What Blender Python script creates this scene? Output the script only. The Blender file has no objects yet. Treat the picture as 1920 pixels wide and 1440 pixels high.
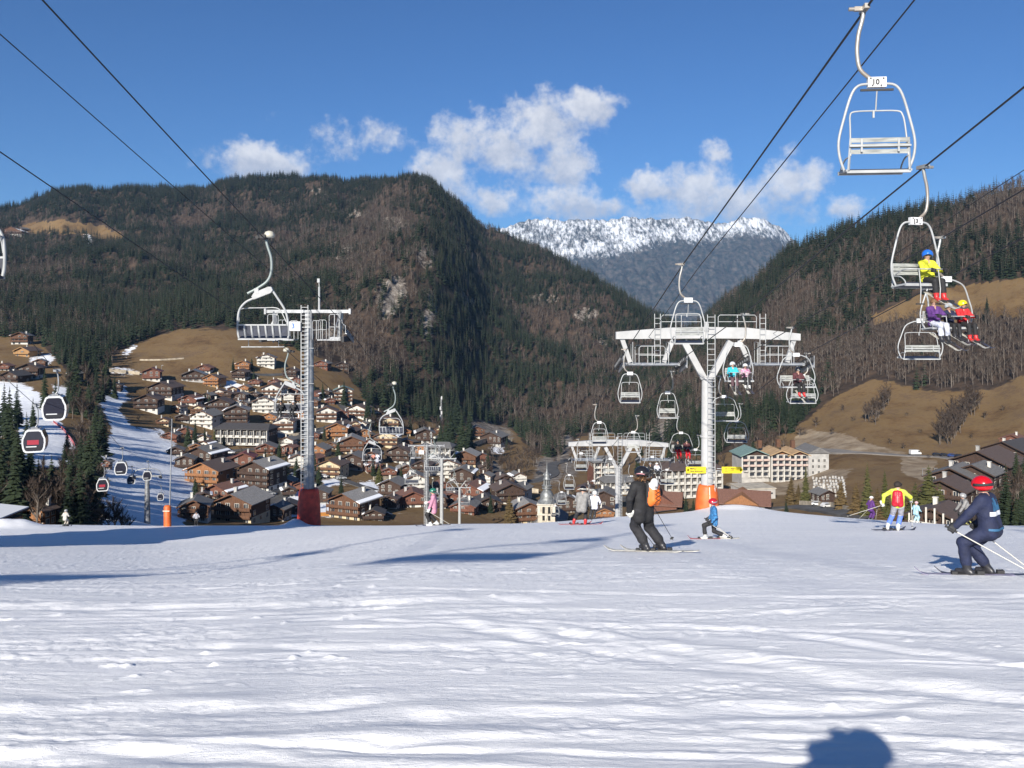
import bpy, bmesh, math, random
import numpy as np
from mathutils import Vector, Matrix, Euler

# ------------------------------------------------------------------ camera, sky, sun, exposure
scene = bpy.context.scene
col = scene.collection
F = 1663.0                       # focal length in photograph pixels (1920 wide)
U0, V0 = 960.0, 600.0            # straight ahead, eye level
cd = bpy.data.cameras.new('camera')
cd.sensor_width = 36.0
cd.lens = 36.0 * F / 1920.0
cd.shift_y = -(720.0 - V0) / 1920.0
cd.clip_start = 0.2
cd.clip_end = 60000.0
cam = bpy.data.objects.new('camera', cd)
col.objects.link(cam)
cam.location = (0, 0, 0)
cam.rotation_euler = (math.radians(90), 0, 0)
scene.camera = cam

SUN_EL = math.radians(24.7)
SUN_AZ = math.radians(199.5)     # clockwise from straight ahead: behind the camera, to its left
world = bpy.data.worlds.new('World')
scene.world = world
world.use_nodes = True
SKY_STRENGTH = 0.07
SUN_STRENGTH = 5.0
scene.view_settings.view_transform = 'Standard'
scene.view_settings.look = 'None'
scene.view_settings.gamma = 1
scene.view_settings.use_curve_mapping = False
scene.view_settings.exposure = 0.76

sd = bpy.data.lights.new('sun', 'SUN')
sd.energy = SUN_STRENGTH
sd.angle = math.radians(0.5)
sd.color = (1.0, 0.945, 0.86)
sun = bpy.data.objects.new('sun', sd)
col.objects.link(sun)
sdir = Vector((math.sin(SUN_AZ) * math.cos(SUN_EL), math.cos(SUN_AZ) * math.cos(SUN_EL), math.sin(SUN_EL)))
sun.rotation_euler = sdir.to_track_quat('Z', 'Y').to_euler()

try:
    scene.cycles.use_denoising = True
    scene.cycles.use_adaptive_sampling = True
    scene.cycles.adaptive_threshold = 0.012
    scene.cycles.max_bounces = 6
    scene.cycles.diffuse_bounces = 3
    scene.cycles.transparent_max_bounces = 8
    scene.cycles.volume_bounces = 0
    world.cycles.sampling_method = 'MANUAL'
    world.cycles.sample_map_resolution = 512
except Exception as e:
    print('cycles setting', e)


def build_world():
    nt = world.node_tree
    nt.nodes.clear()
    N, L = nt.nodes, nt.links
    out = N.new('ShaderNodeOutputWorld')
    bg = N.new('ShaderNodeBackground')
    bg.inputs['Strength'].default_value = SKY_STRENGTH
    L.new(bg.outputs[0], out.inputs[0])
    sky = N.new('ShaderNodeTexSky')
    sky.sky_type = 'NISHITA'
    sky.sun_disc = False
    sky.sun_elevation = SUN_EL
    sky.sun_rotation = SUN_AZ
    sky.altitude = 1300
    sky.air_density = 1.0
    sky.dust_density = 0.35
    sky.ozone_density = 1.6

    def m(op, a, b=None, c=None, clamp=False):
        n = N.new('ShaderNodeMath')
        n.operation = op
        n.use_clamp = clamp
        for i, v in enumerate((a, b, c)):
            if v is None:
                continue
            if isinstance(v, (int, float)):
                n.inputs[i].default_value = v
            else:
                L.new(v, n.inputs[i])
        return n.outputs[0]
    tc = N.new('ShaderNodeTexCoord')
    sep = N.new('ShaderNodeSeparateXYZ')
    L.new(tc.outputs['Generated'], sep.inputs[0])
    X, Y, Z = sep.outputs
    az = m('ARCTAN2', X, Y)
    el = m('ARCSINE', Z)
    # domain warp
    comb = N.new('ShaderNodeCombineXYZ')
    L.new(az, comb.inputs[0]); L.new(el, comb.inputs[1])

    def noise(scale, detail, rough, off=(0, 0, 0), lac=2.1):
        mp = N.new('ShaderNodeVectorMath')
        mp.operation = 'ADD'
        mp.inputs[1].default_value = off
        L.new(comb.outputs[0], mp.inputs[0])
        n = N.new('ShaderNodeTexNoise')
        n.inputs['Scale'].default_value = scale
        n.inputs['Detail'].default_value = detail
        n.inputs['Roughness'].default_value = rough
        n.inputs['Lacunarity'].default_value = lac
        L.new(mp.outputs[0], n.inputs['Vector'])
        return n.outputs['Fac']
    wx = m('MULTIPLY', m('SUBTRACT', noise(38, 3, .55), .5), .035)
    wy = m('MULTIPLY', m('SUBTRACT', noise(38, 3, .55, (3, 7, 1)), .5), .028)
    azw = m('ADD', az, wx)
    elw = m('ADD', el, wy)
    # cumulus banks: photograph position and half size, in degrees about the viewer
    blobs = [(1030, 235, 88, 62, 1.0), (1095, 205, 55, 38, 1.0), (958, 285, 75, 52, .95), (875, 258, 72, 52, .85), (828, 318, 62, 40, .95),
             (1062, 305, 62, 42, .9), (1000, 330, 110, 26, .5), (850, 360, 50, 32, .8),
             (930, 378, 48, 32, .95), (1050, 385, 100, 34, .95), (1095, 372, 48, 28, .85), (1120, 392, 50, 24, .9),
             (1222, 350, 52, 30, 1.0), (1300, 352, 84, 46, 1.0), (1340, 284, 30, 26, .85), (1385, 372, 72, 42, .9), (1485, 335, 66, 50, .95),
             (1440, 395, 90, 34, .7), (1500, 380, 36, 46, .5), (1590, 386, 52, 24, .95), (1330, 400, 160, 26, .7),
             (485, 305, 96, 38, 1.0), (540, 315, 56, 26, .9), (440, 290, 60, 30, .5), (675, 258, 82, 36, .6), (640, 285, 60, 24, .45), (1190, 395, 70, 24, .6),
             (520, 215, 30, 10, .2), (770, 268, 26, 12, .3), (1145, 190, 34, 16, .45),
             (-260, 330, 120, 46, .9), (-520, 250, 150, 60, .8), (2250, 330, 150, 50, .9), (2550, 220, 170, 70, .8)]
    dens = None
    low = None
    for (u, v, ru, rv, w) in blobs:
        a0 = math.atan((u - U0) / F)
        e0 = math.atan((V0 - v) / F * math.cos(a0))
        ra = ru / F * math.cos(a0)
        re = rv / F * math.cos(a0)
        dx = m('MULTIPLY', m('SUBTRACT', azw, a0), 1 / ra)
        dy = m('MULTIPLY', m('SUBTRACT', elw, e0), 1 / re)
        d2 = m('ADD', m('MULTIPLY', dx, dx), m('MULTIPLY', dy, dy))
        q = m('MULTIPLY', m('SUBTRACT', 1.75, d2), w)
        # how low in its own puff a point lies: the shaded underside of the cloud
        lw = m('MULTIPLY', m('MAXIMUM', q, 0.0), m('SUBTRACT', .35, dy))
        dens = q if dens is None else m('SMOOTH_MAX', dens, q, .5)
        low = lw if low is None else m('ADD', low, lw)
    n1 = m('MULTIPLY', m('SUBTRACT', noise(26, 9, .6, (1.3, .2, 4)), .5), 2.7)
    n2 = m('MULTIPLY', m('SUBTRACT', noise(90, 6, .6, (2.3, 5.2, 4)), .5), 1.5)
    d = m('ADD', m('ADD', dens, n1), n2)
    d = m('SUBTRACT', d, .5)
    alpha = N.new('ShaderNodeMapRange')
    alpha.interpolation_type = 'SMOOTHSTEP'
    alpha.inputs['From Min'].default_value = -.15
    alpha.inputs['From Max'].default_value = 1.25
    alpha.inputs['To Max'].default_value = .86
    L.new(d, alpha.inputs['Value'])
    shade = m('ADD', m('MULTIPLY', low, .42), m('MULTIPLY', m('SUBTRACT', noise(48, 7, .6, (.7, 2.2, 9)), .52), 2.2))
    shade_c = N.new('ShaderNodeMapRange')
    shade_c.inputs['From Min'].default_value = -.25
    shade_c.inputs['From Max'].default_value = .75
    L.new(shade, shade_c.inputs['Value'])
    cc = N.new('ShaderNodeMix')
    cc.data_type = 'RGBA'
    k = 1 / SKY_STRENGTH
    k *= .84
    cc.inputs['A'].default_value = (.65 * k, .645 * k, .65 * k, 1)
    cc.inputs['B'].default_value = (.40 * k, .42 * k, .48 * k, 1)
    L.new(shade_c.outputs[0], cc.inputs['Factor'])
    # the sky of the photograph is a little deeper and cooler than the sky model
    tint = N.new('ShaderNodeMix')
    tint.data_type = 'RGBA'
    tint.blend_type = 'MULTIPLY'
    tint.inputs['Factor'].default_value = 1
    tint.inputs['B'].default_value = SKY_TINT
    L.new(sky.outputs[0], tint.inputs['A'])
    mx = N.new('ShaderNodeMix')
    mx.data_type = 'RGBA'
    L.new(alpha.outputs[0], mx.inputs['Factor'])
    L.new(tint.outputs['Result'], mx.inputs['A'])
    L.new(cc.outputs['Result'], mx.inputs['B'])
    L.new(mx.outputs['Result'], bg.inputs['Color'])


SKY_TINT = (.28, .50, .80, 1)
build_world()

rng = np.random.default_rng(7)
random.seed(7)

# ------------------------------------------------------------------ helpers


def tag(o, label=None, cat=None, group=None, kind=None):
    if label: o['label'] = label
    if cat: o['category'] = cat
    if group: o['group'] = group
    if kind: o['kind'] = kind
    return o


def empty(name, loc, rz=0.0, label=None, cat=None, group=None):
    o = bpy.data.objects.new(name, None)
    o.empty_display_size = .2
    col.objects.link(o)
    o.location = loc
    o.rotation_euler = (0, 0, rz)
    return tag(o, label, cat, group)


def link(name, me, parent=None, loc=None, rz=None):
    o = bpy.data.objects.new(name, me)
    col.objects.link(o)
    if parent is not None: o.parent = parent
    if loc is not None: o.location = loc
    if rz is not None: o.rotation_euler = (0, 0, rz)
    return o


class MB:
    """collects boxes, bars, tubes; build() makes one mesh object"""

    def __init__(s):
        s.v, s.f, s.m, s.sm = [], [], [], []

    def add(s, verts, faces, mi=0, smooth=False):
        o = len(s.v)
        s.v.extend([tuple(p) for p in verts])
        for f in faces:
            s.f.append(tuple(i + o for i in f)); s.m.append(mi); s.sm.append(smooth)
        return s

    def box(s, c, d, rot=None, mi=0):
        hx, hy, hz = d[0] / 2, d[1] / 2, d[2] / 2
        vs = [Vector((x, y, z)) for z in (-hz, hz) for y in (-hy, hy) for x in (-hx, hx)]
        if rot is not None: vs = [rot @ p for p in vs]
        c = Vector(c)
        return s.add([p + c for p in vs], [(0, 2, 3, 1), (4, 5, 7, 6), (0, 1, 5, 4), (2, 6, 7, 3), (0, 4, 6, 2), (1, 3, 7, 5)], mi)

    def tube(s, pts, r, n=8, mi=0, caps=True, smooth=True, r2=None):
        pts = [Vector(p) for p in pts]
        k = len(pts)
        rings = []
        up = None
        for i, p in enumerate(pts):
            t = (pts[min(i + 1, k - 1)] - pts[max(i - 1, 0)]).normalized()
            if up is None:
                a = Vector((0, 0, 1)) if abs(t.z) < .9 else Vector((1, 0, 0))
                up = (a - t * a.dot(t)).normalized()
            else:
                up = (up - t * up.dot(t)).normalized()
            b = t.cross(up)
            rr = r if r2 is None else r + (r2 - r) * i / max(k - 1, 1)
            if isinstance(rr, (list, tuple)): rr = rr[i]
            rings.append([p + (up * math.cos(q) + b * math.sin(q)) * rr for q in [2 * math.pi * j / n for j in range(n)]])
        vs = [q for R in rings for q in R]
        fs = []
        for i in range(k - 1):
            for j in range(n):
                a, b2 = i * n + j, i * n + (j + 1) % n
                fs.append((a, b2, b2 + n, a + n))
        s.add(vs, fs, mi, smooth)
        if caps:
            s.add(rings[0], [tuple(reversed(range(n)))], mi)
            s.add(rings[-1], [tuple(range(n))], mi)
        return s

    def bar(s, a, b, w, h=None, mi=0):
        a, b = Vector(a), Vector(b)
        h = w if h is None else h
        t = b - a
        q = t.to_track_quat('Z', 'Y').to_matrix()
        return s.box((a + b) / 2, (w, h, t.length), q, mi)

    def lathe(s, prof, n=16, c=(0, 0, 0), mi=0, smooth=True, caps=True):
        vs = [(c[0] + r * math.cos(2 * math.pi * j / n), c[1] + r * math.sin(2 * math.pi * j / n), c[2] + z) for (r, z) in prof for j in range(n)]
        fs = []
        for i in range(len(prof) - 1):
            for j in range(n):
                a, b = i * n + j, i * n + (j + 1) % n
                fs.append((a, b, b + n, a + n))
        s.add(vs, fs, mi, smooth)
        if caps:
            s.add(vs[:n], [tuple(reversed(range(n)))], mi)
            s.add(vs[-n:], [tuple(range(n))], mi)
        return s

    def prism(s, poly, y0, y1, mi=0):
        """polygon in x-z extruded along y"""
        n = len(poly)
        vs = [(x, y0, z) for x, z in poly] + [(x, y1, z) for x, z in poly]
        fs = [tuple(range(n)), tuple(reversed(range(n, 2 * n)))]
        for i in range(n):
            j = (i + 1) % n
            fs.append((i, i + n, j + n, j))
        return s.add(vs, fs, mi)

    def mesh(s, name, mats):
        me = bpy.data.meshes.new(name)
        me.from_pydata(s.v, [], s.f)
        for mt in (mats if isinstance(mats, (list, tuple)) else [mats]): me.materials.append(mt)
        me.polygons.foreach_set('material_index', s.m)
        me.polygons.foreach_set('use_smooth', s.sm)
        me.update()
        return me

    def build(s, name, mats, parent=None, loc=None, rz=None):
        return link(name, s.mesh(name, mats), parent, loc, rz)


def grid_mesh(name, P, mats, smooth=True):
    """P: (rows, cols, 3) array"""
    r, c = P.shape[:2]
    me = bpy.data.meshes.new(name)
    me.vertices.add(r * c)
    me.vertices.foreach_set('co', P.reshape(-1).astype(np.float32))
    idx = np.arange(r * c).reshape(r, c)
    q = np.stack([idx[:-1, :-1], idx[:-1, 1:], idx[1:, 1:], idx[1:, :-1]], -1).reshape(-1, 4)
    add_quads(me, q, smooth)
    for mt in mats: me.materials.append(mt)
    return me


def add_quads(me, q, smooth=True):
    n = len(q)
    me.loops.add(n * 4)
    me.loops.foreach_set('vertex_index', q.reshape(-1).astype(np.int32))
    me.polygons.add(n)
    me.polygons.foreach_set('loop_start', np.arange(0, n * 4, 4, dtype=np.int32))
    me.polygons.foreach_set('use_smooth', np.full(n, smooth))
    me.update(calc_edges=True)


def add_attr(me, name, arr):
    a = me.attributes.new(name, 'FLOAT', 'POINT')
    a.data.foreach_set('value', np.ascontiguousarray(arr, dtype=np.float32).reshape(-1))


# ------------------------------------------------------------------ noise
def vhash(xi, yi, seed):
    h = (xi.astype(np.uint32) * np.uint32(374761393) + yi.astype(np.uint32) * np.uint32(668265263) + np.uint32((seed * 974711) & 0xffffffff))
    h = (h ^ (h >> np.uint32(13))) * np.uint32(1274126177)
    h = h ^ (h >> np.uint32(16))
    return h


def gnoise(x, y, seed=0):
    x0, y0 = np.floor(x), np.floor(y)
    fx, fy = x - x0, y - y0
    xi, yi = x0.astype(np.int64), y0.astype(np.int64)
    sx = fx * fx * fx * (fx * (fx * 6 - 15) + 10)
    sy = fy * fy * fy * (fy * (fy * 6 - 15) + 10)

    def g(dx, dy):
        a = vhash(xi + dx, yi + dy, seed).astype(np.float64) * (2 * np.pi / 4294967296.0)
        return np.cos(a) * (fx - dx) + np.sin(a) * (fy - dy)
    a = g(0, 0); b = g(1, 0); c = g(0, 1); d = g(1, 1)
    return ((a + (b - a) * sx) + ((c + (d - c) * sx) - (a + (b - a) * sx)) * sy) * 1.5


def fbm(x, y, oct=4, seed=0, lac=2.03, gain=.5):
    s = 0; a = 1
    for i in range(oct):
        s = s + a * gnoise(x, y, seed + i * 17)
        x = x * lac + 11.3; y = y * lac - 7.7; a *= gain
    return s


def pchip(xk, yk, x):
    xk = np.asarray(xk, float); yk = np.asarray(yk, float)
    h = np.diff(xk); dl = np.diff(yk) / h
    d = np.zeros_like(yk)
    for i in range(1, len(xk) - 1):
        if dl[i - 1] * dl[i] > 0:
            w1 = 2 * h[i] + h[i - 1]; w2 = h[i] + 2 * h[i - 1]
            d[i] = (w1 + w2) / (w1 / dl[i - 1] + w2 / dl[i])
    d[0] = dl[0]; d[-1] = dl[-1]
    i = np.clip(np.searchsorted(xk, x) - 1, 0, len(xk) - 2)
    t = (x - xk[i]) / h[i]
    t = np.clip(t, -.5, 1.5)
    h00 = 2 * t**3 - 3 * t**2 + 1; h10 = t**3 - 2 * t**2 + t; h01 = -2 * t**3 + 3 * t**2; h11 = t**3 - t**2
    return h00 * yk[i] + h10 * h[i] * d[i] + h01 * yk[i + 1] + h11 * h[i] * d[i + 1]


def sdpoly(px, py, poly):
    """signed distance to a polygon, positive inside"""
    px = np.asarray(px, float); py = np.asarray(py, float)
    d = np.full(px.shape, 1e18); ins = np.zeros(px.shape, bool)
    n = len(poly)
    for i in range(n):
        ax, ay = poly[i]; bx, by = poly[(i + 1) % n]
        ex, ey = bx - ax, by - ay
        wx, wy = px - ax, py - ay
        t = np.clip((wx * ex + wy * ey) / (ex * ex + ey * ey + 1e-9), 0, 1)
        d = np.minimum(d, (wx - ex * t)**2 + (wy - ey * t)**2)
        c = ((ay > py) != (by > py)) & (px < (bx - ax) * (py - ay) / (by - ay + 1e-12) + ax)
        ins ^= c
    d = np.sqrt(d)
    return np.where(ins, d, -d)


# ------------------------------------------------------------------ materials
MATS = {}


TONE = .86                        # the whole place is exposed for the snow: everything else a little darker


def mat(name, color, rough=.6, metal=0.0, var=0.0, scale=4.0, bump=0.0, bscale=20.0, spec=.5, two=None, stretch=(1, 1, 1)):
    """plain principled material, its colour broken up by object-space noise (second colour in `two`)"""
    if min(color) < .8: color = tuple(c * TONE for c in color)
    if two: two = tuple(c * TONE for c in two)
    if name in MATS: return MATS[name]
    m = bpy.data.materials.new(name)
    m.use_nodes = True
    nt = m.node_tree; N, L = nt.nodes, nt.links
    b = N['Principled BSDF']
    b.inputs['Base Color'].default_value = (*color, 1)
    b.inputs['Roughness'].default_value = rough
    b.inputs['Metallic'].default_value = metal
    b.inputs['Specular IOR Level'].default_value = spec
    if var or two or bump:
        tc = N.new('ShaderNodeTexCoord')
        mp = N.new('ShaderNodeMapping')
        mp.inputs['Scale'].default_value = stretch
        L.new(tc.outputs['Object'], mp.inputs['Vector'])
    if var or two:
        nz = N.new('ShaderNodeTexNoise')
        nz.inputs['Scale'].default_value = scale
        nz.inputs['Detail'].default_value = 5
        L.new(mp.outputs[0], nz.inputs['Vector'])
        rp = N.new('ShaderNodeValToRGB')
        c2 = two if two else tuple(max(0, c * (1 - var)) for c in color)
        c1 = color if two else tuple(min(1, c * (1 + var * .6)) for c in color)
        rp.color_ramp.elements[0].position = .35; rp.color_ramp.elements[0].color = (*c2, 1)
        rp.color_ramp.elements[1].position = .65; rp.color_ramp.elements[1].color = (*c1, 1)
        L.new(nz.outputs['Fac'], rp.inputs[0])
        L.new(rp.outputs[0], b.inputs['Base Color'])
    if bump:
        n2 = N.new('ShaderNodeTexNoise')
        n2.inputs['Scale'].default_value = bscale
        n2.inputs['Detail'].default_value = 3
        L.new(mp.outputs[0], n2.inputs['Vector'])
        bp = N.new('ShaderNodeBump')
        bp.inputs['Strength'].default_value = bump
        bp.inputs['Distance'].default_value = .05
        L.new(n2.outputs['Fac'], bp.inputs['Height'])
        L.new(bp.outputs[0], b.inputs['Normal'])
    MATS[name] = m
    return m
# ------------------------------------------------------------------ terrain: valley and mountains, one height function
def zpx(v, y): return -(v - V0) / F * y


COLS = {
    -420: [(60, 1700), (130, 1010), (200, 930), (300, 840), (450, 740), (700, 640), (1100, 540), (1700, 440), (2100, 400)],
    0: [(60, 1700), (120, 1050), (170, 965), (260, 860), (350, 785), (450, 712), (600, 650), (900, 545), (1400, 455), (1900, 396)],
    100: [(60, 1700), (120, 1060), (180, 970), (270, 870), (360, 790), (460, 712), (600, 655), (900, 550), (1400, 440), (1950, 364)],
    250: [(60, 1700), (130, 1060), (200, 985), (300, 895), (420, 795), (540, 705), (660, 640), (950, 550), (1400, 450), (2000, 358)],
    400: [(60, 1700), (150, 1100), (230, 1000), (320, 925), (430, 830), (540, 730), (660, 632), (950, 545), (1400, 450), (2000, 352)],
    480: [(60, 1700), (150, 1100), (230, 1005), (320, 935), (430, 840), (550, 735), (680, 632), (950, 545), (1400, 445), (2000, 338)],
    650: [(60, 1700), (150, 1100), (250, 1005), (330, 940), (440, 850), (560, 765), (700, 680), (950, 560), (1350, 450), (1900, 343)],
    760: [(60, 1700), (150, 1100), (260, 1005), (340, 940), (450, 865), (570, 800), (700, 745), (900, 600), (1250, 470), (1800, 338)],
    830: [(60, 1700), (150, 1100), (260, 1005), (340, 945), (460, 880), (580, 820), (720, 760), (900, 620), (1200, 480), (1700, 366)],
    950: [(60, 1700), (150, 1100), (280, 1005), (360, 950), (480, 892), (620, 850), (780, 800), (1000, 660), (1300, 535), (1650, 443)],
    1050: [(60, 1700), (150, 1100), (290, 1000), (380, 945), (500, 888), (640, 850), (800, 800), (1000, 690), (1300, 570), (1550, 492)],
    1150: [(60, 1700), (150, 1100), (290, 1000), (380, 945), (480, 900), (600, 860), (760, 800), (950, 715), (1200, 620), (1420, 553)],
    1250: [(60, 1700), (150, 1100), (280, 1000), (370, 940), (470, 890), (580, 840), (720, 780), (900, 700), (1150, 640), (1350, 615)],
    1310: [(60, 1700), (150, 1100), (270, 1000), (360, 940), (460, 885), (560, 830), (680, 760), (850, 670), (1080, 600), (1250, 590)],
    1400: [(60, 1700), (150, 1100), (260, 1000), (350, 935), (440, 885), (530, 835), (640, 760), (800, 650), (980, 565), (1120, 528)],
    1480: [(60, 1700), (150, 1100), (250, 1000), (340, 935), (430, 885), (510, 840), (620, 760), (760, 640), (920, 530), (1080, 470)],
    1600: [(60, 1700), (150, 1090), (240, 985), (340, 910), (420, 858), (440, 850), (560, 765), (720, 620), (850, 510), (1020, 424)],
    1700: [(60, 1700), (140, 1080), (220, 990), (320, 910), (410, 860), (428, 852), (540, 760), (680, 620), (820, 490), (980, 398)],
    1850: [(60, 1700), (130, 1060), (180, 985), (270, 910), (390, 868), (410, 856), (500, 770), (620, 630), (760, 480), (920, 362)],
    1930: [(60, 1700), (120, 1060), (160, 985), (250, 900), (370, 865), (400, 850), (480, 760), (600, 620), (740, 470), (900, 338)],
    2360: [(60, 1700), (110, 1050), (150, 985), (240, 890), (350, 840), (380, 820), (450, 740), (560, 600), (700, 430), (860, 240)],
}
T_GRID = np.arange(-.84, .8401, .003)
LY = np.arange(math.log(60), math.log(3000), .0095)
Y_GRID = np.exp(LY)


def build_height():
    us = sorted(COLS)
    Zc = []
    for u in us:
        pts = COLS[u]
        ys = [p[0] for p in pts]
        zs = [zpx(p[1], p[0]) for p in pts]
        zs[0] = -46
        yl, zl = ys[-1], zs[-1]
        ys += [yl * 1.08, yl * 1.35, 3400]
        zs += [zl - .01 * yl, zl - .12 * yl, zl - .3 * yl]
        Zc.append(pchip(np.log(ys), zs, LY))
    Zc = np.array(Zc)                               # columns x rows
    ug = U0 + F * T_GRID
    Z = np.empty((len(Y_GRID), len(T_GRID)))
    for j in range(len(Y_GRID)):
        Z[j] = pchip(us, Zc[:, j], ug)
    return Z


ZB = build_height()                                 # smooth base
TT, YY = np.meshgrid(T_GRID, Y_GRID)
XX = TT * YY
UU = U0 + F * TT
VB = V0 - F * ZB / YY                               # photograph row of the smooth base
# region of the forested mountains: everything above this line
FL_U = [-700, -100, 0, 70, 130, 190, 215, 260, 350, 440, 520, 590, 640, 690, 740, 800, 860, 900, 960, 1000, 1050, 1080, 1150, 1230, 1330, 1400, 1480, 1530, 1580, 1640, 1760, 1860, 1930, 2500]
FL_V = [560, 600, 628, 640, 700, 690, 664, 640, 616, 617, 640, 668, 690, 752, 790, 792, 800, 792, 805, 850, 868, 820, 815, 838, 862, 836, 812, 770, 735, 710, 735, 730, 700, 660]


def forest_line(u): return np.interp(u, FL_U, FL_V)


FD = forest_line(UU) - VB                           # >0 inside the mountains
fmask = np.clip(FD / 60, 0, 1)
far_w = np.clip((YY - 500) / 700, 0, 1)
rel = fbm(XX / 260, YY / 260, 5, 3) * 16 * fmask * far_w
rel += (np.abs(fbm(XX / 150 + .3 * fbm(XX / 300, YY / 300, 2, 9), YY / 210, 4, 21)) - .3) * -26 * fmask * far_w
rel += fbm(XX / 60, YY / 60, 3, 31) * 4.0 * fmask
rel += fbm(XX / 40, YY / 40, 3, 41) * .8
# the rocky spur that comes down the left mountain and its steep shaded side
spur_t = (np.interp(VB, [330, 420, 520, 620, 700], [765, 815, 825, 800, 790]) - U0) / F
dxs = (TT - spur_t) * YY
sp = np.where(dxs < 0, np.exp(-(dxs / 150)**2), np.exp(-(dxs / 45)**2)) * np.clip((FD - 20) / 100, 0, 1) * np.clip((VB - 345) / 60, 0, 1) * (UU < 1150)
rel += sp * 46
rock_sd = sdpoly(UU, VB, [(690, 590), (715, 520), (770, 500), (815, 520), (812, 600), (790, 650), (740, 640), (700, 640)])
rel += np.clip(rock_sd / 30 + .6, 0, 1) * (np.abs(fbm(XX / 30, YY / 40, 4, 77)) * 20)
edge = np.clip((YY - 100) / 60, 0, 1)
ZG = ZB + rel * edge
# the ridge line as it stands against the sky
SK_U = [-420, 0, 40, 70, 110, 150, 200, 270, 330, 380, 410, 440, 480, 520, 600, 660, 700, 770, 800, 815, 840, 870, 900, 940, 1000, 1050, 1100, 1150, 1200, 1250, 1290, 1320, 1345, 1400, 1440, 1480, 1540, 1600, 1660, 1720, 1800, 1860, 1920, 2360]
SK_V = [400, 392, 384, 372, 358, 354, 356, 355, 354, 356, 345, 336, 332, 332, 336, 342, 338, 334, 338, 346, 366, 392, 420, 436, 464, 488, 516, 548, 578, 606, 622, 600, 578, 545, 510, 474, 452, 430, 414, 400, 388, 366, 346, 250]
_t = np.interp(UU[0], SK_U, SK_V) + 4 * fbm(UU[0] / 18, UU[0] * 0 + .5, 3, 15)
for _ in range(3):
    _V = np.where(YY > 700, V0 - F * ZG / YY, 9e9)
    _k = _V.argmin(0)
    _d = (_V[_k, np.arange(len(_k))] - _t) / F
    _d = np.convolve(np.pad(_d, 3, 'edge'), np.ones(7) / 7, 'valid')
    ZG = ZG + _d[None, :] * YY * np.clip((FD - 40) / 200, 0, 1)
VG = V0 - F * ZG / YY


def ground(x, y):
    """valley / mountain height at a point"""
    x = np.asarray(x, float); y = np.maximum(np.asarray(y, float), 61)
    ft = np.clip((x / y - T_GRID[0]) / .003, 0, len(T_GRID) - 1.001)
    fy = np.clip((np.log(y) - LY[0]) / .0095, 0, len(LY) - 1.001)
    i = ft.astype(int); j = fy.astype(int)
    a = ft - i; b = fy - j
    return (ZG[j, i] * (1 - a) + ZG[j, i + 1] * a) * (1 - b) + (ZG[j + 1, i] * (1 - a) + ZG[j + 1, i + 1] * a) * b


def at(u, v, ymin=110.0):
    """the point of the valley terrain that is seen at photograph position (u, v)"""
    t = (u - U0) / F
    ys = np.exp(np.arange(math.log(ymin), math.log(2900), .004))
    vz = V0 - F * ground(t * ys, ys) / ys
    k = np.argmax(vz <= v)
    if vz[k] > v: k = len(ys) - 1
    if k > 0:
        a, b = vz[k - 1], vz[k]
        w = (a - v) / (a - b + 1e-9)
        y = ys[k - 1] + (ys[k] - ys[k - 1]) * min(max(w, 0), 1)
    else:
        y = ys[0]
    return Vector((t * y, y, float(ground(t * y, y))))


# ------------------------------------------------------------------ what covers the ground (soil, dead grass, snow, rock, earth)
SNOW_PATCHES = [
    [(-60, 720), (30, 712), (70, 735), (100, 760), (118, 800), (142, 835), (135, 872), (60, 880), (38, 850), (30, 800), (-60, 860)],
    [(182, 752), (200, 738), (232, 722), (240, 735), (222, 770), (250, 800), (300, 806), (328, 830), (345, 880), (352, 930), (345, 1000), (185, 1000), (190, 950), (182, 880), (212, 800)],
    [(412, 712), (440, 716), (462, 725), (455, 742), (425, 735)], [(432, 758), (456, 762), (452, 778), (430, 772)],
    [(228, 664), (250, 646), (255, 650), (238, 668)], [(205, 690), (238, 692), (262, 699), (240, 702), (206, 698)],
    [(55, 668), (90, 664), (105, 672), (75, 694), (60, 690)], [(98, 722), (130, 725), (128, 745), (100, 745)],
    [(468, 935), (520, 918), (560, 900), (570, 935), (520, 955), (480, 960)], [(480, 955), (560, 940), (600, 955), (560, 968), (490, 972)],
    [(520, 895), (560, 885), (572, 905), (540, 912)], [(600, 900), (640, 894), (655, 905), (610, 915)], [(672, 905), (700, 900), (716, 925), (706, 935), (680, 925)],
    [(640, 935), (600, 945), (560, 950), (600, 970), (640, 965)],
    [(560, 812), (590, 804), (604, 812), (575, 820)], [(610, 878), (640, 872), (648, 880), (618, 888)], [(268, 755), (300, 757), (300, 770), (268, 766)],
    [(200, 748), (240, 744), (262, 748), (205, 753)], [(158, 440), (168, 440), (176, 455), (166, 462)], [(-40, 375), (6, 378), (10, 386), (-40, 388)],
    [(918, 838), (946, 835), (945, 848), (922, 850)], [(340, 860), (365, 905), (370, 950), (340, 960)],
]
EARTH = [[(1560, 850), (1480, 838), (1500, 805), (1580, 812), (1640, 835), (1700, 852)], [(1690, 858), (1760, 862), (1740, 905), (1690, 885)],
         [(1360, 905), (1400, 900), (1560, 880), (1600, 880), (1560, 925), (1380, 930)]]
ROCKS = [[(700, 560), (716, 525), (750, 515), (765, 540), (750, 585), (715, 600)], [(790, 600), (805, 540), (822, 560), (812, 630), (795, 640)],
         [(1062, 905), (1040, 860), (1048, 820), (1062, 790), (1076, 805), (1070, 850), (1085, 890)], [(1225, 840), (1215, 800), (1235, 770), (1262, 780), (1265, 830)],
         [(885, 815), (880, 790), (910, 788), (960, 805), (965, 825), (930, 815)],
         [(920, 905), (915, 870), (935, 862), (955, 900)], [(1000, 900), (1005, 860), (1030, 850), (1060, 890), (1045, 910)]]
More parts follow.
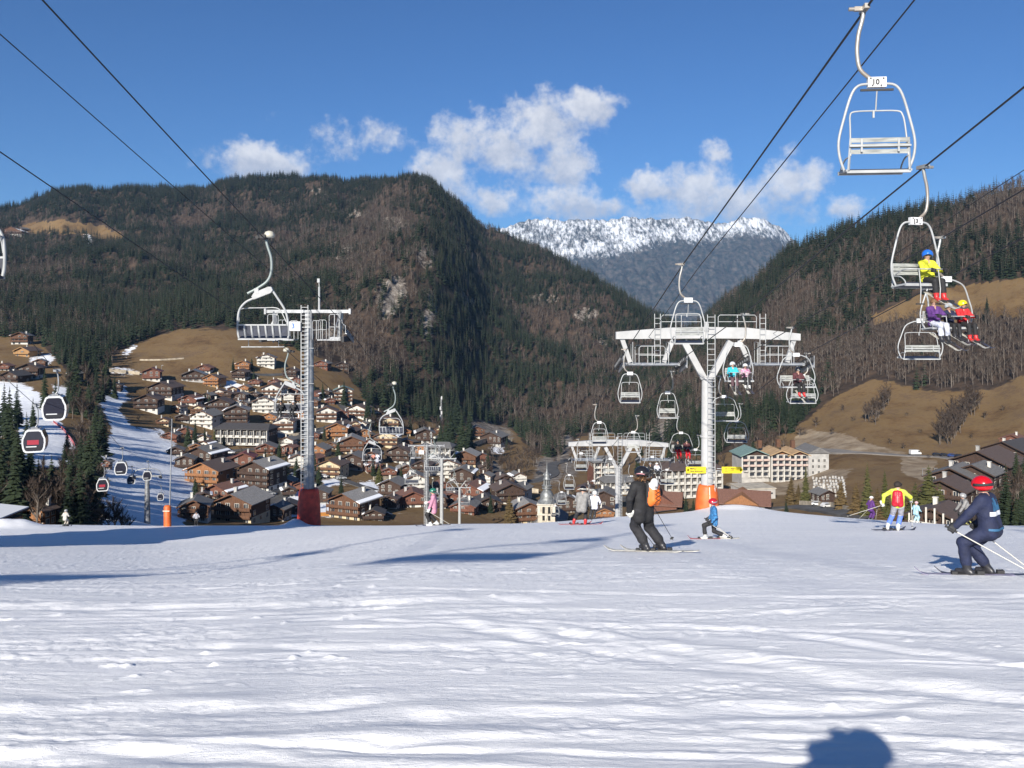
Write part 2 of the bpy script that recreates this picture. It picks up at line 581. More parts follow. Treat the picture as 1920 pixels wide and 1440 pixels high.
PASTURE = [[(12, 432), (55, 418), (110, 408), (190, 420), (235, 438), (228, 456), (195, 452), (160, 442), (100, 440), (30, 442)],
           [(1625, 592), (1720, 552), (1800, 532), (1960, 515), (1960, 606), (1880, 596), (1800, 606), (1700, 600), (1640, 612)]]
ROCK_SPOTS = [(738, 420, 26, 16), (640, 470, 30, 18), (655, 400, 24, 12), (1100, 590, 26, 14), (800, 480, 16, 26), (1020, 560, 30, 12), (600, 360, 20, 8), (560, 560, 20, 16), (880, 560, 18, 14), (1140, 640, 20, 10), (1440, 690, 12, 10), (620, 620, 30, 16)]


def mask_of(polys, grow=0.0):
    m = np.full(UU.shape, -60.0)
    for p in polys:
        us = [q[0] for q in p]; vs = [q[1] for q in p]
        sel = (UU > min(us) - 60) & (UU < max(us) + 60) & (VG > min(vs) - 60) & (VG < max(vs) + 60) & (YY > 110)
        if sel.any():
            m[sel] = np.maximum(m[sel], sdpoly(UU[sel], VG[sel], p))
    return np.clip((m + grow) / 24, -1, 1)


M_SNOW = mask_of(SNOW_PATCHES)
# remnants of snow between the houses
M_SNOW = np.maximum(M_SNOW, np.clip(sdpoly(UU, VG, [(350, 740), (560, 700), (700, 770), (880, 840), (1000, 900), (1000, 990), (350, 990)]) / 60, -1, 0) * .8 - .24)
M_EARTH = mask_of(EARTH)
M_ROCK = mask_of(ROCKS)
for (u, v, ru, rv) in ROCK_SPOTS:
    dd = 1 - ((UU - u) / ru)**2 - ((VG - v) / rv)**2
    M_ROCK = np.maximum(M_ROCK, np.clip(dd, -1, .12))
M_PAST = mask_of(PASTURE)
M_FOREST = np.clip(FD / 24, -1, 1)
M_FOREST = np.where(M_PAST > 0, np.minimum(M_FOREST, -M_PAST), M_FOREST)


def grid_value(A, x, y):
    ft = np.clip((np.asarray(x) / np.asarray(y) - T_GRID[0]) / .003, 0, len(T_GRID) - 1.001)
    fy = np.clip((np.log(y) - LY[0]) / .0095, 0, len(LY) - 1.001)
    return A[np.round(fy).astype(int), np.round(ft).astype(int)]


def land_material():
    m = bpy.data.materials.new('land')
    m.use_nodes = True
    nt = m.node_tree; N, L = nt.nodes, nt.links
    b = N['Principled BSDF']
    b.inputs['Roughness'].default_value = .9
    b.inputs['Specular IOR Level'].default_value = .15
    geo = N.new('ShaderNodeNewGeometry')

    def noise(scale, detail=6, rough=.6, stretch=None):
        n = N.new('ShaderNodeTexNoise')
        n.inputs['Scale'].default_value = scale
        n.inputs['Detail'].default_value = detail
        n.inputs['Roughness'].default_value = rough
        if stretch:
            mp = N.new('ShaderNodeMapping'); mp.inputs['Scale'].default_value = stretch
            L.new(geo.outputs['Position'], mp.inputs['Vector']); L.new(mp.outputs[0], n.inputs['Vector'])
        else:
            L.new(geo.outputs['Position'], n.inputs['Vector'])
        return n.outputs['Fac']

    def math_(op, a, b2):
        n = N.new('ShaderNodeMath'); n.operation = op
        for i, v in enumerate((a, b2)):
            if isinstance(v, (int, float)): n.inputs[i].default_value = v
            else: L.new(v, n.inputs[i])
        return n.outputs[0]

    def ramp(fac, stops):
        r = N.new('ShaderNodeValToRGB')
        e = r.color_ramp.elements
        e[0].position, e[0].color = stops[0][0], (*stops[0][1], 1)
        e[1].position, e[1].color = stops[-1][0], (*stops[-1][1], 1)
        for p, c in stops[1:-1]:
            k = e.new(p); k.color = (*c, 1)
        L.new(fac, r.inputs[0])
        return r.outputs[0]

    def mixc(f, a, c):
        x = N.new('ShaderNodeMix'); x.data_type = 'RGBA'
        L.new(f, x.inputs['Factor']); L.new(a, x.inputs['A']); L.new(c, x.inputs['B'])
        return x.outputs['Result']

    def maskn(attr, nz, amt, lo=-.05, hi=.08):
        a = N.new('ShaderNodeAttribute'); a.attribute_name = attr
        s = math_('ADD', a.outputs['Fac'], math_('MULTIPLY', math_('SUBTRACT', nz, .5), amt))
        r = N.new('ShaderNodeMapRange'); r.interpolation_type = 'SMOOTHSTEP'
        r.inputs['From Min'].default_value = lo; r.inputs['From Max'].default_value = hi
        L.new(s, r.inputs['Value'])
        return r.outputs[0]
    grass = ramp(math_('ADD', math_('MULTIPLY', noise(.035, 8, .65), .65), math_('MULTIPLY', noise(.4, 5, .7), .35)),
                 [(.34, (.075, .046, .023)), (.44, (.135, .083, .038)), (.52, (.17, .113, .053)), (.60, (.125, .080, .044)), (.68, (.19, .14, .078))])
    soil = ramp(noise(.12, 8, .7), [(.35, (.022, .017, .013)), (.5, (.048, .034, .025)), (.65, (.08, .055, .038))])
    rock = ramp(noise(.16, 9, .72, (1, 1, .35)), [(.36, (.07, .055, .045)), (.48, (.17, .145, .12)), (.6, (.30, .27, .235)), (.7, (.22, .16, .115))])
    earth = ramp(noise(.1, 8, .7), [(.35, (.16, .115, .07)), (.5, (.26, .20, .135)), (.65, (.34, .28, .2))])
    snow = ramp(noise(.25, 6, .7), [(.3, (.66, .68, .72)), (.6, (.84, .86, .89))])
    nz = noise(.09, 8, .68)
    nz2 = noise(.22, 8, .7)
    c = mixc(maskn('forest', nz, 1.2), grass, soil)
    c = mixc(maskn('earth', nz, 1.0), c, earth)
    c = mixc(maskn('rock', nz2, 2.0, -.05, .25), c, rock)
    c = mixc(maskn('snow', nz2, 1.3), c, snow)
    L.new(c, b.inputs['Base Color'])
    bp = N.new('ShaderNodeBump'); bp.inputs['Strength'].default_value = .5; bp.inputs['Distance'].default_value = .6
    L.new(noise(.5, 8, .7), bp.inputs['Height']); L.new(bp.outputs[0], b.inputs['Normal'])
    return m


LAND = land_material()


def build_land():
    P = np.stack([XX, YY, ZG], -1)
    r, c = ZG.shape
    idx = np.arange(r * c).reshape(r, c)
    q = np.stack([idx[:-1, :-1], idx[:-1, 1:], idx[1:, 1:], idx[1:, :-1]], -1)
    fm = FD[:-1, :-1] > 0
    left = UU[:-1, :-1] < 1285
    for nm, sel in (('valley_ground', ~fm), ('forested_mountain', fm & left), ('wooded_hillside', fm & ~left)):
        qq = q[sel]
        used, inv = np.unique(qq, return_inverse=True)
        me = bpy.data.meshes.new(nm)
        me.vertices.add(len(used))
        me.vertices.foreach_set('co', P.reshape(-1, 3)[used].reshape(-1).astype(np.float32))
        add_quads(me, inv.reshape(-1, 4))
        me.materials.append(LAND)
        for an, A in (('forest', M_FOREST), ('snow', M_SNOW), ('earth', M_EARTH), ('rock', M_ROCK)):
            add_attr(me, an, A.reshape(-1)[used])
        o = link(nm, me)
        lab = {'valley_ground': 'valley floor of dead brown grass with snow patches below the village',
               'forested_mountain': 'broad mountain covered in conifers and bare woods beyond the village',
               'wooded_hillside': 'steep wooded hillside with brown pastures on its lower slope'}[nm]
        tag(o, lab, nm.split('_')[1], kind='structure')


build_land()

# ------------------------------------------------------------------ far snowy mountain
def far_mountain():
    sky_u = [600, 760, 880, 940, 960, 1000, 1030, 1050, 1085, 1110, 1140, 1170, 1182, 1210, 1250, 1285, 1310, 1340, 1365, 1385, 1400, 1415, 1440, 1465, 1478, 1500, 1540, 1600, 1800, 2000]
    sky_v = [520, 480, 446, 430, 422, 410, 411, 414, 411, 411, 414, 407, 407, 410, 412, 406, 411, 418, 419, 410, 407, 408, 413, 428, 440, 462, 478, 500, 540, 560]
    us = np.arange(560, 2040, 2.5)
    rows = np.linspace(0, 1, 130)
    sv = np.interp(us, sky_u, sky_v)
    y0, y1 = 4600.0, 7600.0
    R, Uq = np.meshgrid(rows, us, indexing='ij')
    Y = y0 + (y1 - y0) * R
    V = 760 + (sv[None, :] - 760) * R ** .92
    Z = -(V - V0) / F * Y
    X = (Uq - U0) / F * Y
    amp = np.clip(np.sin(R * math.pi), 0, 1) ** .6 * 1.0
    n = -np.abs(fbm(X / 700, Y / 1400, 6, 5)) * 190 + fbm(X / 160, Y / 260, 4, 8) * 34
    n += -np.abs(fbm(X / 240, Y / 500, 3, 88)) * 60
    Z = Z + n * amp + fbm(X / 60, Y / 60, 3, 18) * 9 * (R < 1)
    Z[-1] += fbm(X[-1] / 55, Y[-1] * 0 + 3.3, 3, 12) * 16
    # a far side, so that the ridge is solid
    Yb = np.full((1, len(us)), y1 + 1500); Xb = (us[None] - U0) / F * (y1 + 1500); Zb = Z[-1:] - 600
    P = np.stack([np.vstack([X, Xb]), np.vstack([Y, Yb]), np.vstack([Z, Zb])], -1)
    m = bpy.data.materials.new('far_mountain')
    m.use_nodes = True
    nt = m.node_tree; N, L = nt.nodes, nt.links
    b = N['Principled BSDF']; b.inputs['Roughness'].default_value = .9; b.inputs['Specular IOR Level'].default_value = .1
    me = grid_mesh('far_mountain', P, [m])
    V2 = V0 - F * P[..., 2] / P[..., 1]
    line = np.interp(us, [900, 960, 1000, 1060, 1120, 1180, 1230, 1300, 1350, 1400, 1440, 1480], [490, 500, 498, 482, 474, 462, 446, 444, 438, 428, 434, 448])
    hi = np.clip((line[None, :] - V2) / 40, -1, .14)
    add_attr(me, 'snowline', hi)
    geo = N.new('ShaderNodeNewGeometry')
    at_ = N.new('ShaderNodeAttribute'); at_.attribute_name = 'snowline'

    def nz(scale, det, stretch, rough=.65):
        mp = N.new('ShaderNodeMapping'); mp.inputs['Scale'].default_value = stretch
        n_ = N.new('ShaderNodeTexNoise'); n_.inputs['Scale'].default_value = scale; n_.inputs['Detail'].default_value = det; n_.inputs['Roughness'].default_value = rough
        L.new(geo.outputs['Position'], mp.inputs['Vector']); L.new(mp.outputs[0], n_.inputs['Vector'])
        return n_.outputs['Fac']

    def ma(op, a, c):
        n_ = N.new('ShaderNodeMath'); n_.operation = op
        for i, v in enumerate((a, c)):
            if isinstance(v, (int, float)): n_.inputs[i].default_value = v
            else: L.new(v, n_.inputs[i])
        return n_.outputs[0]
    s = ma('ADD', at_.outputs['Fac'], ma('ADD', ma('MULTIPLY', ma('SUBTRACT', nz(.0045, 4, (1, .5, 1)), .5), 1.3), ma('MULTIPLY', ma('SUBTRACT', nz(.028, 6, (1.5, .4, .5), .78), .5), 3.4)))
    rp = N.new('ShaderNodeMapRange'); rp.inputs['From Min'].default_value = -.15; rp.inputs['From Max'].default_value = .65
    L.new(s, rp.inputs['Value'])
    wood = N.new('ShaderNodeValToRGB')
    wood.color_ramp.elements[0].position = .4; wood.color_ramp.elements[0].color = (.02, .028, .028, 1)
    wood.color_ramp.elements[1].position = .7; wood.color_ramp.elements[1].color = (.11, .095, .085, 1)
    L.new(nz(.03, 6, (1, .5, 1), .7), wood.inputs[0])
    mx = N.new('ShaderNodeMix'); mx.data_type = 'RGBA'
    L.new(rp.outputs[0], mx.inputs['Factor']); L.new(wood.outputs[0], mx.inputs['A']); mx.inputs['B'].default_value = (.80, .83, .88, 1)
    L.new(mx.outputs['Result'], b.inputs['Base Color'])
    bp = N.new('ShaderNodeBump'); bp.inputs['Strength'].default_value = .8; bp.inputs['Distance'].default_value = 22
    L.new(nz(.02, 7, (1, .6, 1), .7), bp.inputs['Height']); L.new(bp.outputs[0], b.inputs['Normal'])
    o = link('far_mountain', me)
    tag(o, 'distant snow-topped mountain ridge with dark blue forest below the snow', 'mountain', kind='structure')


far_mountain()

# ------------------------------------------------------------------ the snow piste in front
CR_U = [-1500, -300, 0, 300, 570, 800, 960, 1050, 1160, 1250, 1330, 1420, 1500, 1600, 1700, 1800, 1920, 2300, 3500]
CR_V = [985, 982, 981, 985, 985, 986, 983, 978, 969, 963, 956, 955, 963, 972, 979, 985, 986, 992, 1000]
CR_Y = [70, 66, 66, 70, 73, 72, 66, 60, 54, 52, 50.5, 50, 49, 48, 47, 46, 45, 44, 44]


def piste_base(x, y):
    """smooth piste: gentle near the camera, steepening over the crest"""
    w = np.sqrt(np.maximum(y, 0)**2 + 4)
    u = np.clip(U0 + F * x / w, -1500, 3500)
    yc = np.interp(u, CR_U, CR_Y); vc = np.interp(u, CR_U, CR_V)
    zc = -(vc - V0) / F * yc
    # control: (−40,+3.2) (0,-1.6) (5,-2.35) (12,-3.46) (18,-4.74) (25,-6.17) (yc,zc) beyond: slope .34
    ks = [-60, -10, 0, 5, 12, 18, 25, 30]
    zs = [6.5, -.3, -1.62, -2.36, -3.45, -4.72, -6.17, -7.12]
    near = pchip(ks, zs, np.minimum(y, 30))
    s30 = .20
    t = np.clip((y - 30) / (yc - 30), 0, 1)
    # hermite from (30,-7.12, slope -s30) to the crest (tangent to the line of sight)
    h = yc - 30; m0 = -s30 * h; m1 = zc / yc * h
    mid = (2 * t**3 - 3 * t**2 + 1) * -7.12 + (t**3 - 2 * t**2 + t) * m0 + (-2 * t**3 + 3 * t**2) * zc + (t**3 - t**2) * m1
    d = np.maximum(y - yc, 0)
    beyond = zc + d * (zc / yc) - .012 * d**2 * (d < 10) - np.where(d >= 10, 1.2 + .24 * (d - 10), 0)
    wl = np.clip((880 - u) / 640, 0, 1); wl = wl * wl * (3 - 2 * wl)
    dip = np.interp(y, [0, 8, 12, 18, 25, 30, 38, 45, 52, 60, 67, 76], [0, .05, .17, .36, .56, .74, .95, 1.0, .76, .30, .06, 0]) * wl
    return np.where(y < 30, near, np.where(y < yc, mid, beyond)) - dip


def snow_relief(x, y):
    """wind and ski scuffed snow: rough granular patches between smooth, slightly raised scraped bands"""
    r = np.hypot(x, y)
    z = fbm(x / 9, y / 6, 3, 101) * .010
    wx = x + 1.6 * fbm(x / 7, y / 7, 2, 55)
    wy = y + .55 * fbm(x / 6, y / 4, 2, 56) + .045 * x
    b = fbm(wx / 3.2, wy / .42, 3, 61, gain=.45) + .35 * fbm(x / 5, y / 4, 2, 62)
    b = np.clip((b - .12) / .16, 0, 1); b = b * b * (3 - 2 * b)
    b2 = np.clip((fbm(wx / 1.6 + 9, wy / .2, 3, 66, gain=.45) - .3) / .2, 0, 1)
    far = np.clip(r / 9, .75, 1.6)
    z = z + (b * .0042 + b2 * .0028) * far
    z = z + fbm(wx / 1.1, wy / .13, 3, 63) * .0010
    rough = np.clip(.75 + .9 * fbm(x / 2.4, y / 1.6, 3, 71), .2, 1.5) * (1 - .85 * b) * (1 - .6 * b2)
    g = fbm(x / .15, y / .10, 4, 70, gain=.62)
    z = z + (g - .55 * np.abs(fbm(x / .30, y / .17, 3, 72))) * .0066 * rough * far
    lump = np.maximum(fbm(x / .30, y / .24, 3, 91) - .62, 0) * np.clip(fbm(x / 2.6, y / 2, 2, 92) + .25, 0, 1)
    return z + lump * .075


TRACKS = []
_tr = random.Random(12)
for i in range(74):
    yy = 3.6 + 30 * _tr.random()**1.7
    xx = _tr.uniform(-.62, .62) * (yy + 2)
    TRACKS.append((xx, yy, _tr.uniform(-.22, .16), _tr.uniform(1.0, 4.5) * (.6 + yy / 16), _tr.uniform(-.05, .05), _tr.uniform(.03, .09), _tr.uniform(.008, .022)))
TRACKS += [(1.55, 6.6, -.62, 1.9, .10, .16, .05), (1.25, 7.2, -.75, 1.0, .06, .14, .05), (-2.3, 4.75, .02, 2.2, .01, .13, .045), (-3.2, 9.6, -.05, 3.6, .01, .2, .05), (3.5, 6.9, -.75, 1.3, .06, .09, .03),
           (-2.6, 5.6, .02, 1.8, .02, .12, .04), (.9, 5.4, .1, 1.6, .05, .12, .035), (-1.0, 7.3, -.06, 1.5, .03, .1, .03)]


def track_relief(x, y):
    z = np.zeros_like(x)
    for (cx, cy, sl, ln, cv, wd, dp) in TRACKS:
        sel = (np.abs(x - cx) < ln * 1.3) & (np.abs(y - cy) < ln * (abs(sl) + abs(cv) * ln) + 1.5)
        if not sel.any(): continue
        xs, ys = x[sel] - cx, y[sel] - cy
        d = (ys - sl * xs - cv * xs**2 - .05 * gnoise(xs * 1.7, xs * 0 + cy, 5)) / math.sqrt(1 + sl * sl)
        q = d / wd
        fall = np.clip((1.25 - np.abs(xs) / ln) * 3, 0, 1)
        fall = fall * fall * (3 - 2 * fall) * np.clip(.75 + .8 * gnoise(xs * 2.3, ys * 2.3 + cy, 9), .1, 1.2)
        z[sel] += fall * dp * .46 * (-np.exp(-q**2) + .9 * np.exp(-(q - 1.9)**2 * .7) + .35 * np.exp(-(q + 1.8)**2))
    return z


def piste_z(x, y):
    x = np.asarray(x, float); y = np.asarray(y, float)
    z = piste_base(x, y)
    # banked snow at the left edge and round the tower pads
    z = z + .62 * np.exp(-((x + 34.5) / 2.0)**2 - ((y - 61) / 1.6)**2) * (1 + .2 * gnoise(x, y, 4))
    z = z + .55 * np.exp(-((x + 17.3) / .8)**2 - ((y - 71.0) / .7)**2) + .3 * np.exp(-((x - 12.2) / 1.6)**2 - ((y - 49.0) / 1.2)**2)
    return z


def snow_material():
    m = bpy.data.materials.new('snow')
    m.use_nodes = True
    nt = m.node_tree; N, L = nt.nodes, nt.links
    b = N['Principled BSDF']
    b.inputs['Base Color'].default_value = (.89, .90, .93, 1)
    b.inputs['Roughness'].default_value = .55
    b.inputs['Specular IOR Level'].default_value = .25
    geo = N.new('ShaderNodeNewGeometry')

    def nz(scale, det, st=(1, 1, 1), rough=.6):
        mp = N.new('ShaderNodeMapping'); mp.inputs['Scale'].default_value = st
        n_ = N.new('ShaderNodeTexNoise'); n_.inputs['Scale'].default_value = scale; n_.inputs['Detail'].default_value = det; n_.inputs['Roughness'].default_value = rough
        L.new(geo.outputs['Position'], mp.inputs['Vector']); L.new(mp.outputs[0], n_.inputs['Vector'])
        return n_.outputs['Fac']
    rp = N.new('ShaderNodeValToRGB')
    rp.color_ramp.elements[0].position = .38; rp.color_ramp.elements[0].color = (.865, .865, .875, 1)
    rp.color_ramp.elements[1].position = .62; rp.color_ramp.elements[1].color = (.93, .925, .915, 1)
    L.new(nz(1.2, 8, (.35, 1.5, 1), .7), rp.inputs[0])
    L.new(rp.outputs[0], b.inputs['Base Color'])
    b1 = N.new('ShaderNodeBump'); b1.inputs['Strength'].default_value = .55; b1.inputs['Distance'].default_value = .03
    L.new(nz(13, 8, (.7, 1.3, 1), .8), b1.inputs['Height'])
    b2 = N.new('ShaderNodeBump'); b2.inputs['Strength'].default_value = .22; b2.inputs['Distance'].default_value = .1
    L.new(nz(2.2, 7, (.3, 1.6, 1), .7), b2.inputs['Height'])
    L.new(b2.outputs[0], b1.inputs['Normal'])
    L.new(b1.outputs[0], b.inputs['Normal'])
    return m


SNOW = snow_material()


def build_piste():
    ts = np.concatenate([np.linspace(-1.8, -.66, 50)[:-1], np.linspace(-.66, .66, 760), np.linspace(.66, 1.8, 50)[1:]])
    vs = np.arange(1470, 960, -1.25)
    ys = [3.9]
    for _ in range(2000):
        y = ys[-1]
        ys.append(y + max(.012, 1.35 * y * y / (F * 1.62)) if y < 40 else y + .7)
        if ys[-1] > 130: break
    ys = np.concatenate([np.linspace(-45, 3.9, 70)[:-1], ys])
    T, Y = np.meshgrid(ts, ys)
    X = T * np.sqrt(Y**2 + 30)
    Z = piste_z(X, Y)
    near = np.clip((Y - 1) / 2, 0, 1)
    fade = np.clip(1.25 - Y / 90, .25, 1)
    Z = Z + (snow_relief(X, Y) + track_relief(X, Y)) * near * fade
    me = grid_mesh('piste', np.stack([X, Y, Z], -1), [SNOW])
    o = link('piste', me)
    tag(o, 'groomed white ski piste crossed by ski tracks sloping down to the crest', 'ski piste', kind='structure')


build_piste()
# ------------------------------------------------------------------ trees
def leaf_material(name, c1, c2, rough=.8):
    m = bpy.data.materials.new(name)
    m.use_nodes = True
    nt = m.node_tree; N, L = nt.nodes, nt.links
    b = N['Principled BSDF']; b.inputs['Roughness'].default_value = rough; b.inputs['Specular IOR Level'].default_value = .2
    oi = N.new('ShaderNodeObjectInfo')
    geo = N.new('ShaderNodeNewGeometry')
    n_ = N.new('ShaderNodeTexNoise'); n_.inputs['Scale'].default_value = .9; n_.inputs['Detail'].default_value = 3
    L.new(geo.outputs['Position'], n_.inputs['Vector'])
    ad = N.new('ShaderNodeMath'); ad.operation = 'MULTIPLY_ADD'; ad.inputs[1].default_value = .5
    L.new(oi.outputs['Random'], ad.inputs[0])
    sb = N.new('ShaderNodeMath'); sb.operation = 'MULTIPLY_ADD'; sb.inputs[1].default_value = .9; sb.inputs[2].default_value = -.2
    L.new(n_.outputs['Fac'], sb.inputs[0]); L.new(sb.outputs[0], ad.inputs[2])
    mx = N.new('ShaderNodeMix'); mx.data_type = 'RGBA'
    mx.inputs['A'].default_value = (*c1, 1); mx.inputs['B'].default_value = (*c2, 1)
    L.new(ad.outputs[0], mx.inputs['Factor'])
    L.new(mx.outputs['Result'], b.inputs['Base Color'])
    return m


M_NEEDLE = leaf_material('needles', (.009, .016, .010), (.030, .042, .019))
M_OLIVE = leaf_material('olive_needles', (.04, .045, .014), (.085, .08, .028))
M_RUSTY = leaf_material('rusty_needles', (.06, .045, .02), (.12, .08, .035))
M_TWIG = leaf_material('twigs', (.036, .026, .020), (.098, .070, .052))
M_BARK = mat('bark', (.10, .075, .055), .9, var=.4, scale=3, stretch=(4, 4, .6))
M_PALEBARK = mat('pale_bark', (.17, .14, .115), .9, var=.4, scale=3, stretch=(4, 4, .6))


def conifer_mesh(seed, tiers, per, width, mats, hi=False, name='conifer', parts=False):
    """unit-height spruce: drooping fans of foliage on a tapered trunk"""
    r = random.Random(seed)
    tr = MB()
    tr.tube([(0, 0, 0), (0, 0, .5), (0, 0, .97)], .014, 5, 0, False, True, .002)
    fo = MB()
    for k in range(tiers):
        q = k / (tiers - 1)
        z = .07 + .91 * q ** .92
        rad = width * (1 - q) ** .82 * r.uniform(.82, 1.12) + .008
        n = max(4, int(per * (1 - .5 * q)))
        a0 = r.random() * 7
        for j in range(n):
            a = a0 + 2 * math.pi * j / n + r.uniform(-.22, .22)
            L_ = rad * r.uniform(.62, 1.18)
            dr = L_ * r.uniform(.25, .6)
            ca, sa = math.cos(a), math.sin(a)
            w = L_ * r.uniform(.26, .44) + .006
            zz = z + r.uniform(-.012, .012)
            p0 = (ca * .004, sa * .004, zz + .02 * (1 - q))
            pm = .58
            pl = (ca * L_ * pm - sa * w, sa * L_ * pm + ca * w, zz - dr * pm - w * .35)
            pr = (ca * L_ * pm + sa * w, sa * L_ * pm - ca * w, zz - dr * pm - w * .35)
            pt = (ca * L_, sa * L_, zz - dr * .9)
            if hi:
                pc = (ca * L_ * pm, sa * L_ * pm, zz - dr * .42)
                fo.add([p0, pl, pt, pr, pc], [(0, 1, 4), (1, 2, 4), (0, 4, 3), (4, 2, 3)], 1 if not parts else 0)
            else:
                fo.add([p0, pl, pt, pr], [(0, 1, 2), (0, 2, 3)], 1 if not parts else 0)
    fo.tube([(0, 0, .93), (0, 0, 1.0)], .006, 3, 1 if not parts else 0, False, False, .001)
    if parts:
        return tr.mesh('trunk', mats[0]), fo.mesh('crown', mats[1])
    tr.add(fo.v, fo.f, 0)
    for i in range(len(fo.f)): tr.m[-1 - i] = 1
    return tr.mesh(name, mats)


def bare_mesh(seed, twigs, spread, mats, name='bare_tree', parts=False, limbs=7):
    """unit-height leafless broadleaf: trunk, rising limbs and a haze of fine twigs"""
    r = random.Random(seed)
    tr, cr = MB(), MB()
    lean = (r.uniform(-.04, .04), r.uniform(-.04, .04))
    tr.tube([(0, 0, 0), (lean[0] * .5, lean[1] * .5, .45), (lean[0], lean[1], .8)], .016, 4, 0, False, True, .005)
    tips = [((lean[0], lean[1], .62), (lean[0], lean[1], .95))]
    for k in range(limbs):
        z = r.uniform(.22, .66)
        a = k * 2.4 + r.uniform(-.4, .4)
        ln = r.uniform(.22, .42) * (1.1 - .5 * z)
        ou = spread * r.uniform(.7, 1.2)
        b = (lean[0] * z, lean[1] * z, z)
        e = (b[0] + math.cos(a) * ln * ou, b[1] + math.sin(a) * ln * ou, min(.95, z + ln))
        tr.tube([b, ((b[0] + e[0]) / 2, (b[1] + e[1]) / 2, (b[2] + e[2]) / 2 - .01), e], .008, 3, 0, False, True, .002)
        tips.append((b, e))
    for i in range(twigs):
        b, e = tips[r.randrange(len(tips))]
        f = r.uniform(.25, 1.0)
        p = Vector(b).lerp(Vector(e), f)
        a = r.random() * 6.283
        ln = r.uniform(.07, .2)
        d = Vector((math.cos(a) * r.uniform(.2, .9) * spread * 1.6, math.sin(a) * r.uniform(.2, .9) * spread * 1.6, r.uniform(.4, 1.0))).normalized() * ln
        s = Vector((-math.sin(a), math.cos(a), 0)) * r.uniform(.0035, .008)
        q = p + d
        if q.z > 1: q.z = 1
        cr.add([p - s, p + s, q], [(0, 1, 2)], 1 if not parts else 0)
    if parts:
        return tr.mesh('trunk', mats[0]), cr.mesh('crown', mats[1])
    tr.add(cr.v, cr.f, 1)
    return tr.mesh(name, mats)


CONI_LO = [conifer_mesh(s, 10, 8, w, (M_BARK, M_NEEDLE)) for s, w in ((1, .15), (2, .18), (3, .13), (4, .2))]
BARE_LO = [bare_mesh(s, 80, w, (M_PALEBARK, M_TWIG)) for s, w in ((11, .5), (12, .75), (13, .95), (14, .6))]
CONI_HI = [conifer_mesh(s, 22, 15, w, (M_BARK, M_NEEDLE), True, parts=True) for s, w in ((21, .17), (22, .21), (23, .15))]
CONI_OLIVE = [conifer_mesh(s, 24, 16, w, (M_BARK, mm), True, parts=True) for s, w, mm in ((31, .17, M_OLIVE), (32, .26, M_RUSTY), (33, .3, M_OLIVE))]
BARE_HI = [bare_mesh(s, 420, w, (M_PALEBARK, M_TWIG), parts=True, limbs=12) for s, w in ((41, .5), (42, .75), (43, .95))]


def stamp_forest():
    """the two wooded mountains: positions spread over the ground, thinned by what grows where"""
    n = 150000
    t = rng.uniform(-.72, .72, n)
    y = np.sqrt(rng.uniform(300**2, 2300**2, n))
    x = t * y
    u = U0 + F * t
    z = ground(x, y)
    v = V0 - F * z / y
    # hidden far sides carry no trees
    runmin = np.minimum.accumulate(VG, axis=0)
    vis = v <= grid_value(runmin, x, y) + 26
    fd = grid_value(M_FOREST, x, y) + .45 * gnoise(x / 30, y / 30, 5)
    rk = grid_value(M_ROCK, x, y) + .5 * gnoise(x / 22, y / 22, 6)
    pa = grid_value(M_PAST, x, y)
    sn = grid_value(M_SNOW, x, y)
    right = u > 1290
    keep = vis & (fd > .12) & (rk < .55) & (pa < .05) & (sn < .1)
    dens = np.where(right, 1 / 26., 1 / 30.)
    area = .72 * 2 * (2300**2 - 300**2) / 2 / n
    keep &= rng.random(n) < np.clip(dens * area, 0, 1)
    # clearing noise
    keep &= (fbm(x / 70, y / 70, 3, 14) > -.62) | (rng.random(n) < .35)
    x, y, z, u, v = x[keep], y[keep], z[keep], u[keep], v[keep]
    zones = [(400, 585, 190, 55, 1.0), (120, 360, 220, 36, .9), (620, 345, 320, 30, .7), (200, 480, 70, 60, .55), (870, 650, 90, 130, .75), (980, 520, 160, 60, .45), (1000, 700, 70, 80, .5), (250, 640, 80, 60, .6), (60, 600, 90, 40, .6),
             (740, 560, 110, 120, -.9), (640, 650, 70, 60, -.9), (520, 460, 90, 50, -.4), (100, 520, 110, 50, -.5), (1060, 770, 120, 60, -.5), (1130, 690, 90, 60, -.5), (330, 430, 70, 50, -.3), (690, 420, 70, 40, -.35),
             (830, 480, 30, 90, .8), (840, 800, 50, 60, .6), (1560, 500, 200, 70, .45), (1380, 640, 70, 80, .5), (1800, 430, 140, 60, .45), (1600, 690, 200, 60, -1.2), (1850, 660, 120, 60, -1.2), (1440, 760, 90, 60, -.7), (1250, 760, 60, 60, -.2), (1700, 560, 80, 30, -.3)]
    c = np.where(right, .06, .26)[keep] + fbm(x / 130, y / 130, 4, 44) * 1.15
    for (a, b, ra, rb, w) in zones:
        c = c + w * np.exp(-((u - a) / ra)**2 - ((v - b) / rb)**2)
    coni = c + rng.normal(0, .35, len(x)) > 0
    h = np.where(coni, rng.uniform(10, 19, len(x)), rng.uniform(8, 14, len(x)))
    h = np.where(u > 1290, h * 1.12, h)
    return x, y, z, u, v, coni, h


FX, FY, FZ, FU, FV, FC, FH = stamp_forest()
print('forest trees', len(FX), int(FC.sum()))

GN_CACHE = {}


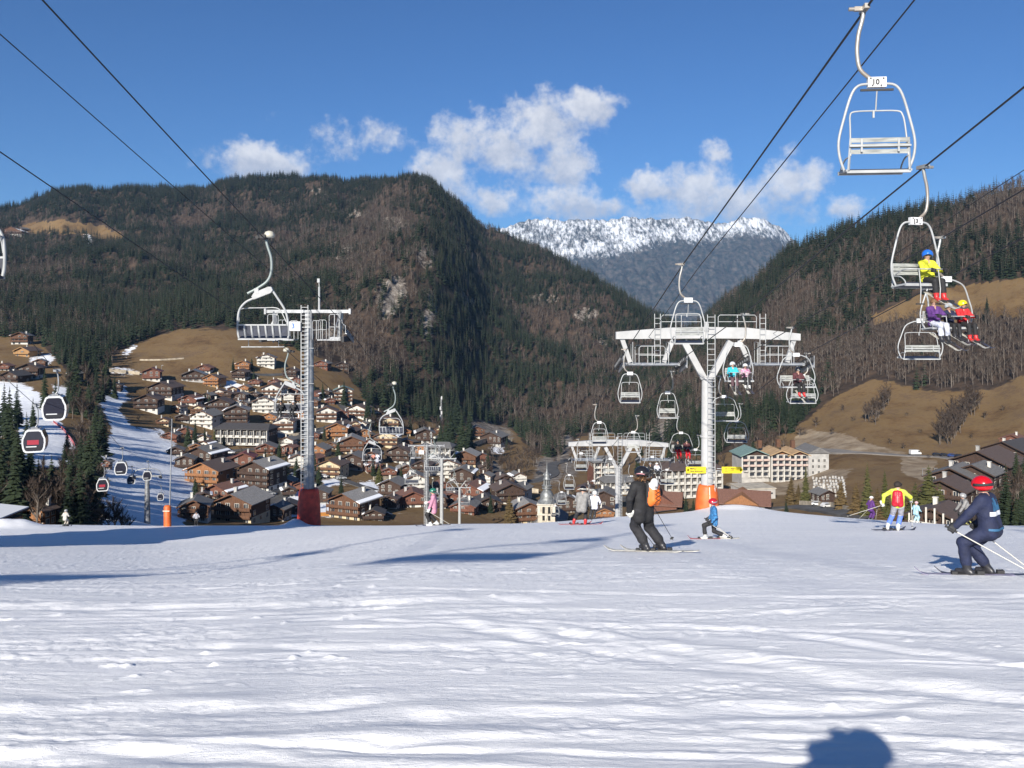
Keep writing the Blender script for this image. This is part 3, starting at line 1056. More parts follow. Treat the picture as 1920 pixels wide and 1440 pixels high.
def scatter(name, protos, X, Y, Z, H, label, cat):
    n = len(X)
    me = bpy.data.meshes.new(name)
    me.vertices.add(n)
    me.vertices.foreach_set('co', np.stack([X, Y, Z - .4], -1).astype(np.float32).reshape(-1))
    add_attr(me, 'size', H)
    add_attr(me, 'turn', rng.uniform(0, 6.283, n))
    k = me.attributes.new('kind_index', 'INT', 'POINT')
    k.data.foreach_set('value', rng.integers(0, len(protos), n).astype(np.int32))
    add_attr(me, 'wide', rng.uniform(.8, 1.3, n))
    o = link(name, me)
    ng = bpy.data.node_groups.new(name, 'GeometryNodeTree')
    ng.interface.new_socket('Geometry', in_out='INPUT', socket_type='NodeSocketGeometry')
    ng.interface.new_socket('Geometry', in_out='OUTPUT', socket_type='NodeSocketGeometry')
    N, L = ng.nodes, ng.links
    gi = N.new('NodeGroupInput'); go = N.new('NodeGroupOutput')

    def named(nm, ty='FLOAT'):
        a = N.new('GeometryNodeInputNamedAttribute'); a.data_type = ty
        a.inputs['Name'].default_value = nm
        return a.outputs[0]
    jo = N.new('GeometryNodeGeometryToInstance')
    for pm in reversed(protos):
        po = bpy.data.objects.new(name + '_source', pm)      # never linked: only the mesh is read
        oi = N.new('GeometryNodeObjectInfo')
        oi.inputs['Object'].default_value = po
        L.new(oi.outputs['Geometry'], jo.inputs[0])
    ip = N.new('GeometryNodeInstanceOnPoints')
    L.new(gi.outputs[0], ip.inputs['Points'])
    L.new(jo.outputs[0], ip.inputs['Instance'])
    ip.inputs['Pick Instance'].default_value = True
    L.new(named('kind_index', 'INT'), ip.inputs['Instance Index'])
    cr = N.new('ShaderNodeCombineXYZ'); L.new(named('turn'), cr.inputs[2])
    L.new(cr.outputs[0], ip.inputs['Rotation'])
    mu = N.new('ShaderNodeMath'); mu.operation = 'MULTIPLY'
    sz = named('size')
    L.new(sz, mu.inputs[0]); L.new(named('wide'), mu.inputs[1])
    cs = N.new('ShaderNodeCombineXYZ')
    L.new(mu.outputs[0], cs.inputs[0]); L.new(mu.outputs[0], cs.inputs[1]); L.new(sz, cs.inputs[2])
    L.new(cs.outputs[0], ip.inputs['Scale'])
    L.new(ip.outputs[0], go.inputs[0])
    md = o.modifiers.new('scatter', 'NODES'); md.node_group = ng
    tag(o, label, cat, kind='stuff')
    return o


def place_tree(meshes, x, y, z, h, wide, label, group, name, cat):
    e = empty(name, (x, y, z - .3), random.uniform(0, 6.283), label, cat, group)
    e.scale = (h * wide, h * wide, h)
    link('trunk', meshes[0], e)
    link('crown', meshes[1], e)
    return e


# --- trees of the village and the near slopes: (photograph position of the foot, height in pixels)
NEAR = []        # (conifer?, x, y, z, h, meshes, label, group)


def add_near(kind, u, v, hpx, meshes, label, group, wide=1.0):
    p = at(u, v)
    h = hpx * p.y / F
    NEAR.append((kind, p.x, p.y, p.z, h, meshes, label, group, wide))


def poly_trees(poly, n, kindp, hm, label_c, label_b, group_c, group_b, seed):
    r = random.Random(seed)
    us = [p[0] for p in poly]; vs = [p[1] for p in poly]
    k = 0
    while k < n:
        u, v = r.uniform(min(us), max(us)), r.uniform(min(vs), max(vs))
        if sdpoly(np.array([u]), np.array([v]), poly)[0] < 0: continue
        k += 1
        p = at(u, v)
        if r.random() < kindp:
            NEAR.append((1, p.x, p.y, p.z, r.uniform(.75, 1.2) * hm, CONI_HI[r.randrange(3)], label_c, group_c, 1.05))
        else:
            NEAR.append((0, p.x, p.y, p.z, r.uniform(.6, 1.0) * hm * .85, BARE_HI[r.randrange(3)], label_b, group_b, 1.0))


for u, v, h in [(62, 805, 62), (32, 800, 84), (50, 850, 80), (8, 815, 100), (-25, 860, 160), (-48, 815, 150), (-12, 790, 90), (126, 860, 60), (18, 872, 150), (42, 968, 150), (4, 985, 175), (28, 1000, 160), (72, 985, 132), (97, 985, 135), (120, 900, 72), (84, 765, 76), (104, 768, 60), (-20, 960, 190), (58, 900, 70), (166, 965, 165), (150, 1000, 150), (178, 900, 110), (190, 850, 90), (128, 1000, 120)]:
    add_near(1, u, v, h, CONI_HI[int(u) % 3], 'dark spruce in the wood beside the snow run at the foot of the gondola line', 'spruces beside the lower snow run')
poly_trees([(-60, 880), (45, 880), (60, 1000), (-60, 1000)], 16, .9, 17, 'dark spruce in the wood beside the snow run at the foot of the gondola line', 'bare broadleaf tree in the wood beside the lower snow run', 'spruces beside the lower snow run', 'bare trees beside the lower snow run', 1)
poly_trees([(140, 850), (172, 790), (192, 775), (192, 860), (172, 1000), (112, 1000), (132, 920)], 52, .3, 14, 'dark spruce in the wood beside the snow run at the foot of the gondola line', 'bare broadleaf tree in the wood beside the lower snow run', 'spruces beside the lower snow run', 'bare trees beside the lower snow run', 2)
poly_trees([(55, 930), (130, 915), (130, 1000), (50, 1000)], 22, .25, 13, 'dark spruce in the wood beside the snow run at the foot of the gondola line', 'bare broadleaf tree in the wood beside the lower snow run', 'spruces beside the lower snow run', 'bare trees beside the lower snow run', 3)
poly_trees([(110, 735), (215, 675), (215, 760), (150, 800), (112, 770)], 46, .5, 15, 'spruce at the lower edge of the forest above the snow run', 'bare tree at the lower edge of the forest above the snow run', 'spruces at the forest edge', 'bare trees at the forest edge', 4)
for u, v, h in [(216, 1000, 75), (203, 1000, 60), (228, 1000, 50), (190, 1000, 66), (238, 1000, 40)]:
    add_near(0, u, v, h, BARE_HI[int(u) % 3], 'bare shrubby tree behind the crest on the lower snow run', 'shrubs on the lower snow run', 1.5)
for u, v, h in [(352, 838, 46), (366, 842, 56), (384, 838, 40), (392, 760, 26), (385, 758, 24), (437, 694, 26), (472, 694, 26), (476, 714, 24), (524, 858, 40), (497, 870, 32), (536, 892, 46), (556, 892, 40), (590, 884, 40), (598, 912, 44), (608, 826, 32), (634, 866, 46), (752, 905, 38),
                (845, 852, 100), (866, 858, 96), (880, 850, 84), (856, 812, 76), (836, 838, 66), (826, 845, 56), (815, 850, 40), (838, 868, 46), (852, 880, 40), (920, 962, 42), (700, 892, 34), (545, 872, 28), (400, 905, 30), (590, 744, 30), (575, 700, 26), (605, 748, 34), (645, 760, 50), (690, 790, 60), (700, 800, 44), (420, 838, 30),
                (1286, 962, 40), (1300, 968, 36), (1474, 972, 36), (1890, 1000, 95), (1905, 1000, 80), (1876, 1000, 70), (1915, 985, 80), (1928, 1000, 100), (1240, 905, 26), (1278, 950, 40)]:
    add_near(1, u, v, h, CONI_HI[int(u) % 3], 'dark spruce standing among the chalets of the village', 'spruces among the chalets')
for u, v, h, k, lab in [(402, 842, 44, 0, 'olive green conifer at the left end of the white balconied hotel'), (711, 908, 38, 2, 'round olive conifer below the six-seat chair in the village'), (955, 984, 62, 1, 'broad rusty green conifer just behind the crest left of the church'),
                        (1511, 945, 76, 0, 'tall narrow green conifer in front of the hotel under construction'), (1483, 946, 58, 1, 'broad rusty conifer left of the tall green one before the white hotel'), (1497, 944, 40, 1, 'small rusty conifer between its taller neighbours before the hotel'),
                        (1626, 968, 104, 0, 'tall green conifer beside the cemetery wall'), (1659, 970, 94, 0, 'slender green conifer behind the skier with the red backpack'), (1741, 992, 124, 2, 'wide olive conifer beside the brown chalets on the right'), (1605, 966, 66, 1, 'rusty conifer left of the tall green one by the cemetery'),
                        (1577, 956, 62, 1, 'rusty bushy conifer at the corner of the cemetery'), (1645, 972, 64, 1, 'low rusty conifer between the two slender green ones'), (1716, 992, 92, 2, 'lower olive conifer on the left of the wide one by the brown chalets'), (1762, 990, 88, 2, 'lower olive conifer on the right of the wide one by the brown chalets'), (1700, 985, 66, 1, 'small rusty conifer behind the yellow jacketed skier')]:
    add_near(1, u, v, h, CONI_OLIVE[k], lab, 'conifers of the village gardens', .85 if k == 0 else 1.0)
BG = ('bare trees around the village', 'bare grey tree on the slopes around the village')
poly_trees([(1622, 790), (1660, 750), (1668, 760), (1640, 800)], 16, 0, 17, '', 'pale bare tree in the small clump on the brown pasture', '', 'bare trees in the small pasture clump', 5)
poly_trees([(1752, 832), (1780, 790), (1832, 750), (1838, 770), (1800, 820), (1776, 838)], 40, 0, 18, '', 'pale bare tree in the long clump on the brown pasture', '', 'bare trees in the long pasture clump', 6)
poly_trees([(1370, 845), (1420, 830), (1475, 815), (1470, 840), (1400, 862), (1372, 868)], 30, .05, 14, 'dark spruce standing among the chalets of the village', BG[1], 'spruces among the chalets', BG[0], 7)
poly_trees([(900, 860), (960, 840), (1000, 850), (1010, 880), (960, 905), (930, 900), (905, 890)], 40, .12, 13, 'dark spruce standing among the chalets of the village', BG[1], 'spruces among the chalets', BG[0], 8)
poly_trees([(1080, 900), (1090, 850), (1170, 845), (1230, 850), (1330, 862), (1370, 880), (1270, 900), (1180, 880), (1120, 905)], 60, .1, 12, 'dark spruce standing among the chalets of the village', BG[1], 'spruces among the chalets', BG[0], 9)
poly_trees([(1040, 950), (1070, 920), (1110, 915), (1120, 960), (1080, 970)], 14, .0, 9, '', BG[1], '', BG[0], 10)
poly_trees([(1850, 985), (1880, 930), (1930, 905), (1940, 1000), (1860, 1000)], 16, .1, 11, 'dark spruce standing among the chalets of the village', BG[1], 'spruces among the chalets', BG[0], 11)
poly_trees([(340, 870), (700, 800), (780, 860), (740, 960), (500, 960), (360, 960)], 36, .15, 7, 'dark spruce standing among the chalets of the village', BG[1], 'spruces among the chalets', BG[0], 12)
poly_trees([(680, 790), (760, 800), (850, 800), (830, 812), (760, 815), (690, 810)], 30, .2, 13, 'dark spruce standing among the chalets of the village', BG[1], 'spruces among the chalets', BG[0], 13)
# a stand of spruces left of the frame: its shade lies across the left of the piste and the foot of the lift tower
for i, (sx, sy, hh) in enumerate([(-33, 35, 18.5), (-30, 32, 18), (-28.2, 35.5, 18.5), (-31.5, 29, 17), (-26.4, 32.5, 18.5), (-34, 27, 16), (-28, 30, 18)]):
    NEAR.append((1, sx, sy, float(piste_z(sx, sy)), hh, CONI_HI[i % 3], 'tall spruce in the stand at the left edge of the piste', 'spruces at the left edge of the piste', 1.2))

BUDGET = {1: 300, 0: 300}
nk = {1: 0, 0: 0}
for (kind, x, y, z, h, ms, lab, grp, wide) in NEAR:
    place_tree(ms, x, y, z, h, wide, lab, grp, 'conifer_tree' if kind else 'bare_tree', 'tree')
    nk[kind] += 1
print('near trees', nk)
# the largest of the forest trees are things too, the rest of the forest is stuff
px = FH / FY * F + rng.normal(0, .01, len(FX))
single = np.zeros(len(FX), bool)
for kind in (1, 0):
    left = max(0, BUDGET[kind] - nk[kind])
    ids = np.where(FC == bool(kind))[0]
    ids = ids[np.argsort(-px[ids])][:left]
    single[ids] = True
    for i in ids:
        hill = 'right-hand hillside' if FU[i] > 1290 else 'slope behind the village'
        if kind:
            place_tree(CONI_HI[i % 3], FX[i], FY[i], FZ[i], FH[i], 1.0, f'dark spruce at the lower edge of the woods on the {hill}', f'spruces of the woods on the {hill}', 'conifer_tree', 'tree')
        else:
            place_tree(BARE_HI[i % 3], FX[i], FY[i], FZ[i], FH[i], 1.0, f'leafless grey tree at the lower edge of the woods on the {hill}', f'leafless trees of the woods on the {hill}', 'bare_tree', 'tree')
for nm, sel, pr, lab in (('conifer_forest', FC & ~single, CONI_LO, 'dense dark conifer forest covering the mountainsides'), ('bare_woods', ~FC & ~single, BARE_LO, 'leafless brown broadleaf woods mixed through the mountainsides')):
    scatter(nm, pr, FX[sel], FY[sel], FZ[sel], FH[sel], lab, 'forest')
# ------------------------------------------------------------------ ski lifts
M_GALV = mat('galvanised_steel', (.38, .39, .40), .42, .5, var=.3, scale=2.5)
M_WHITE = mat('white_paint', (.43, .43, .425), .45, 0, var=.12, scale=1.6)
M_WHITE2 = mat('chair_white', (.40, .41, .41), .42, 0, var=.12, scale=3)
M_DARK = mat('dark_rubber', (.03, .03, .032), .7)
M_ROPE = mat('steel_rope', (.045, .045, .05), .55, .5)
M_SEAT = mat('navy_seat', (.022, .028, .05), .6, var=.3, scale=6)
M_SLAT = mat('slat_grey', (.34, .35, .33), .6, var=.3, scale=5, stretch=(1, 6, 6))
M_PLATE = mat('plate_white', (.66, .66, .66), .5)
M_ORANGE = mat('orange_pad', (.62, .125, .022), .55, var=.25, scale=2.2, bump=.3, bscale=4)
M_RED = mat('red_pad', (.76, .075, .035), .55, var=.3, scale=2.2, bump=.3, bscale=4)
M_YELLOW = mat('yellow_sign', (.80, .62, .01), .5, var=.1, scale=6)
M_BLACK = mat('black_print', (.02, .02, .02), .6)
M_BLUE = mat('blue_print', (.05, .15, .45), .6)
M_RUSTARM = mat('arm_steel', (.40, .42, .42), .45, .45, two=(.33, .28, .23), scale=2.2)
M_GRATE = mat('walkway_grating', (.36, .37, .38), .6, .4, var=.3, scale=9)


def text_mesh(body, size, m, align='CENTER'):
    cu = bpy.data.curves.new('lettering', 'FONT')
    cu.body = body; cu.size = size; cu.align_x = align; cu.align_y = 'CENTER'
    cu.extrude = .002
    cu.offset = size * .035
    o = bpy.data.objects.new('lettering', cu)
    col.objects.link(o)
    dg = bpy.context.evaluated_depsgraph_get()
    me = bpy.data.meshes.new_from_object(o.evaluated_get(dg))
    bpy.data.objects.remove(o)
    me.materials.clear(); me.materials.append(m)
    return me


def facing(o, loc):
    """stand lettering upright, facing the camera (-y)"""
    o.location = loc
    o.rotation_euler = (math.radians(90), 0, 0)


def smooth_path(pts, n=4):
    """Catmull-Rom through the points"""
    P = [Vector(p) for p in pts]
    P = [P[0] * 2 - P[1]] + P + [P[-1] * 2 - P[-2]]
    out = []
    for i in range(1, len(P) - 2):
        for k in range(n):
            t = k / n
            out.append(.5 * ((2 * P[i]) + (P[i + 1] - P[i - 1]) * t + (2 * P[i - 1] - 5 * P[i] + 4 * P[i + 1] - P[i + 2]) * t * t + (3 * P[i] - P[i - 1] - 3 * P[i + 1] + P[i + 2]) * t**3))
    out.append(P[-2])
    return out


# ---- ropes: lateral position and height against distance
ROPES = {
    'leftmost': (6.0, [(-45, 16.4), (14.7, 5.35), (31.2, 1.93), (50, -2.35), (92, -14.27), (140, -29.5), (230, -62)]),
    'inner_left': (9.5, [(-45, 17.2), (20.5, 3.51), (36.5, .22), (50, -2.25), (92, -14.2), (140, -29.5), (230, -62)]),
    'inner_right': (13.0, [(-45, 17.0), (26.9, 2.47), (41, -.345), (50, -2.04), (92, -14.1), (140, -29.4), (230, -62)]),
    'rightmost': (16.5, [(-45, 17.2), (28.6, 2.67), (50, -1.95), (92, -14.1), (140, -29.4), (230, -62)]),
    'six_up': (-19.9, [(-60, 25.5), (34.5, 6.53), (72, -1.0), (172, -26.0), (280, -55.0), (400, -86)]),
    'six_down': (-13.3, [(-60, 26.2), (25.1, 9.07), (47, 4.5), (72, -.65), (172, -25.7), (280, -54.8), (400, -86)]),
}
LINES = {
    'double_line': (7.67, [(-45, 18.6), (16.9, 6.1), (36.4, 2.17), (50, -1.0), (92, -12.7)]),
    'triple_line': (14.67, [(-45, 19), (26.5, 4.08), (50, -.8), (92, -12.6)]),
    'six_line': (-16.6, [(-60, 27.5), (28.8, 9.26), (72, 1.45), (172, -23.6)]),
}


def rope_z(name, y):
    x, pts = (ROPES.get(name) or LINES[name])
    return float(np.interp(y, [p[0] for p in pts], [p[1] for p in pts]))


def rope(name, r, label, src):
    x, pts = src[name]
    out = []
    for (a, b) in zip(pts[:-1], pts[1:]):
        n = max(2, int((b[0] - a[0]) / 6))
        for k in range(n):
            t = k / n
            sag = -.0012 * (b[0] - a[0]) ** 2 * .25 * 4 * t * (1 - t) * .12
            out.append((x, a[0] + (b[0] - a[0]) * t, a[1] + (b[1] - a[1]) * t + sag))
    out.append((x, *pts[-1]))
    o = MB().tube(out, r, 8).build('lift_rope', M_ROPE)
    tag(o, label, 'cable', 'ropes of the chairlifts')


rope('leftmost', .021, 'dark steel haul rope leading up past the empty chair marked 10', ROPES)
rope('inner_left', .021, 'dark haul rope carrying the chair with the child in the yellow jacket', ROPES)
rope('inner_right', .021, 'dark haul rope carrying the chair with three riders on the right', ROPES)
rope('rightmost', .021, 'dark haul rope at the far right side of the double tower', ROPES)
rope('six_up', .026, 'lowest of the three dark ropes at upper left, carrying the chair at the frame edge', ROPES)
rope('six_down', .026, 'uppermost of the three dark ropes at upper left, carrying the empty six-seat chair', ROPES)
rope('double_line', .016, 'thin dark signal line between the two ropes of the double chairlift', LINES)
rope('triple_line', .012, 'thin dark signal line between the two ropes of the triple chairlift', LINES)
rope('six_line', .02, 'middle of the three dark lines at upper left, ending at the tower head', LINES)


# ---- chairs of the two fixed chairlifts
def chair_meshes(wf, m, down, cx):
    """grip at the origin; faces -y. m: side the arm bows to; cx: lateral centre of the chair"""
    D = {}
    px = cx
    arm = smooth_path([(0, 0, .02), (.045 * m, 0, -.2), (.10 * m, 0, -.42), (.12 * m, 0, -.72), (.07 * m, 0, -1.0), (px * .45, 0, -1.16), (px + .12 * m, 0, -1.21)])
    D['hanger_arm'] = (MB().tube(arm, .037, 8), M_RUSTARM)
    D['grip'] = (MB().box((0, 0, .03), (.09, .36, .08)).box((.07 * m, 0, .03), (.2, .07, .07)).tube([(.12 * m, 0, .03), (.26 * m, 0, .03)], .035, 8), M_RUSTARM)
    D['number_plate'] = (MB().box((px, 0, -1.23), (.30, .1, .17)), M_PLATE)
    fr = MB()
    for s in (-1, 1):
        fr.tube(smooth_path([(px + s * .12, 0, -1.25), (px + s * .30, 0, -1.28), (px + s * .42 * wf, 0, -1.44), (px + s * .545 * wf, 0, -1.86), (px + s * .625 * wf, 0, -2.22), (px + s * .605 * wf, 0, -2.5), (px + s * .52 * wf, -.02, -2.74)]), .023, 8)
        fr.bar((px + s * .52 * wf, .14, -2.74), (px + s * .52 * wf, -.36, -2.70), .035)
        fr.bar((px + s * .50 * wf, .14, -2.74), (px + s * .47 * wf, .17, -2.2), .03)
        fr.tube(smooth_path([(px + s * .47 * wf, .12, -2.5), (px + s * .49 * wf, -.12, -2.52), (px + s * .50 * wf, -.3, -2.62), (px + s * .51 * wf, -.34, -2.71)], 3), .014, 6)
    D['frame'] = (fr, M_WHITE2)
    st = MB()
    st.box((px, -.13, -2.705), (1.0 * wf, .44, .045), Euler((math.radians(-8), 0, 0)).to_matrix())
    D['seat'] = (st, M_SEAT)
    D['seat_edge'] = (MB().bar((px - .54 * wf, -.37, -2.71), (px + .54 * wf, -.37, -2.71), .05, .06).bar((px - .52 * wf, .11, -2.76), (px + .52 * wf, .11, -2.76), .045), M_WHITE2)
    bk = MB()
    rot = Euler((math.radians(-10), 0, 0)).to_matrix()
    for zz in (-2.24, -2.335, -2.43):
        bk.box((px, .165 - (zz + 2.3) * -.12, zz), (.95 * wf, .03, .075), rot)
    D['backrest'] = (bk, M_SLAT)
    D['backrest_bar'] = (MB().bar((px - .5 * wf, .20, -2.34), (px + .5 * wf, .20, -2.34), .028).bar((px - .3 * wf, .19, -2.44), (px - .3 * wf, .19, -2.22), .03).bar((px + .3 * wf, .19, -2.44), (px + .3 * wf, .19, -2.22), .03), M_WHITE2)
    sb = MB()
    if not down:
        sb.tube(smooth_path([(px - .47 * wf, .16, -2.5), (px - .45 * wf, .06, -2.0), (px - .43 * wf, -.02, -1.78), (px - .35 * wf, -.04, -1.71), (px, -.05, -1.70), (px + .35 * wf, -.04, -1.71), (px + .43 * wf, -.02, -1.78), (px + .45 * wf, .06, -2.0), (px + .47 * wf, .16, -2.5)], 3), .015, 6)
        sb.tube([(px, -.05, -1.70), (px, .02, -1.36)], .013, 6)
        D['footrest'] = (MB().bar((px - .27, .02, -1.36), (px + .27, .02, -1.36), .035), M_DARK)
        sb.bar((px + .04, -.04, -1.69), (px + .04, -.04, -1.82), .03)
    else:
        sb.tube(smooth_path([(px - .47 * wf, .16, -2.5), (px - .47 * wf, -.15, -2.38), (px - .46 * wf, -.42, -2.36), (px, -.46, -2.36), (px + .46 * wf, -.42, -2.36), (px + .47 * wf, -.15, -2.38), (px + .47 * wf, .16, -2.5)], 3), .015, 6)
        for s in (-.25, .25):
            sb.tube([(px + s * wf, -.45, -2.36), (px + s * wf, -.52, -2.8), (px + s * wf, -.50, -3.15)], .013, 6)
        D['footrest'] = (MB().bar((px - .36 * wf, -.50, -3.15), (px - .14 * wf, -.50, -3.15), .03), M_DARK)
        D['footrest_b'] = (MB().bar((px + .14 * wf, -.50, -3.15), (px + .36 * wf, -.50, -3.15), .03), M_DARK)
    D['safety_bar'] = (sb, M_WHITE2)
    return {k: v[0].mesh(k, v[1]) for k, v in D.items()}


CH = {}


def chair(kind, ropename, y, label, group, down=False, up=None, yaw=0.0, text=None):
    wf, m = (1.0, 1) if kind == 'double_chair' else (1.42, -1)
    key = (kind, down)
    if key not in CH: CH[key] = chair_meshes(wf, m, down, -.2 * m)
    x = ROPES[ropename][0]
    riding_up = ropename in ('inner_left', 'inner_right') if up is None else up
    e = empty(kind, (x, y, rope_z(ropename, y)), (0 if riding_up else math.pi) + yaw, label, 'chairlift chair', group)
    kids = {}
    for k, me in CH[key].items():
        if k in ('seat_edge', 'backrest_bar', 'footrest', 'footrest_b'): continue
        kids[k] = link(k, me, e)
    link('seat_edge', CH[key]['seat_edge'], kids['seat'])
    link('backrest_bar', CH[key]['backrest_bar'], kids['backrest'])
    link('footrest', CH[key]['footrest'], kids['safety_bar'])
    if 'footrest_b' in CH[key]: link('footrest', CH[key]['footrest_b'], kids['safety_bar'])
    if text:
        s = -1 if riding_up else 1
        o = link('number', text_mesh(text, .125, M_BLACK), kids['number_plate'])
        o.location = (-.2 * m + (0.03 if s > 0 else -.03), s * .054, -1.235)
        o.rotation_euler = (math.radians(90), 0, 0 if s < 0 else math.pi)
        scr = MB()
        for bx, bz in ((-.10, .058), (.11, .062), (-.06, -.06), (.08, -.058)):
            scr.box((-.2 * m + bx, s * .056, -1.23 + bz), (.024, .01, .024))
        scr.build('screw', M_DARK, kids['number_plate'])
    return e


DBL = 'empty double chairs going down'
for i, (y, lab, tx) in enumerate([
        (15.1, 'empty double chair marked 10, largest chair hanging high at upper right', '10'),
        (31.2, 'empty double chair hanging in front of the middle of the near double tower', None),
        (46.6, 'empty double chair just under the left end of the near double tower', None),
        (63.0, 'empty double chair hanging above the left end of the second tower', None),
        (79.5, 'empty double chair close above the left arm of the second tower', None),
        (96, 'empty double chair just past the left end of the second tower', None),
        (111, 'small empty double chair above the grey jacketed skier, beside the church', None),
        (127, 'tiny empty double chair low above the crest right of the church', None),
        (-1.5, 'empty double chair overhead on the leftmost rope of the double lift', None)]):
    chair('double_chair', 'leftmost', y, lab, DBL, text=tx, yaw=(-.1 if i == 0 else .04 * math.sin(i * 2.3)))
DBU = 'double chairs going up'
for i, (y, lab, dn, tx) in enumerate([
        (20.5, 'double chair carrying the child in the yellow jacket and blue helmet', True, '13'),
        (36.5, 'double chair carrying two small children in teal and pink in front of the tower', True, None),
        (53.0, 'empty double chair hanging below the left platform, between the two towers', False, None),
        (68.0, 'empty double chair hanging in front of the middle of the second tower', False, None),
        (84.0, 'empty double chair behind the left strut of the second tower', False, None),
        (101, 'empty double chair beyond the mast of the second tower', False, None),
        (118, 'distant empty double chair left of the foot of the second tower', False, None),
        (5.0, 'empty double chair overhead on the second rope of the double lift', False, None)]):
    chair('double_chair', 'inner_left', y, lab, DBU, down=dn, text=tx, yaw=(.22 if i == 0 else .05 * math.sin(i * 1.7)))
TRU = 'triple chairs going up'
for i, (y, lab, dn) in enumerate([
        (26.9, 'triple chair carrying three riders with skis, one in a yellow helmet', True),
        (41.2, 'triple chair with a single rider at the right end of the near tower', True),
        (55.2, 'empty triple chair half hidden behind the mast of the near tower', False),
        (69.3, 'triple chair carrying two riders in bright red trousers', True),
        (83.5, 'triple chair carrying two riders at the right arm of the second tower', True),
        (98, 'distant triple chair behind the head of the skier in black', False),
        (12.8, 'triple chair out beyond the right edge on the third rope', False)]):
    chair('triple_chair', 'inner_right', y, lab, TRU, down=dn, yaw=(.2 if i == 0 else .05 * math.sin(i * 1.9)))
TRD = 'empty triple chairs going down'
for i, (y, lab) in enumerate([
        (35.4, 'empty triple chair below the three riders, in front of the bare woods'),
        (49.8, 'empty triple chair under the right platform of the near tower, below the single rider'),
        (64.4, 'empty triple chair right of the near tower mast, above the rusty roofs'),
        (78.8, 'empty triple chair close left of the near tower mast, above the yellow sign'),
        (93.3, 'empty triple chair below and left of the riders in red trousers'),
        (110, 'distant empty triple chair behind the skier in black')]):
    chair('triple_chair', 'rightmost', y, lab, TRD, yaw=.05 * math.sin(i * 2.9))


# ---- six-seat chairs
def six_meshes():
    D = {}
    D['grip'] = (MB().box((0, 0, .05), (.3, .7, .22)).tube([(-.3, -.25, .02), (-.3, .25, .02)], .1, 8), M_DARK)
    D['grip_cover'] = (MB().lathe([(.05, -.12), (.26, -.1), (.3, .02), (.22, .2), (.05, .26)], 10, (.3, 0, .12)), mat('cream_cover', (.50, .48, .4), .5))
    D['hanger_arm'] = (MB().tube(smooth_path([(.12, 0, -.1), (.22, 0, -.5), (.40, 0, -1.1), (.40, 0, -1.8), (.2, 0, -2.3), (-.25, 0, -2.65), (-.85, 0, -2.98)]), .075, 8), mat('grey_green_arm', (.26, .30, .29), .5, .3))
    ap = -.1
    hd = MB()
    hd.prism([(-.62, -3.15), (-.5, -2.95), (.25, -2.62), (.42, -2.62), (.50, -2.8), (.38, -2.95), (-.5, -3.3)], -.14, .14)
    hd.box((-.36, 0, -2.86), (.22, .3, .3))
    D['hood'] = (hd, M_WHITE2)
    fr = MB()
    fr.tube(smooth_path([(-.5, 0, -3.22), (-.95, 0, -3.45), (-1.27, 0, -3.85), (-1.36, 0, -4.4), (-1.36, 0, -5.0), (-1.30, 0, -5.35)]), .062, 8)
    fr.tube(smooth_path([(.40, 0, -2.72), (.72, 0, -3.2), (1.12, 0, -3.85), (1.27, 0, -4.4), (1.30, 0, -5.0), (1.30, 0, -5.35)]), .062, 8)
    D['frame'] = (fr, M_WHITE2)
    D['seat'] = (MB().box((0, -.3, -5.36), (2.62, .62, .1), Euler((math.radians(-8), 0, 0)).to_matrix()).box((0, .06, -4.98), (2.55, .07, .55)), M_SEAT)
    D['seat_rail'] = (MB().bar((-1.34, -.62, -5.33), (1.34, -.62, -5.33), .09).bar((-1.34, .04, -5.42), (1.34, .04, -5.42), .08), M_WHITE2)
    D['backrest_rail'] = (MB().bar((-1.34, .1, -4.66), (1.20, .1, -4.66), .075), M_WHITE2)
    dv = []
    for k in range(6):
        x = -1.34 + 2.6 * (k + 1) / 7
        dv.append(MB().tube([(x - .03, .12, -4.68), (x, .13, -5.0), (x + .02, .04, -5.3), (x + .03, -.3, -5.36)], .06, 6))
    sb = MB().tube(smooth_path([(-1.3, .02, -4.5), (-1.28, -.1, -4.0), (-1.15, -.3, -3.78), (0, -.35, -3.74), (.55, -.34, -3.74), (.85, -.25, -3.9), (1.2, .0, -4.5)], 3), .03, 6)
    D['safety_bar'] = (sb, M_WHITE2)
    D['footrest'] = (MB().bar((-1.3, -.5, -5.85), (1.0, -.5, -5.85), .05).bar((-.9, -.4, -5.4), (-.9, -.5, -5.85), .03).bar((.7, -.4, -5.4), (.7, -.5, -5.85), .03), M_GALV)
    out = {k: v[0].mesh(k, v[1]) for k, v in D.items()}
    out['divider'] = [d.mesh('seat_divider', M_WHITE2) for d in dv]
    return out


SIX = six_meshes()


def six_chair(ropename, y, label, yaw=0.0):
    up = ropename == 'six_up'
    e = empty('six_seat_chair', (ROPES[ropename][0], y, rope_z(ropename, y)), (math.pi if up else 0) + yaw, label, 'chairlift chair', 'six-seat chairs of the left lift')
    # downhill chairs show their back; uphill ones face the camera: the meshes are built back-to-camera
    kids = {k: link(k, me, e) for k, me in SIX.items() if k not in ('divider', 'grip_cover', 'footrest', 'seat_rail', 'backrest_rail')}
    link('grip_cover', SIX['grip_cover'], kids['grip'])
    link('footrest', SIX['footrest'], kids['safety_bar'])
    link('seat_rail', SIX['seat_rail'], kids['seat']); link('backrest_rail', SIX['backrest_rail'], kids['seat'])
    for me in SIX['divider']: link('seat_divider', me, kids['seat'])
    return e


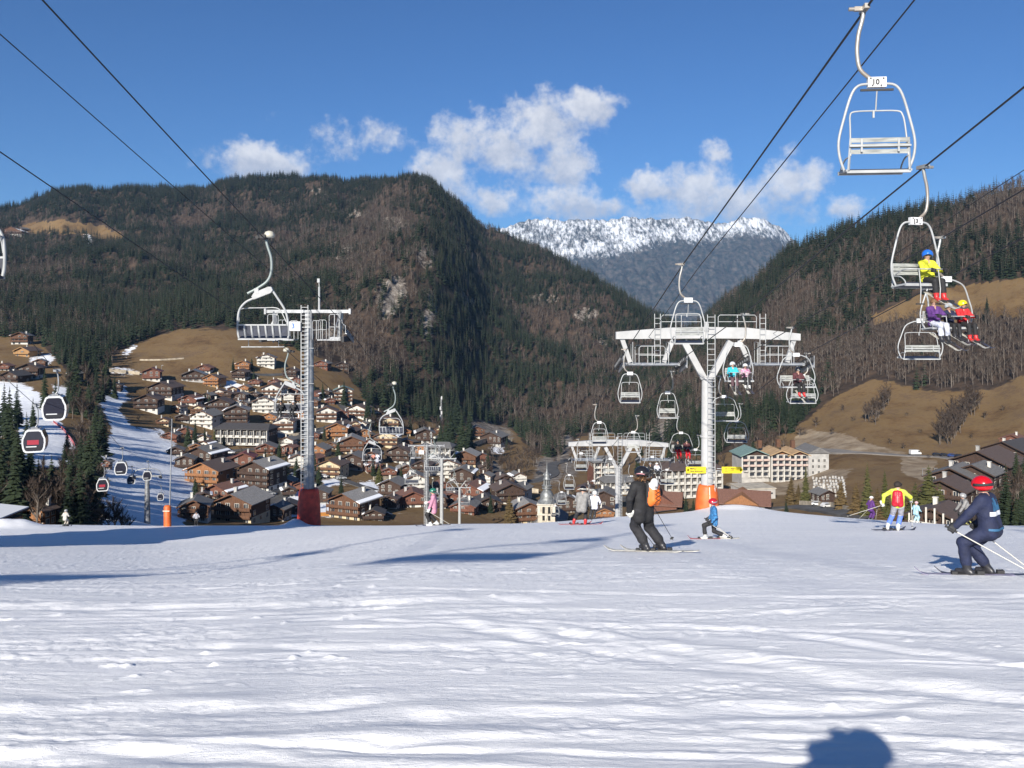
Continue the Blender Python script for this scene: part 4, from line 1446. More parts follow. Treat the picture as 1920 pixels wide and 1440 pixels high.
# modelled with the seat front toward -y; turned so that chairs going down show their back, chairs going up face the camera
for me in list(SIX.values()):
    for q in (me if isinstance(me, list) else [me]):
        for vv in q.vertices: vv.co.y *= -1
        q.flip_normals()
six_chair('six_down', 47.5, 'empty white six-seat chair left of the head of the red-footed tower', .06)
six_chair('six_down', 98, 'empty six-seat chair in front of a cream chalet in the village', -.05)
six_chair('six_down', 149, 'small empty six-seat chair in front of the second tower of the left lift')
six_chair('six_down', 198, 'tiny empty six-seat chair right of the second tower of the left lift')
six_chair('six_down', 250, 'tiniest empty six-seat chair low among the roofs right of the second tower')
six_chair('six_up', 32.4, 'six-seat chair cut by the left edge of the picture')
six_chair('six_up', 79.4, 'six-seat chair with two riders partly behind the red-footed tower')
six_chair('six_up', 126, 'six-seat chair carrying riders in front of dark chalets')
six_chair('six_up', 176, 'small empty six-seat chair left of the second tower of the left lift')
six_chair('six_down', -19, 'six-seat chair overhead behind the camera on the left lift')
six_chair('six_up', -20, 'second six-seat chair overhead behind the camera on the left lift')
six_chair('six_up', 226, 'tiny empty six-seat chair on the uphill rope beyond the second tower')


# ---- towers
def ladder(mb, x, y, z0, z1, w, step=.3, r=.018):
    mb.bar((x - w / 2, y, z0), (x - w / 2, y, z1), r * 2)
    mb.bar((x + w / 2, y, z0), (x + w / 2, y, z1), r * 2)
    z = z0 + step / 2
    while z < z1:
        mb.bar((x - w / 2, y, z), (x + w / 2, y, z), r * 1.6)
        z += step


def railing(mb, x0, x1, y, z0, h, n=3, r=.02):
    """bent-tube hand rail with posts and a mid rail"""
    mb.tube([(x0, y, z0), (x0, y, z0 + h - .1), (x0 + .1, y, z0 + h), (x1 - .1, y, z0 + h), (x1, y, z0 + h - .1), (x1, y, z0)], r, 6)
    for k in range(1, n - 1):
        x = x0 + (x1 - x0) * k / (n - 1)
        mb.bar((x, y, z0), (x, y, z0 + h), r * 1.7)
    mb.bar((x0, y, z0 + h * .5), (x1, y, z0 + h * .5), r * 1.5)


def sheave_train(parent, x, y, z, n, slope, r=.2, gap=.46):
    b = MB()
    w = MB()
    L = gap * (n - 1)
    for k in range(n):
        yy = y + (k - (n - 1) / 2) * gap
        zz = z - (yy - y) * slope - r - .02
        for s in (-1, 1):
            pass
        pts = [(x - .055, yy, zz), (x + .055, yy, zz)]
        w.tube(pts, r, 14, 0, True, True)
        w.tube([(x - .075, yy, zz), (x + .075, yy, zz)], r * .45, 8, 1)
    for k in range(0, n, 2):
        y0 = y + (k - (n - 1) / 2) * gap; y1 = y0 + gap
        b.bar((x + .1, y0, z - (y0 - y) * slope - r), (x + .1, y1, z - (y1 - y) * slope - r), .05, .16)
    b.bar((x + .14, y - L * .42, z - r - .3 + L * .42 * slope), (x + .14, y + L * .42, z - r - .3 - L * .42 * slope), .06, .22)
    b.bar((x + .14, y - L * .5, z - .02 + L * .5 * slope), (x + .14, y - L * .5 + .02, z - .7 + L * .5 * slope), .05)
    o = b.build('sheave_train', M_GALV, parent)
    w.build('sheave_wheels', [M_DARK, M_GALV], o)
    return o


def double_tower(y, xs, zs_, base_z, label, signs=False, pad=True):
    """white Y-shaped tower carrying two chairlifts side by side; drawn about its own foot"""
    X = 11.0
    zt = zs_                       # rope height here
    e = empty('lift_tower', (X, y, base_z), 0, label, 'lift tower', 'white towers of the double and triple chairlifts')
    o = lambda x, dy, z: (x - X, dy, z - base_z)
    topz = zt + 1.75               # top of the cross beam at the middle
    fork = zt - 1.05
    st = MB()
    st.tube([o(X, 0, base_z), o(X, 0, fork)], .36, 20, 0, True, True, .30)
    m_ = st.build('mast', M_WHITE, e)
    fl = MB()
    for z in (fork - .02, fork - 3.3, fork - 5.2):
        fl.tube([o(X, 0, z - .05), o(X, 0, z + .05)], .40, 20)
    fl.build('flange', M_WHITE, m_)
    bm = MB()
    for s in (-1, 1):
        bm.bar(o(X + s * .18, 0, fork - .05), o(X + s * 1.32, 0, topz - .75), .36, .34)
    bm.build('fork', M_WHITE, e)
    cb = MB()
    cb.prism([(-5.15, topz - .62 - base_z), (-5.15, topz - .22 - base_z), (-2.2, topz + .02 - base_z), (0, topz + .06 - base_z), (2.2, topz + .02 - base_z), (5.2, topz - .32 - base_z), (5.2, topz - .70 - base_z), (2.2, topz - .60 - base_z), (0, topz - .58 - base_z), (-2.2, topz - .60 - base_z)], -.22, .22)
    cb.build('cross_beam', M_WHITE, e)
    hg = MB()
    for (xa, xb, xc, xd) in ((5.95 + .25, 6.65, 9.05, 8.55), (15.9, 15.5, 12.8, 13.35)):
        hg.bar(o(xa, 0, topz - .6), o(xb, 0, zt - .18), .2, .24)
        hg.bar(o(xc, 0, topz - .7), o(xd, 0, zt - .18), .2, .24)
    hg.build('hanger_strut', M_WHITE, e)
    for (xa, xb) in ((6.0, 9.5), (13.0, 16.5)):
        pl = MB()
        pl.bar(o(xa, 0, zt - .3), o(xb, 0, zt - .3), .30, .16)
        pl.box(o((xa + xb) / 2 + .1, -.55, zt - .27), (xb - xa - .7, .6, .05))
        pl.box(o((xa + xb) / 2 + .1, .55, zt - .27), (xb - xa - .7, .6, .05))
        p = pl.build('platform', M_GALV, e)
        rl = MB()
        railing(rl, xa + 1.05 - X, xb - 1.0 - X, -.8, zt - .25 - base_z, 1.0)
        railing(rl, xa + 1.05 - X, xb - 1.0 - X, .8, zt - .25 - base_z, 1.0)
        for xx in (xa + .75, xb - .75):
            rl.tube([o(xx, -.45, zt - .25), o(xx, -.45, zt + .95), o(xx, .3, zt + .95), o(xx, .3, zt - .25)], .02, 6)
        rl.build('handrail', M_WHITE2, p)
        for xx in (xa, xb):
            sheave_train(e, xx - X, 0, zt - base_z, 6, .22)
    wk = MB()
    railing(wk, -2.6, -.35, -.1, topz - .02 - base_z, .75)
    railing(wk, .6, 2.75, -.1, topz - .02 - base_z, .75)
    wk.build('walkway_rail', M_WHITE2, e)
    ld = MB()
    ladder(ld, .14, -.40, .6, topz - base_z + .75, .42)
    ladder(ld, -2.85, -.3, zt - .25 - base_z, topz - base_z + .8, .32)
    ladder(ld, 3.05, -.3, zt - .25 - base_z, topz - base_z + .8, .32)
    ld.build('ladder', M_WHITE2, e)
    lb = MB(); lb.box(o(X - .1, -.26, topz + .1), (.25, .1, .5))
    lb.build('junction_box', M_WHITE2, e)
    if pad:
        pd = MB()
        pd.lathe([(.66, .0), (.665, .3), (.60, 1.0), (.50, 1.42), (.44, 1.5), (.36, 1.52)], 24)
        pd.box((.02, -.6, .75), (.045, .06, 1.4), Euler((math.radians(-7.5), 0, 0)).to_matrix(), 1)
        pd.build('foot_pad', [M_ORANGE, mat('pale_strap', (.75, .62, .5), .6)], e)
    return e


T1Z = float(piste_z(11.0, 50.0)) - .15
double_tower(50.0, None, -2.2, T1Z, 'near white Y-shaped lift tower with orange padded foot and yellow signs')
double_tower(92.0, None, -14.2, float(ground(11.0, 92.0)), 'second white Y-shaped lift tower behind the skier in black', pad=False)


def sign(side):
    x0, x1 = ((9.72, 10.83) if side < 0 else (11.72, 12.90))
    zc = -(881 - V0) / F * 49.6
    xc = (x0 + x1) / 2
    e = empty('direction_sign', (xc, 49.55, zc - .17), 0, 'yellow arrow sign pointing left on the near tower mast' if side < 0 else 'yellow arrow sign pointing right on the near tower mast', 'sign', 'yellow direction signs')
    w = x1 - x0
    if side < 0:
        MB().box((0, 0, .17), (w, .03, .36)).build('board', M_YELLOW, e)
    else:
        MB().prism([(-w / 2, -.01), (w / 2 - .1, -.01), (w / 2, .17), (w / 2 - .1, .35), (-w / 2, .35)], -.015, .015).build('board', M_YELLOW, e)
    a = MB()
    s = side
    ax = s * (w / 2 - .1)
    a.add([(ax + s * .06, -.022, .17), (ax - s * .05, -.022, .27), (ax - s * .05, -.022, .07)], [(0, 1, 2), (0, 2, 1)])
    a.build('arrow', M_BLACK, e)
    lines = [('MERLE', .13, -.34, .24), ('BEAUREGARD', .125, -.34, .095)] if side < 0 else [('CRET DU MERLE', .075, -.44, .265), ('CRET DU LOUP', .075, -.44, .17), ('ETALE', .075, -.44, .075)]
    for t_, s_, lx, lz in lines:
        lo = link('lettering', text_mesh(t_, s_, M_BLACK, 'LEFT'), e)
        facing(lo, (lx, -.0195, lz))
    br = MB()
    br.bar((-s * w / 2, .02, .12), (-s * (w / 2 + .25), .1, .12), .03)
    br.bar((-s * w / 2, .02, .24), (-s * (w / 2 + .25), .1, .24), .03)
    br.build('bracket', M_GALV, e)


sign(-1)
sign(1)


def six_tower(y, x, zt, base_z, label, pad=True, simple=False):
    e = empty('lift_tower', (x, y, base_z), 0, label, 'lift tower', 'grey towers of the six-seat lift')
    H = zt - base_z
    gz = H + 1.55                                        # cross beam
    st = MB(); st.tube([(0.12, 0, 0), (0.12, 0, H + .2)], .46, 20, 0, True, True, .36)
    st.build('mast', M_GALV, e)
    cb = MB(); cb.bar((-3.45, 0, gz), (3.5, 0, gz), .26, .26)
    for s in (-3.4, 3.45): cb.box((s, 0, gz), (.16, .4, .46))
    cb.box((0.1, 0, H + .85), (.5, .45, 1.5))
    cb.build('cross_beam', M_GALV, e)
    for s in (-1, 1):
        px = s * 3.3
        sp = MB()
        sp.bar((s * 2.75, 0, gz), (s * 2.55, .1, H - .55), .34, .2)
        sp.bar((s * 2.62, 0, gz), (s * 2.1, -.3, H - .8), .07)
        sp.bar((s * 2.35, 0, gz), (s * 3.3, 0, H - .2), .1)
        sp.build('hanger_strut', M_GALV, e)
        pf = MB()
        pf.box((s * 1.95, -.1, H - .75), (2.0, 1.3, .1))
        pf.box((s * 2.5, -.9, H - .65), (.85, .8, .3))
        p = pf.build('platform', M_GRATE, e)
        rl = MB()
        railing(rl, s * 1.6 - .55, s * 1.6 + .1, -.8, H - .7, 1.55, 3, .025)
        railing(rl, s * 2.45 - .42, s * 2.45 + .42, -1.3, H - .7, 2.0, 3, .03)
        railing(rl, s * .9 - .35, s * .9 + .3, -.7, H - .7, 1.5, 3, .025)
        rl.build('handrail', M_WHITE2, p)
        sheave_train(e, px, 0, H, 8, .24, .24, .55)
        if not simple:
            sh = MB(); sh.prism([(s * 3.25 - .1, H - .9), (s * 3.25 + .1, H - .9), (s * 3.25 + .1, H - .45), (s * 3.25 - .1, H - .45)], -2.1, 2.1)
            sh.build('rope_catcher', M_DARK, e)
    ld = MB(); ladder(ld, -.12, -.52, .8, gz + .5, .55, .32, .03)
    for k in range(9):
        z = 3.2 + k * (H - 3.2) / 9
        ld.tube([(-.4, -.5, z), (-.4, -.1, z)], .02, 4)
        ld.bar((-.42, -.54, z), (.6, -.40, z), .04)
    ld.build('ladder', M_WHITE2, e)
    np_ = MB(); np_.box((-.9, -.75, H + .35), (1.0, .05, .75))
    n_ = np_.build('number_plate', M_PLATE, e)
    t = link('number', text_mesh('3', .55, M_BLUE), n_)
    facing(t, (-.98, -.785, H + .35))
    an = MB(); an.tube([(.95, 0, gz), (.95, 0, gz + 2.0)], .09, 8); an.box((.9, 0, gz + 2.5), (.2, .2, .32)); an.bar((.95, 0, gz + 2.0), (.92, 0, gz + 2.4), .05)
    an.build('anemometer', M_WHITE2, e)
    if pad:
        pd = MB(); pd.lathe([(.92, -.1), (.95, .35), (.90, 1.8), (.80, 3.0), (.72, 3.22), (.5, 3.25)], 28, (.12, 0, 0))
        pd.build('foot_pad', M_RED, e)
    return e


six_tower(72, -16.6, -.85, float(piste_z(-16.6, 72)) - .25, 'tall galvanised lift tower with red padded foot and ladder')
six_tower(172, -16.6, -25.9, float(ground(-16.6, 172)), 'second tower of the six-seat lift with orange foot, behind the pink jacket', simple=True)


def slim_post(x, y, zt, label, w=1.0, arms=True):
    bz = float(ground(x, y))
    e = empty('lift_tower', (x, y, bz), 0, label, 'lift tower', 'slim white towers of the village lifts')
    H = zt - bz
    MB().tube([(0, 0, 0), (0, 0, H)], .42 * w, 14, 0, True, True, .36 * w).build('mast', M_WHITE2, e)
    a = MB()
    if arms:
        for s in (-1, 1):
            a.tube([(0, 0, H - .3), (s * 1.7 * w, 0, H + 2.2), (s * 3.4 * w, 0, H + 2.2), (s * 1.6 * w, 0, H - .1)], .12, 6)
        a.bar((-3.2 * w, 0, H + .1), (3.2 * w, 0, H + .1), .25)
        for s in (-3.0, 3.0): a.box((s * w, 0, H - .1), (.35, 4, .35))
    else:
        a.bar((-.3, 0, H - .1), (5.5, 0, H - .1), .3)
        for k in range(5): a.bar((.8 + k, -.2, H - .4), (.8 + k, -.2, H - 1.6), .12)
    a.build('cross_arm', M_WHITE2, e)


slim_post(-17.6, 222, -34.8, 'slim white post rising right of the second six-seat tower', 1.15, True)
slim_post(-16.6, 281, -53.2, 'short white tower with V-shaped arms among the roofs', 1.1)


def marker_pole():
    x, y = (314 - U0) / F * 66, 66.0
    z = float(piste_z(x, y))
    e = empty('marker_pole', (x, y, z), 0, 'slender grey pole with an orange padded foot at the edge of the piste', 'pole')
    MB().lathe([(.27, -.1), (.27, 1.45), (.2, 1.56), (.08, 1.58)], 14).box((0, -.268, 1.2), (.5, .02, .06), None, 1).build('foot_pad', [M_ORANGE, mat('pale_strap', (.75, .62, .5), .6)], e)
    MB().tube([(.12, .1, 1.0), (.3, .1, 8.0)], .06, 8, 0, True, True, .035).build('pole', M_GALV, e)


marker_pole()

# ---- gondola
M_GLASS = mat('tinted_glass', (.028, .028, .04), .12, 0, spec=.6)
M_CABIN = mat('cabin_white', (.66, .67, .68), .35)
M_CABDARK = mat('cabin_black', (.02, .02, .024), .4)
M_CABRED = mat('cabin_red', (.35, .03, .05), .4)


def rounded(w0, w1, z0, z1, r=.28, bulge=.1, k=5):
    """outline of a cabin: narrow top, bulging sides, rounded corners (x, z)"""
    pts = []
    H = z1 - z0
    side = [(w0 * .72, z0), (w0 * .93, z0 + H * .06), (w0 + bulge * .4, z0 + H * .2), (w0 + bulge, z0 + H * .42), (w0 + bulge * .75, z0 + H * .62), (w1 + bulge * .5, z0 + H * .82), (w1 * .94, z0 + H * .95), (w1 * .66, z1)]
    pts = side + [(-x, z) for x, z in reversed(side)]
    return pts


def cabin_meshes():
    D = {}
    out = rounded(.88, .72, 0, 2.1)
    inn = [(x * .86, .14 + z * .865) for x, z in out]
    sh = MB()
    n = len(out)
    for yy, s in ((-.95, 1), (.95, -1)):
        vs = [(x, yy, z) for x, z in out] + [(x, yy, z) for x, z in inn]
        fs = [(i, (i + 1) % n, (i + 1) % n + n, i + n) for i in range(n)]
        sh.add(vs, fs if s > 0 else [tuple(reversed(f)) for f in fs])
    vs = [(x, -.95, z) for x, z in out] + [(x, .95, z) for x, z in out]
    for i in range(n):
        z = out[i][1]; j = (i + 1) % n
        if out[i][1] < .5 and out[j][1] < .5 or (out[i][1] > 1.9 and out[j][1] > 1.9):
            sh.add([vs[i], vs[j], vs[j + n], vs[i + n]], [(0, 3, 2, 1)])
    sh.box((0, 0, .1), (1.3, 1.86, .12))
    D['shell'] = (sh, M_CABIN)
    gl = MB()
    for yy in (-.93, .93):
        pts = [(x, yy, z) for x, z in inn]
        gl.add(pts, [tuple(range(n))])
    for i in range(n):
        j = (i + 1) % n
        if min(out[i][1], out[j][1]) >= .1 and max(out[i][1], out[j][1]) < 2.09:
            a, b = out[i], out[j]
            gl.add([(a[0] * .985, -.93, a[1]), (b[0] * .985, -.93, b[1]), (b[0] * .985, .93, b[1]), (a[0] * .985, .93, a[1])], [(0, 3, 2, 1)])
    D['window'] = (gl, M_GLASS)
    lp = MB()
    for yy in (-.965, .965):
        lp.box((0, yy, .42), (1.36, .04, .34))
    D['lower_panel'] = (lp, M_CABDARK)
    br = MB()
    for yy in (-.99, .99):
        br.box((-.18, yy, .56), (.86, .02, .09))
    D['bumper_strip'] = (br, M_CABIN)
    D['roof'] = (MB().box((0, 0, 2.13), (.95, 1.6, .08)).box((0, 0, 2.2), (.5, .9, .1)), M_GALV)
    D['hanger_arm'] = (MB().tube(smooth_path([(0, 0, 2.2), (.18, 0, 2.5), (.24, 0, 2.9), (.2, 0, 3.9), (0, 0, 4.3)]), .06, 8).box((0, 0, 4.32), (.25, .9, .2)).box((.25, 0, 4.32), (.35, .3, .25)), M_GALV)
    return {k: v[0].mesh(k, v[1]) for k, v in D.items()}


CAB = cabin_meshes()


def cabin(u, v, y, label, yaw=.35, red=False, k=1.0):
    x = (u - U0) / F * y; z = -(v - V0) / F * y
    e = empty('gondola_cabin', (x, y, z - 1.05), yaw, label, 'gondola', 'gondola cabins over the lower snow run')
    for nm, me in CAB.items(): link(nm, me, e)
    if red:
        MB().box((-.05, -.945, .95), (.95, .02, .42)).build('red_panel', M_CABRED, e)
    return (x, y, z - 1.05 + 4.3)


g1 = [cabin(104, 764, 78, 'nearest and largest gondola cabin, at the left edge above the snow'),
      cabin(227, 877, 146, 'gondola cabin left of the gondola tower, highest of the small group'),
      cabin(276, 891, 206, 'gondola cabin right in front of the top of the gondola tower'),
      cabin(301, 931, 268, 'gondola cabin right of the gondola tower mast, half way down'),
      cabin(330, 968, 350, 'tiny gondola cabin right of the orange padded pole')]
g2 = [cabin(66, 825, 82, 'second largest gondola cabin with red panels, lower left', red=True),
      cabin(193, 908, 152, 'gondola cabin with red panels at the edge of the dark wood', red=True),
      cabin(246, 899, 222, 'small gondola cabin between the wood and the gondola tower'),
      cabin(280, 951, 286, 'gondola cabin partly behind the gondola tower mast'),
      cabin(298, 973, 340, 'tiny gondola cabin left of the orange padded pole')]
for g, lab in ((g1, 'thin gondola rope carrying the largest cabin'), (g2, 'thin gondola rope carrying the cabins with red panels')):
    pts = [tuple(Vector(g[0]) + (Vector(g[0]) - Vector(g[1])) * .75)] + g
    MB().tube(pts, .022, 6).build('gondola_rope', M_ROPE)
    tag(bpy.data.objects[-1] if False else col.objects[-1], lab, 'cable', 'ropes of the gondola')


def gondola_tower():
    x, y = (276 - U0) / F * 214, 214.0
    zt = -(893 - V0) / F * y
    bz = float(ground(x, y))
    e = empty('gondola_tower', (x, y, bz), .2, 'grey gondola tower standing on the lower snow run', 'lift tower')
    H = zt - bz
    MB().tube([(0, 0, 0), (0, 0, H)], .75, 14, 0, True, True, .5).build('mast', M_GALV, e)
    a = MB(); a.bar((-3.2, 0, H), (3.2, 0, H), .4)
    a.tube(smooth_path([(-3.4, 0, H - .4), (-2.6, 0, H + 1.4), (0, 0, H + 1.9), (2.6, 0, H + 1.4), (3.4, 0, H - .4)]), .1, 6)
    a.build('cross_arm', M_GALV, e)
    for s in (-3.0, 3.0): sheave_train(e, s, 0, H, 6, .2, .26, .6)


gondola_tower()
# ------------------------------------------------------------------ people: one continuous skin per figure
def surface_net(f, origin, h):
    nx, ny, nz = f.shape
    s = f < 0
    cs = [(i, j, k) for i in (0, 1) for j in (0, 1) for k in (0, 1)]
    cnt = sum(s[i:nx - 1 + i, j:ny - 1 + j, k:nz - 1 + k].astype(int) for i, j, k in cs)
    cell = (cnt > 0) & (cnt < 8)
    ids = -np.ones(cell.shape, int)
    ci = np.argwhere(cell)
    ids[cell] = np.arange(len(ci))
    acc = np.zeros((len(ci), 3)); n = np.zeros(len(ci))
    I, J, K = ci.T
    for a in range(8):
        for b in range(a + 1, 8):
            A, B = cs[a], cs[b]
            if sum(abs(A[q] - B[q]) for q in range(3)) != 1: continue
            fa = f[I + A[0], J + A[1], K + A[2]]; fb = f[I + B[0], J + B[1], K + B[2]]
            x = (fa < 0) != (fb < 0)
            t = np.where(x, fa / (fa - fb + 1e-12), 0)
            p = np.array(A)[None] + (np.array(B) - np.array(A))[None] * t[:, None]
            acc[x] += p[x]; n[x] += 1
    V = (ci + acc / n[:, None]) * h + np.array(origin)
    quads = []
    for ax in range(3):
        d = [0, 0, 0]; d[ax] = 1
        sh = [slice(0, nx - d[0]), slice(0, ny - d[1]), slice(0, nz - d[2])]
        s0 = s[sh[0], sh[1], sh[2]]
        s1 = s[d[0]:, d[1]:, d[2]:]
        e = np.argwhere(s0 != s1)
        b, c = (ax + 1) % 3, (ax + 2) % 3
        e = e[(e[:, b] > 0) & (e[:, c] > 0)]
        lim = np.array(cell.shape)
        e = e[(e < lim).all(1)]
        fl = s0[e[:, 0], e[:, 1], e[:, 2]]
        o1 = np.zeros(3, int); o1[b] = 1
        o2 = np.zeros(3, int); o2[c] = 1
        g = lambda q: ids[q[:, 0], q[:, 1], q[:, 2]]
        q = np.stack([g(e - o1 - o2), g(e - o2), g(e), g(e - o1)], 1)
        q[~fl] = q[~fl][:, ::-1]
        quads.append(q)
    Q = np.concatenate(quads)
    return V, Q[(Q >= 0).all(1)]


def cone_sd(P, a, b, ra, rb):
    a = np.array(a, float); b = np.array(b, float)
    ab = b - a
    t = np.clip(((P - a) @ ab) / (ab @ ab + 1e-9), 0, 1)
    return np.linalg.norm(P - a - t[..., None] * ab, axis=-1) - (ra + (rb - ra) * t)


def skin(name, prims, mats, h, k=.035, wrinkle=0.0):
    """prims: (a, b, ra, rb, material index) round cones joined smoothly into one surface"""
    pts = np.array([p[0] for p in prims] + [p[1] for p in prims], float)
    rad = max(max(p[2], p[3]) for p in prims) + .05
    lo = pts.min(0) - rad; hi = pts.max(0) + rad
    nx, ny, nz = np.ceil((hi - lo) / h).astype(int) + 1
    G = np.stack(np.meshgrid(*[lo[i] + h * np.arange(n) for i, n in enumerate((nx, ny, nz))], indexing='ij'), -1)
    f = None
    for p in prims:
        d = cone_sd(G, *p[:4])
        if f is None: f = d
        else:
            hh = np.clip(.5 + .5 * (f - d) / k, 0, 1)
            f = f + (d - f) * hh - k * hh * (1 - hh)
    if wrinkle:
        f = f + wrinkle * (gnoise(G[..., 0] * 7 + G[..., 1] * 5, G[..., 2] * 11, 3) + 1.1 * np.abs(gnoise(G[..., 1] * 9 + G[..., 0] * 6, G[..., 2] * 17 + G[..., 0] * 7, 8)))
    V, Q = surface_net(f, lo, h)
    me = bpy.data.meshes.new(name)
    me.vertices.add(len(V)); me.vertices.foreach_set('co', V.astype(np.float32).reshape(-1))
    add_quads(me, Q)
    for m in mats: me.materials.append(m)
    C = V[Q].mean(1)
    D = np.stack([cone_sd(C, *p[:4]) - (p[5] if len(p) > 5 else 0) for p in prims], 1)
    mi = np.array([p[4] for p in prims])[D.argmin(1)]
    me.polygons.foreach_set('material_index', mi.astype(np.int32))
    return me


def ik(a, c, l1, l2, pole):
    a, c, pole = Vector(a), Vector(c), Vector(pole)
    d = c - a
    L = min(d.length, (l1 + l2) * .999)
    d.normalize()
    c2 = a + d * L
    x = (l1 * l1 - l2 * l2 + L * L) / (2 * L)
    y = math.sqrt(max(0, l1 * l1 - x * x))
    p = pole - d * pole.dot(d)
    p = p.normalized() if p.length > 1e-5 else Vector((0, 1, 0))
    return a + d * x + p * y, c2


M_SKIN = mat('face_skin', (.48, .29, .21), .55)
CLOTH = {}


def cloth(name, c, var=.25, scale=9, two=None, bump=.25):
    return mat('cloth_' + name, c, .8, 0, var=var, scale=scale, two=two, bump=bump, bscale=26)


GLOVE_PR = [((0, -.115, 0), (0, -.055, 0), .040, .043, 0), ((0, -.06, -.025), (-.02, -.02, -.03), .03, .024, 0), ((0, -.06, .025), (-.02, -.02, .03), .03, .024, 0)]
for i_, (zz_, ln_) in enumerate(((-.036, .8), (-.012, .98), (.012, 1.0), (.036, .9))):
    prev_ = (-.034, -.018, zz_)
    for k_ in range(1, 4):
        an_ = math.radians(205 - 75 * k_ * ln_)
        nx_ = (.036 * math.cos(an_), .036 * math.sin(an_), zz_)
        GLOVE_PR.append((prev_, nx_, .0135, .0125, 0)); prev_ = nx_
GLOVE_PR += [((.015, -.07, .04), (.038, -.03, .052), .018, .015, 0), ((.038, -.03, .052), (.03, .008, .044), .015, .012, 0)]
_glove = {}


def glove_mesh(m):
    if m.name not in _glove:
        _glove[m.name] = skin('glove', GLOVE_PR, [m], .0095, .012)
    return _glove[m.name]


def dome(name, c, r, m, rim, rot, squash=(1, 1.12, 1), n=20, rows=9, thick=.012):
    """helmet, cap or hair: a cap of an ellipsoid whose lower edge follows rim(azimuth)"""
    b = MB()
    vs = []
    for i in range(rows + 1):
        for j in range(n):
            az = 2 * math.pi * j / n
            low = rim(az)
            th = (math.pi / 2 - low) * i / rows
            vs.append((math.sin(th) * math.sin(az) * r * squash[0], math.sin(th) * math.cos(az) * r * squash[1], math.cos(th) * r * squash[2]))
    fs = []
    for i in range(rows):
        for j in range(n):
            a, d = i * n + j, i * n + (j + 1) % n
            fs.append((a, a + n, d + n, d))
    # turned-in lip
    base = rows * n
    lip = [(v[0] * .86, v[1] * .86, v[2] * .95 + .004) for v in vs[base:base + n]]
    vs += lip
    for j in range(n):
        a, d = base + j, base + (j + 1) % n
        fs.append((a, a + n, d + n, d))
    vs = [Vector(c) + rot @ Vector(v) for v in vs]
    b.add(vs, fs, 0, True)
    return b.mesh(name, m)


def band(name, c, r, m, rot, az0, az1, z0, z1, squash=(1, 1.12), n=12):
    b = MB()
    vs = []
    for j in range(n + 1):
        az = az0 + (az1 - az0) * j / n
        e = math.cos(math.pi * (j / n - .5)) ** .4 if az1 - az0 < 3 else 1
        for rr, z in ((r, z0 * e), (r * 1.06, (z0 + z1) / 2), (r, z1 * e), (r * .9, (z0 + z1) / 2)):
            vs.append(Vector(c) + rot @ Vector((math.sin(az) * rr * squash[0], math.cos(az) * rr * squash[1], z)))
    fs = []
    for j in range(n):
        for q in range(4):
            a, d = j * 4 + q, j * 4 + (q + 1) % 4
            fs.append((a, a + 4, d + 4, d))
    fs += [(0, 1, 2, 3), (n * 4 + 3, n * 4 + 2, n * 4 + 1, n * 4)]
    b.add(vs, fs, 0, True)
    return b.mesh(name, m)


H_RIM = lambda az: -.1 - .42 * (1 - math.cos(az)) / 2 - .25 * math.sin(az) ** 2 + .16 * max(0, math.cos(az))
HAIR_RIM = lambda az: .25 * math.cos(az) - .45


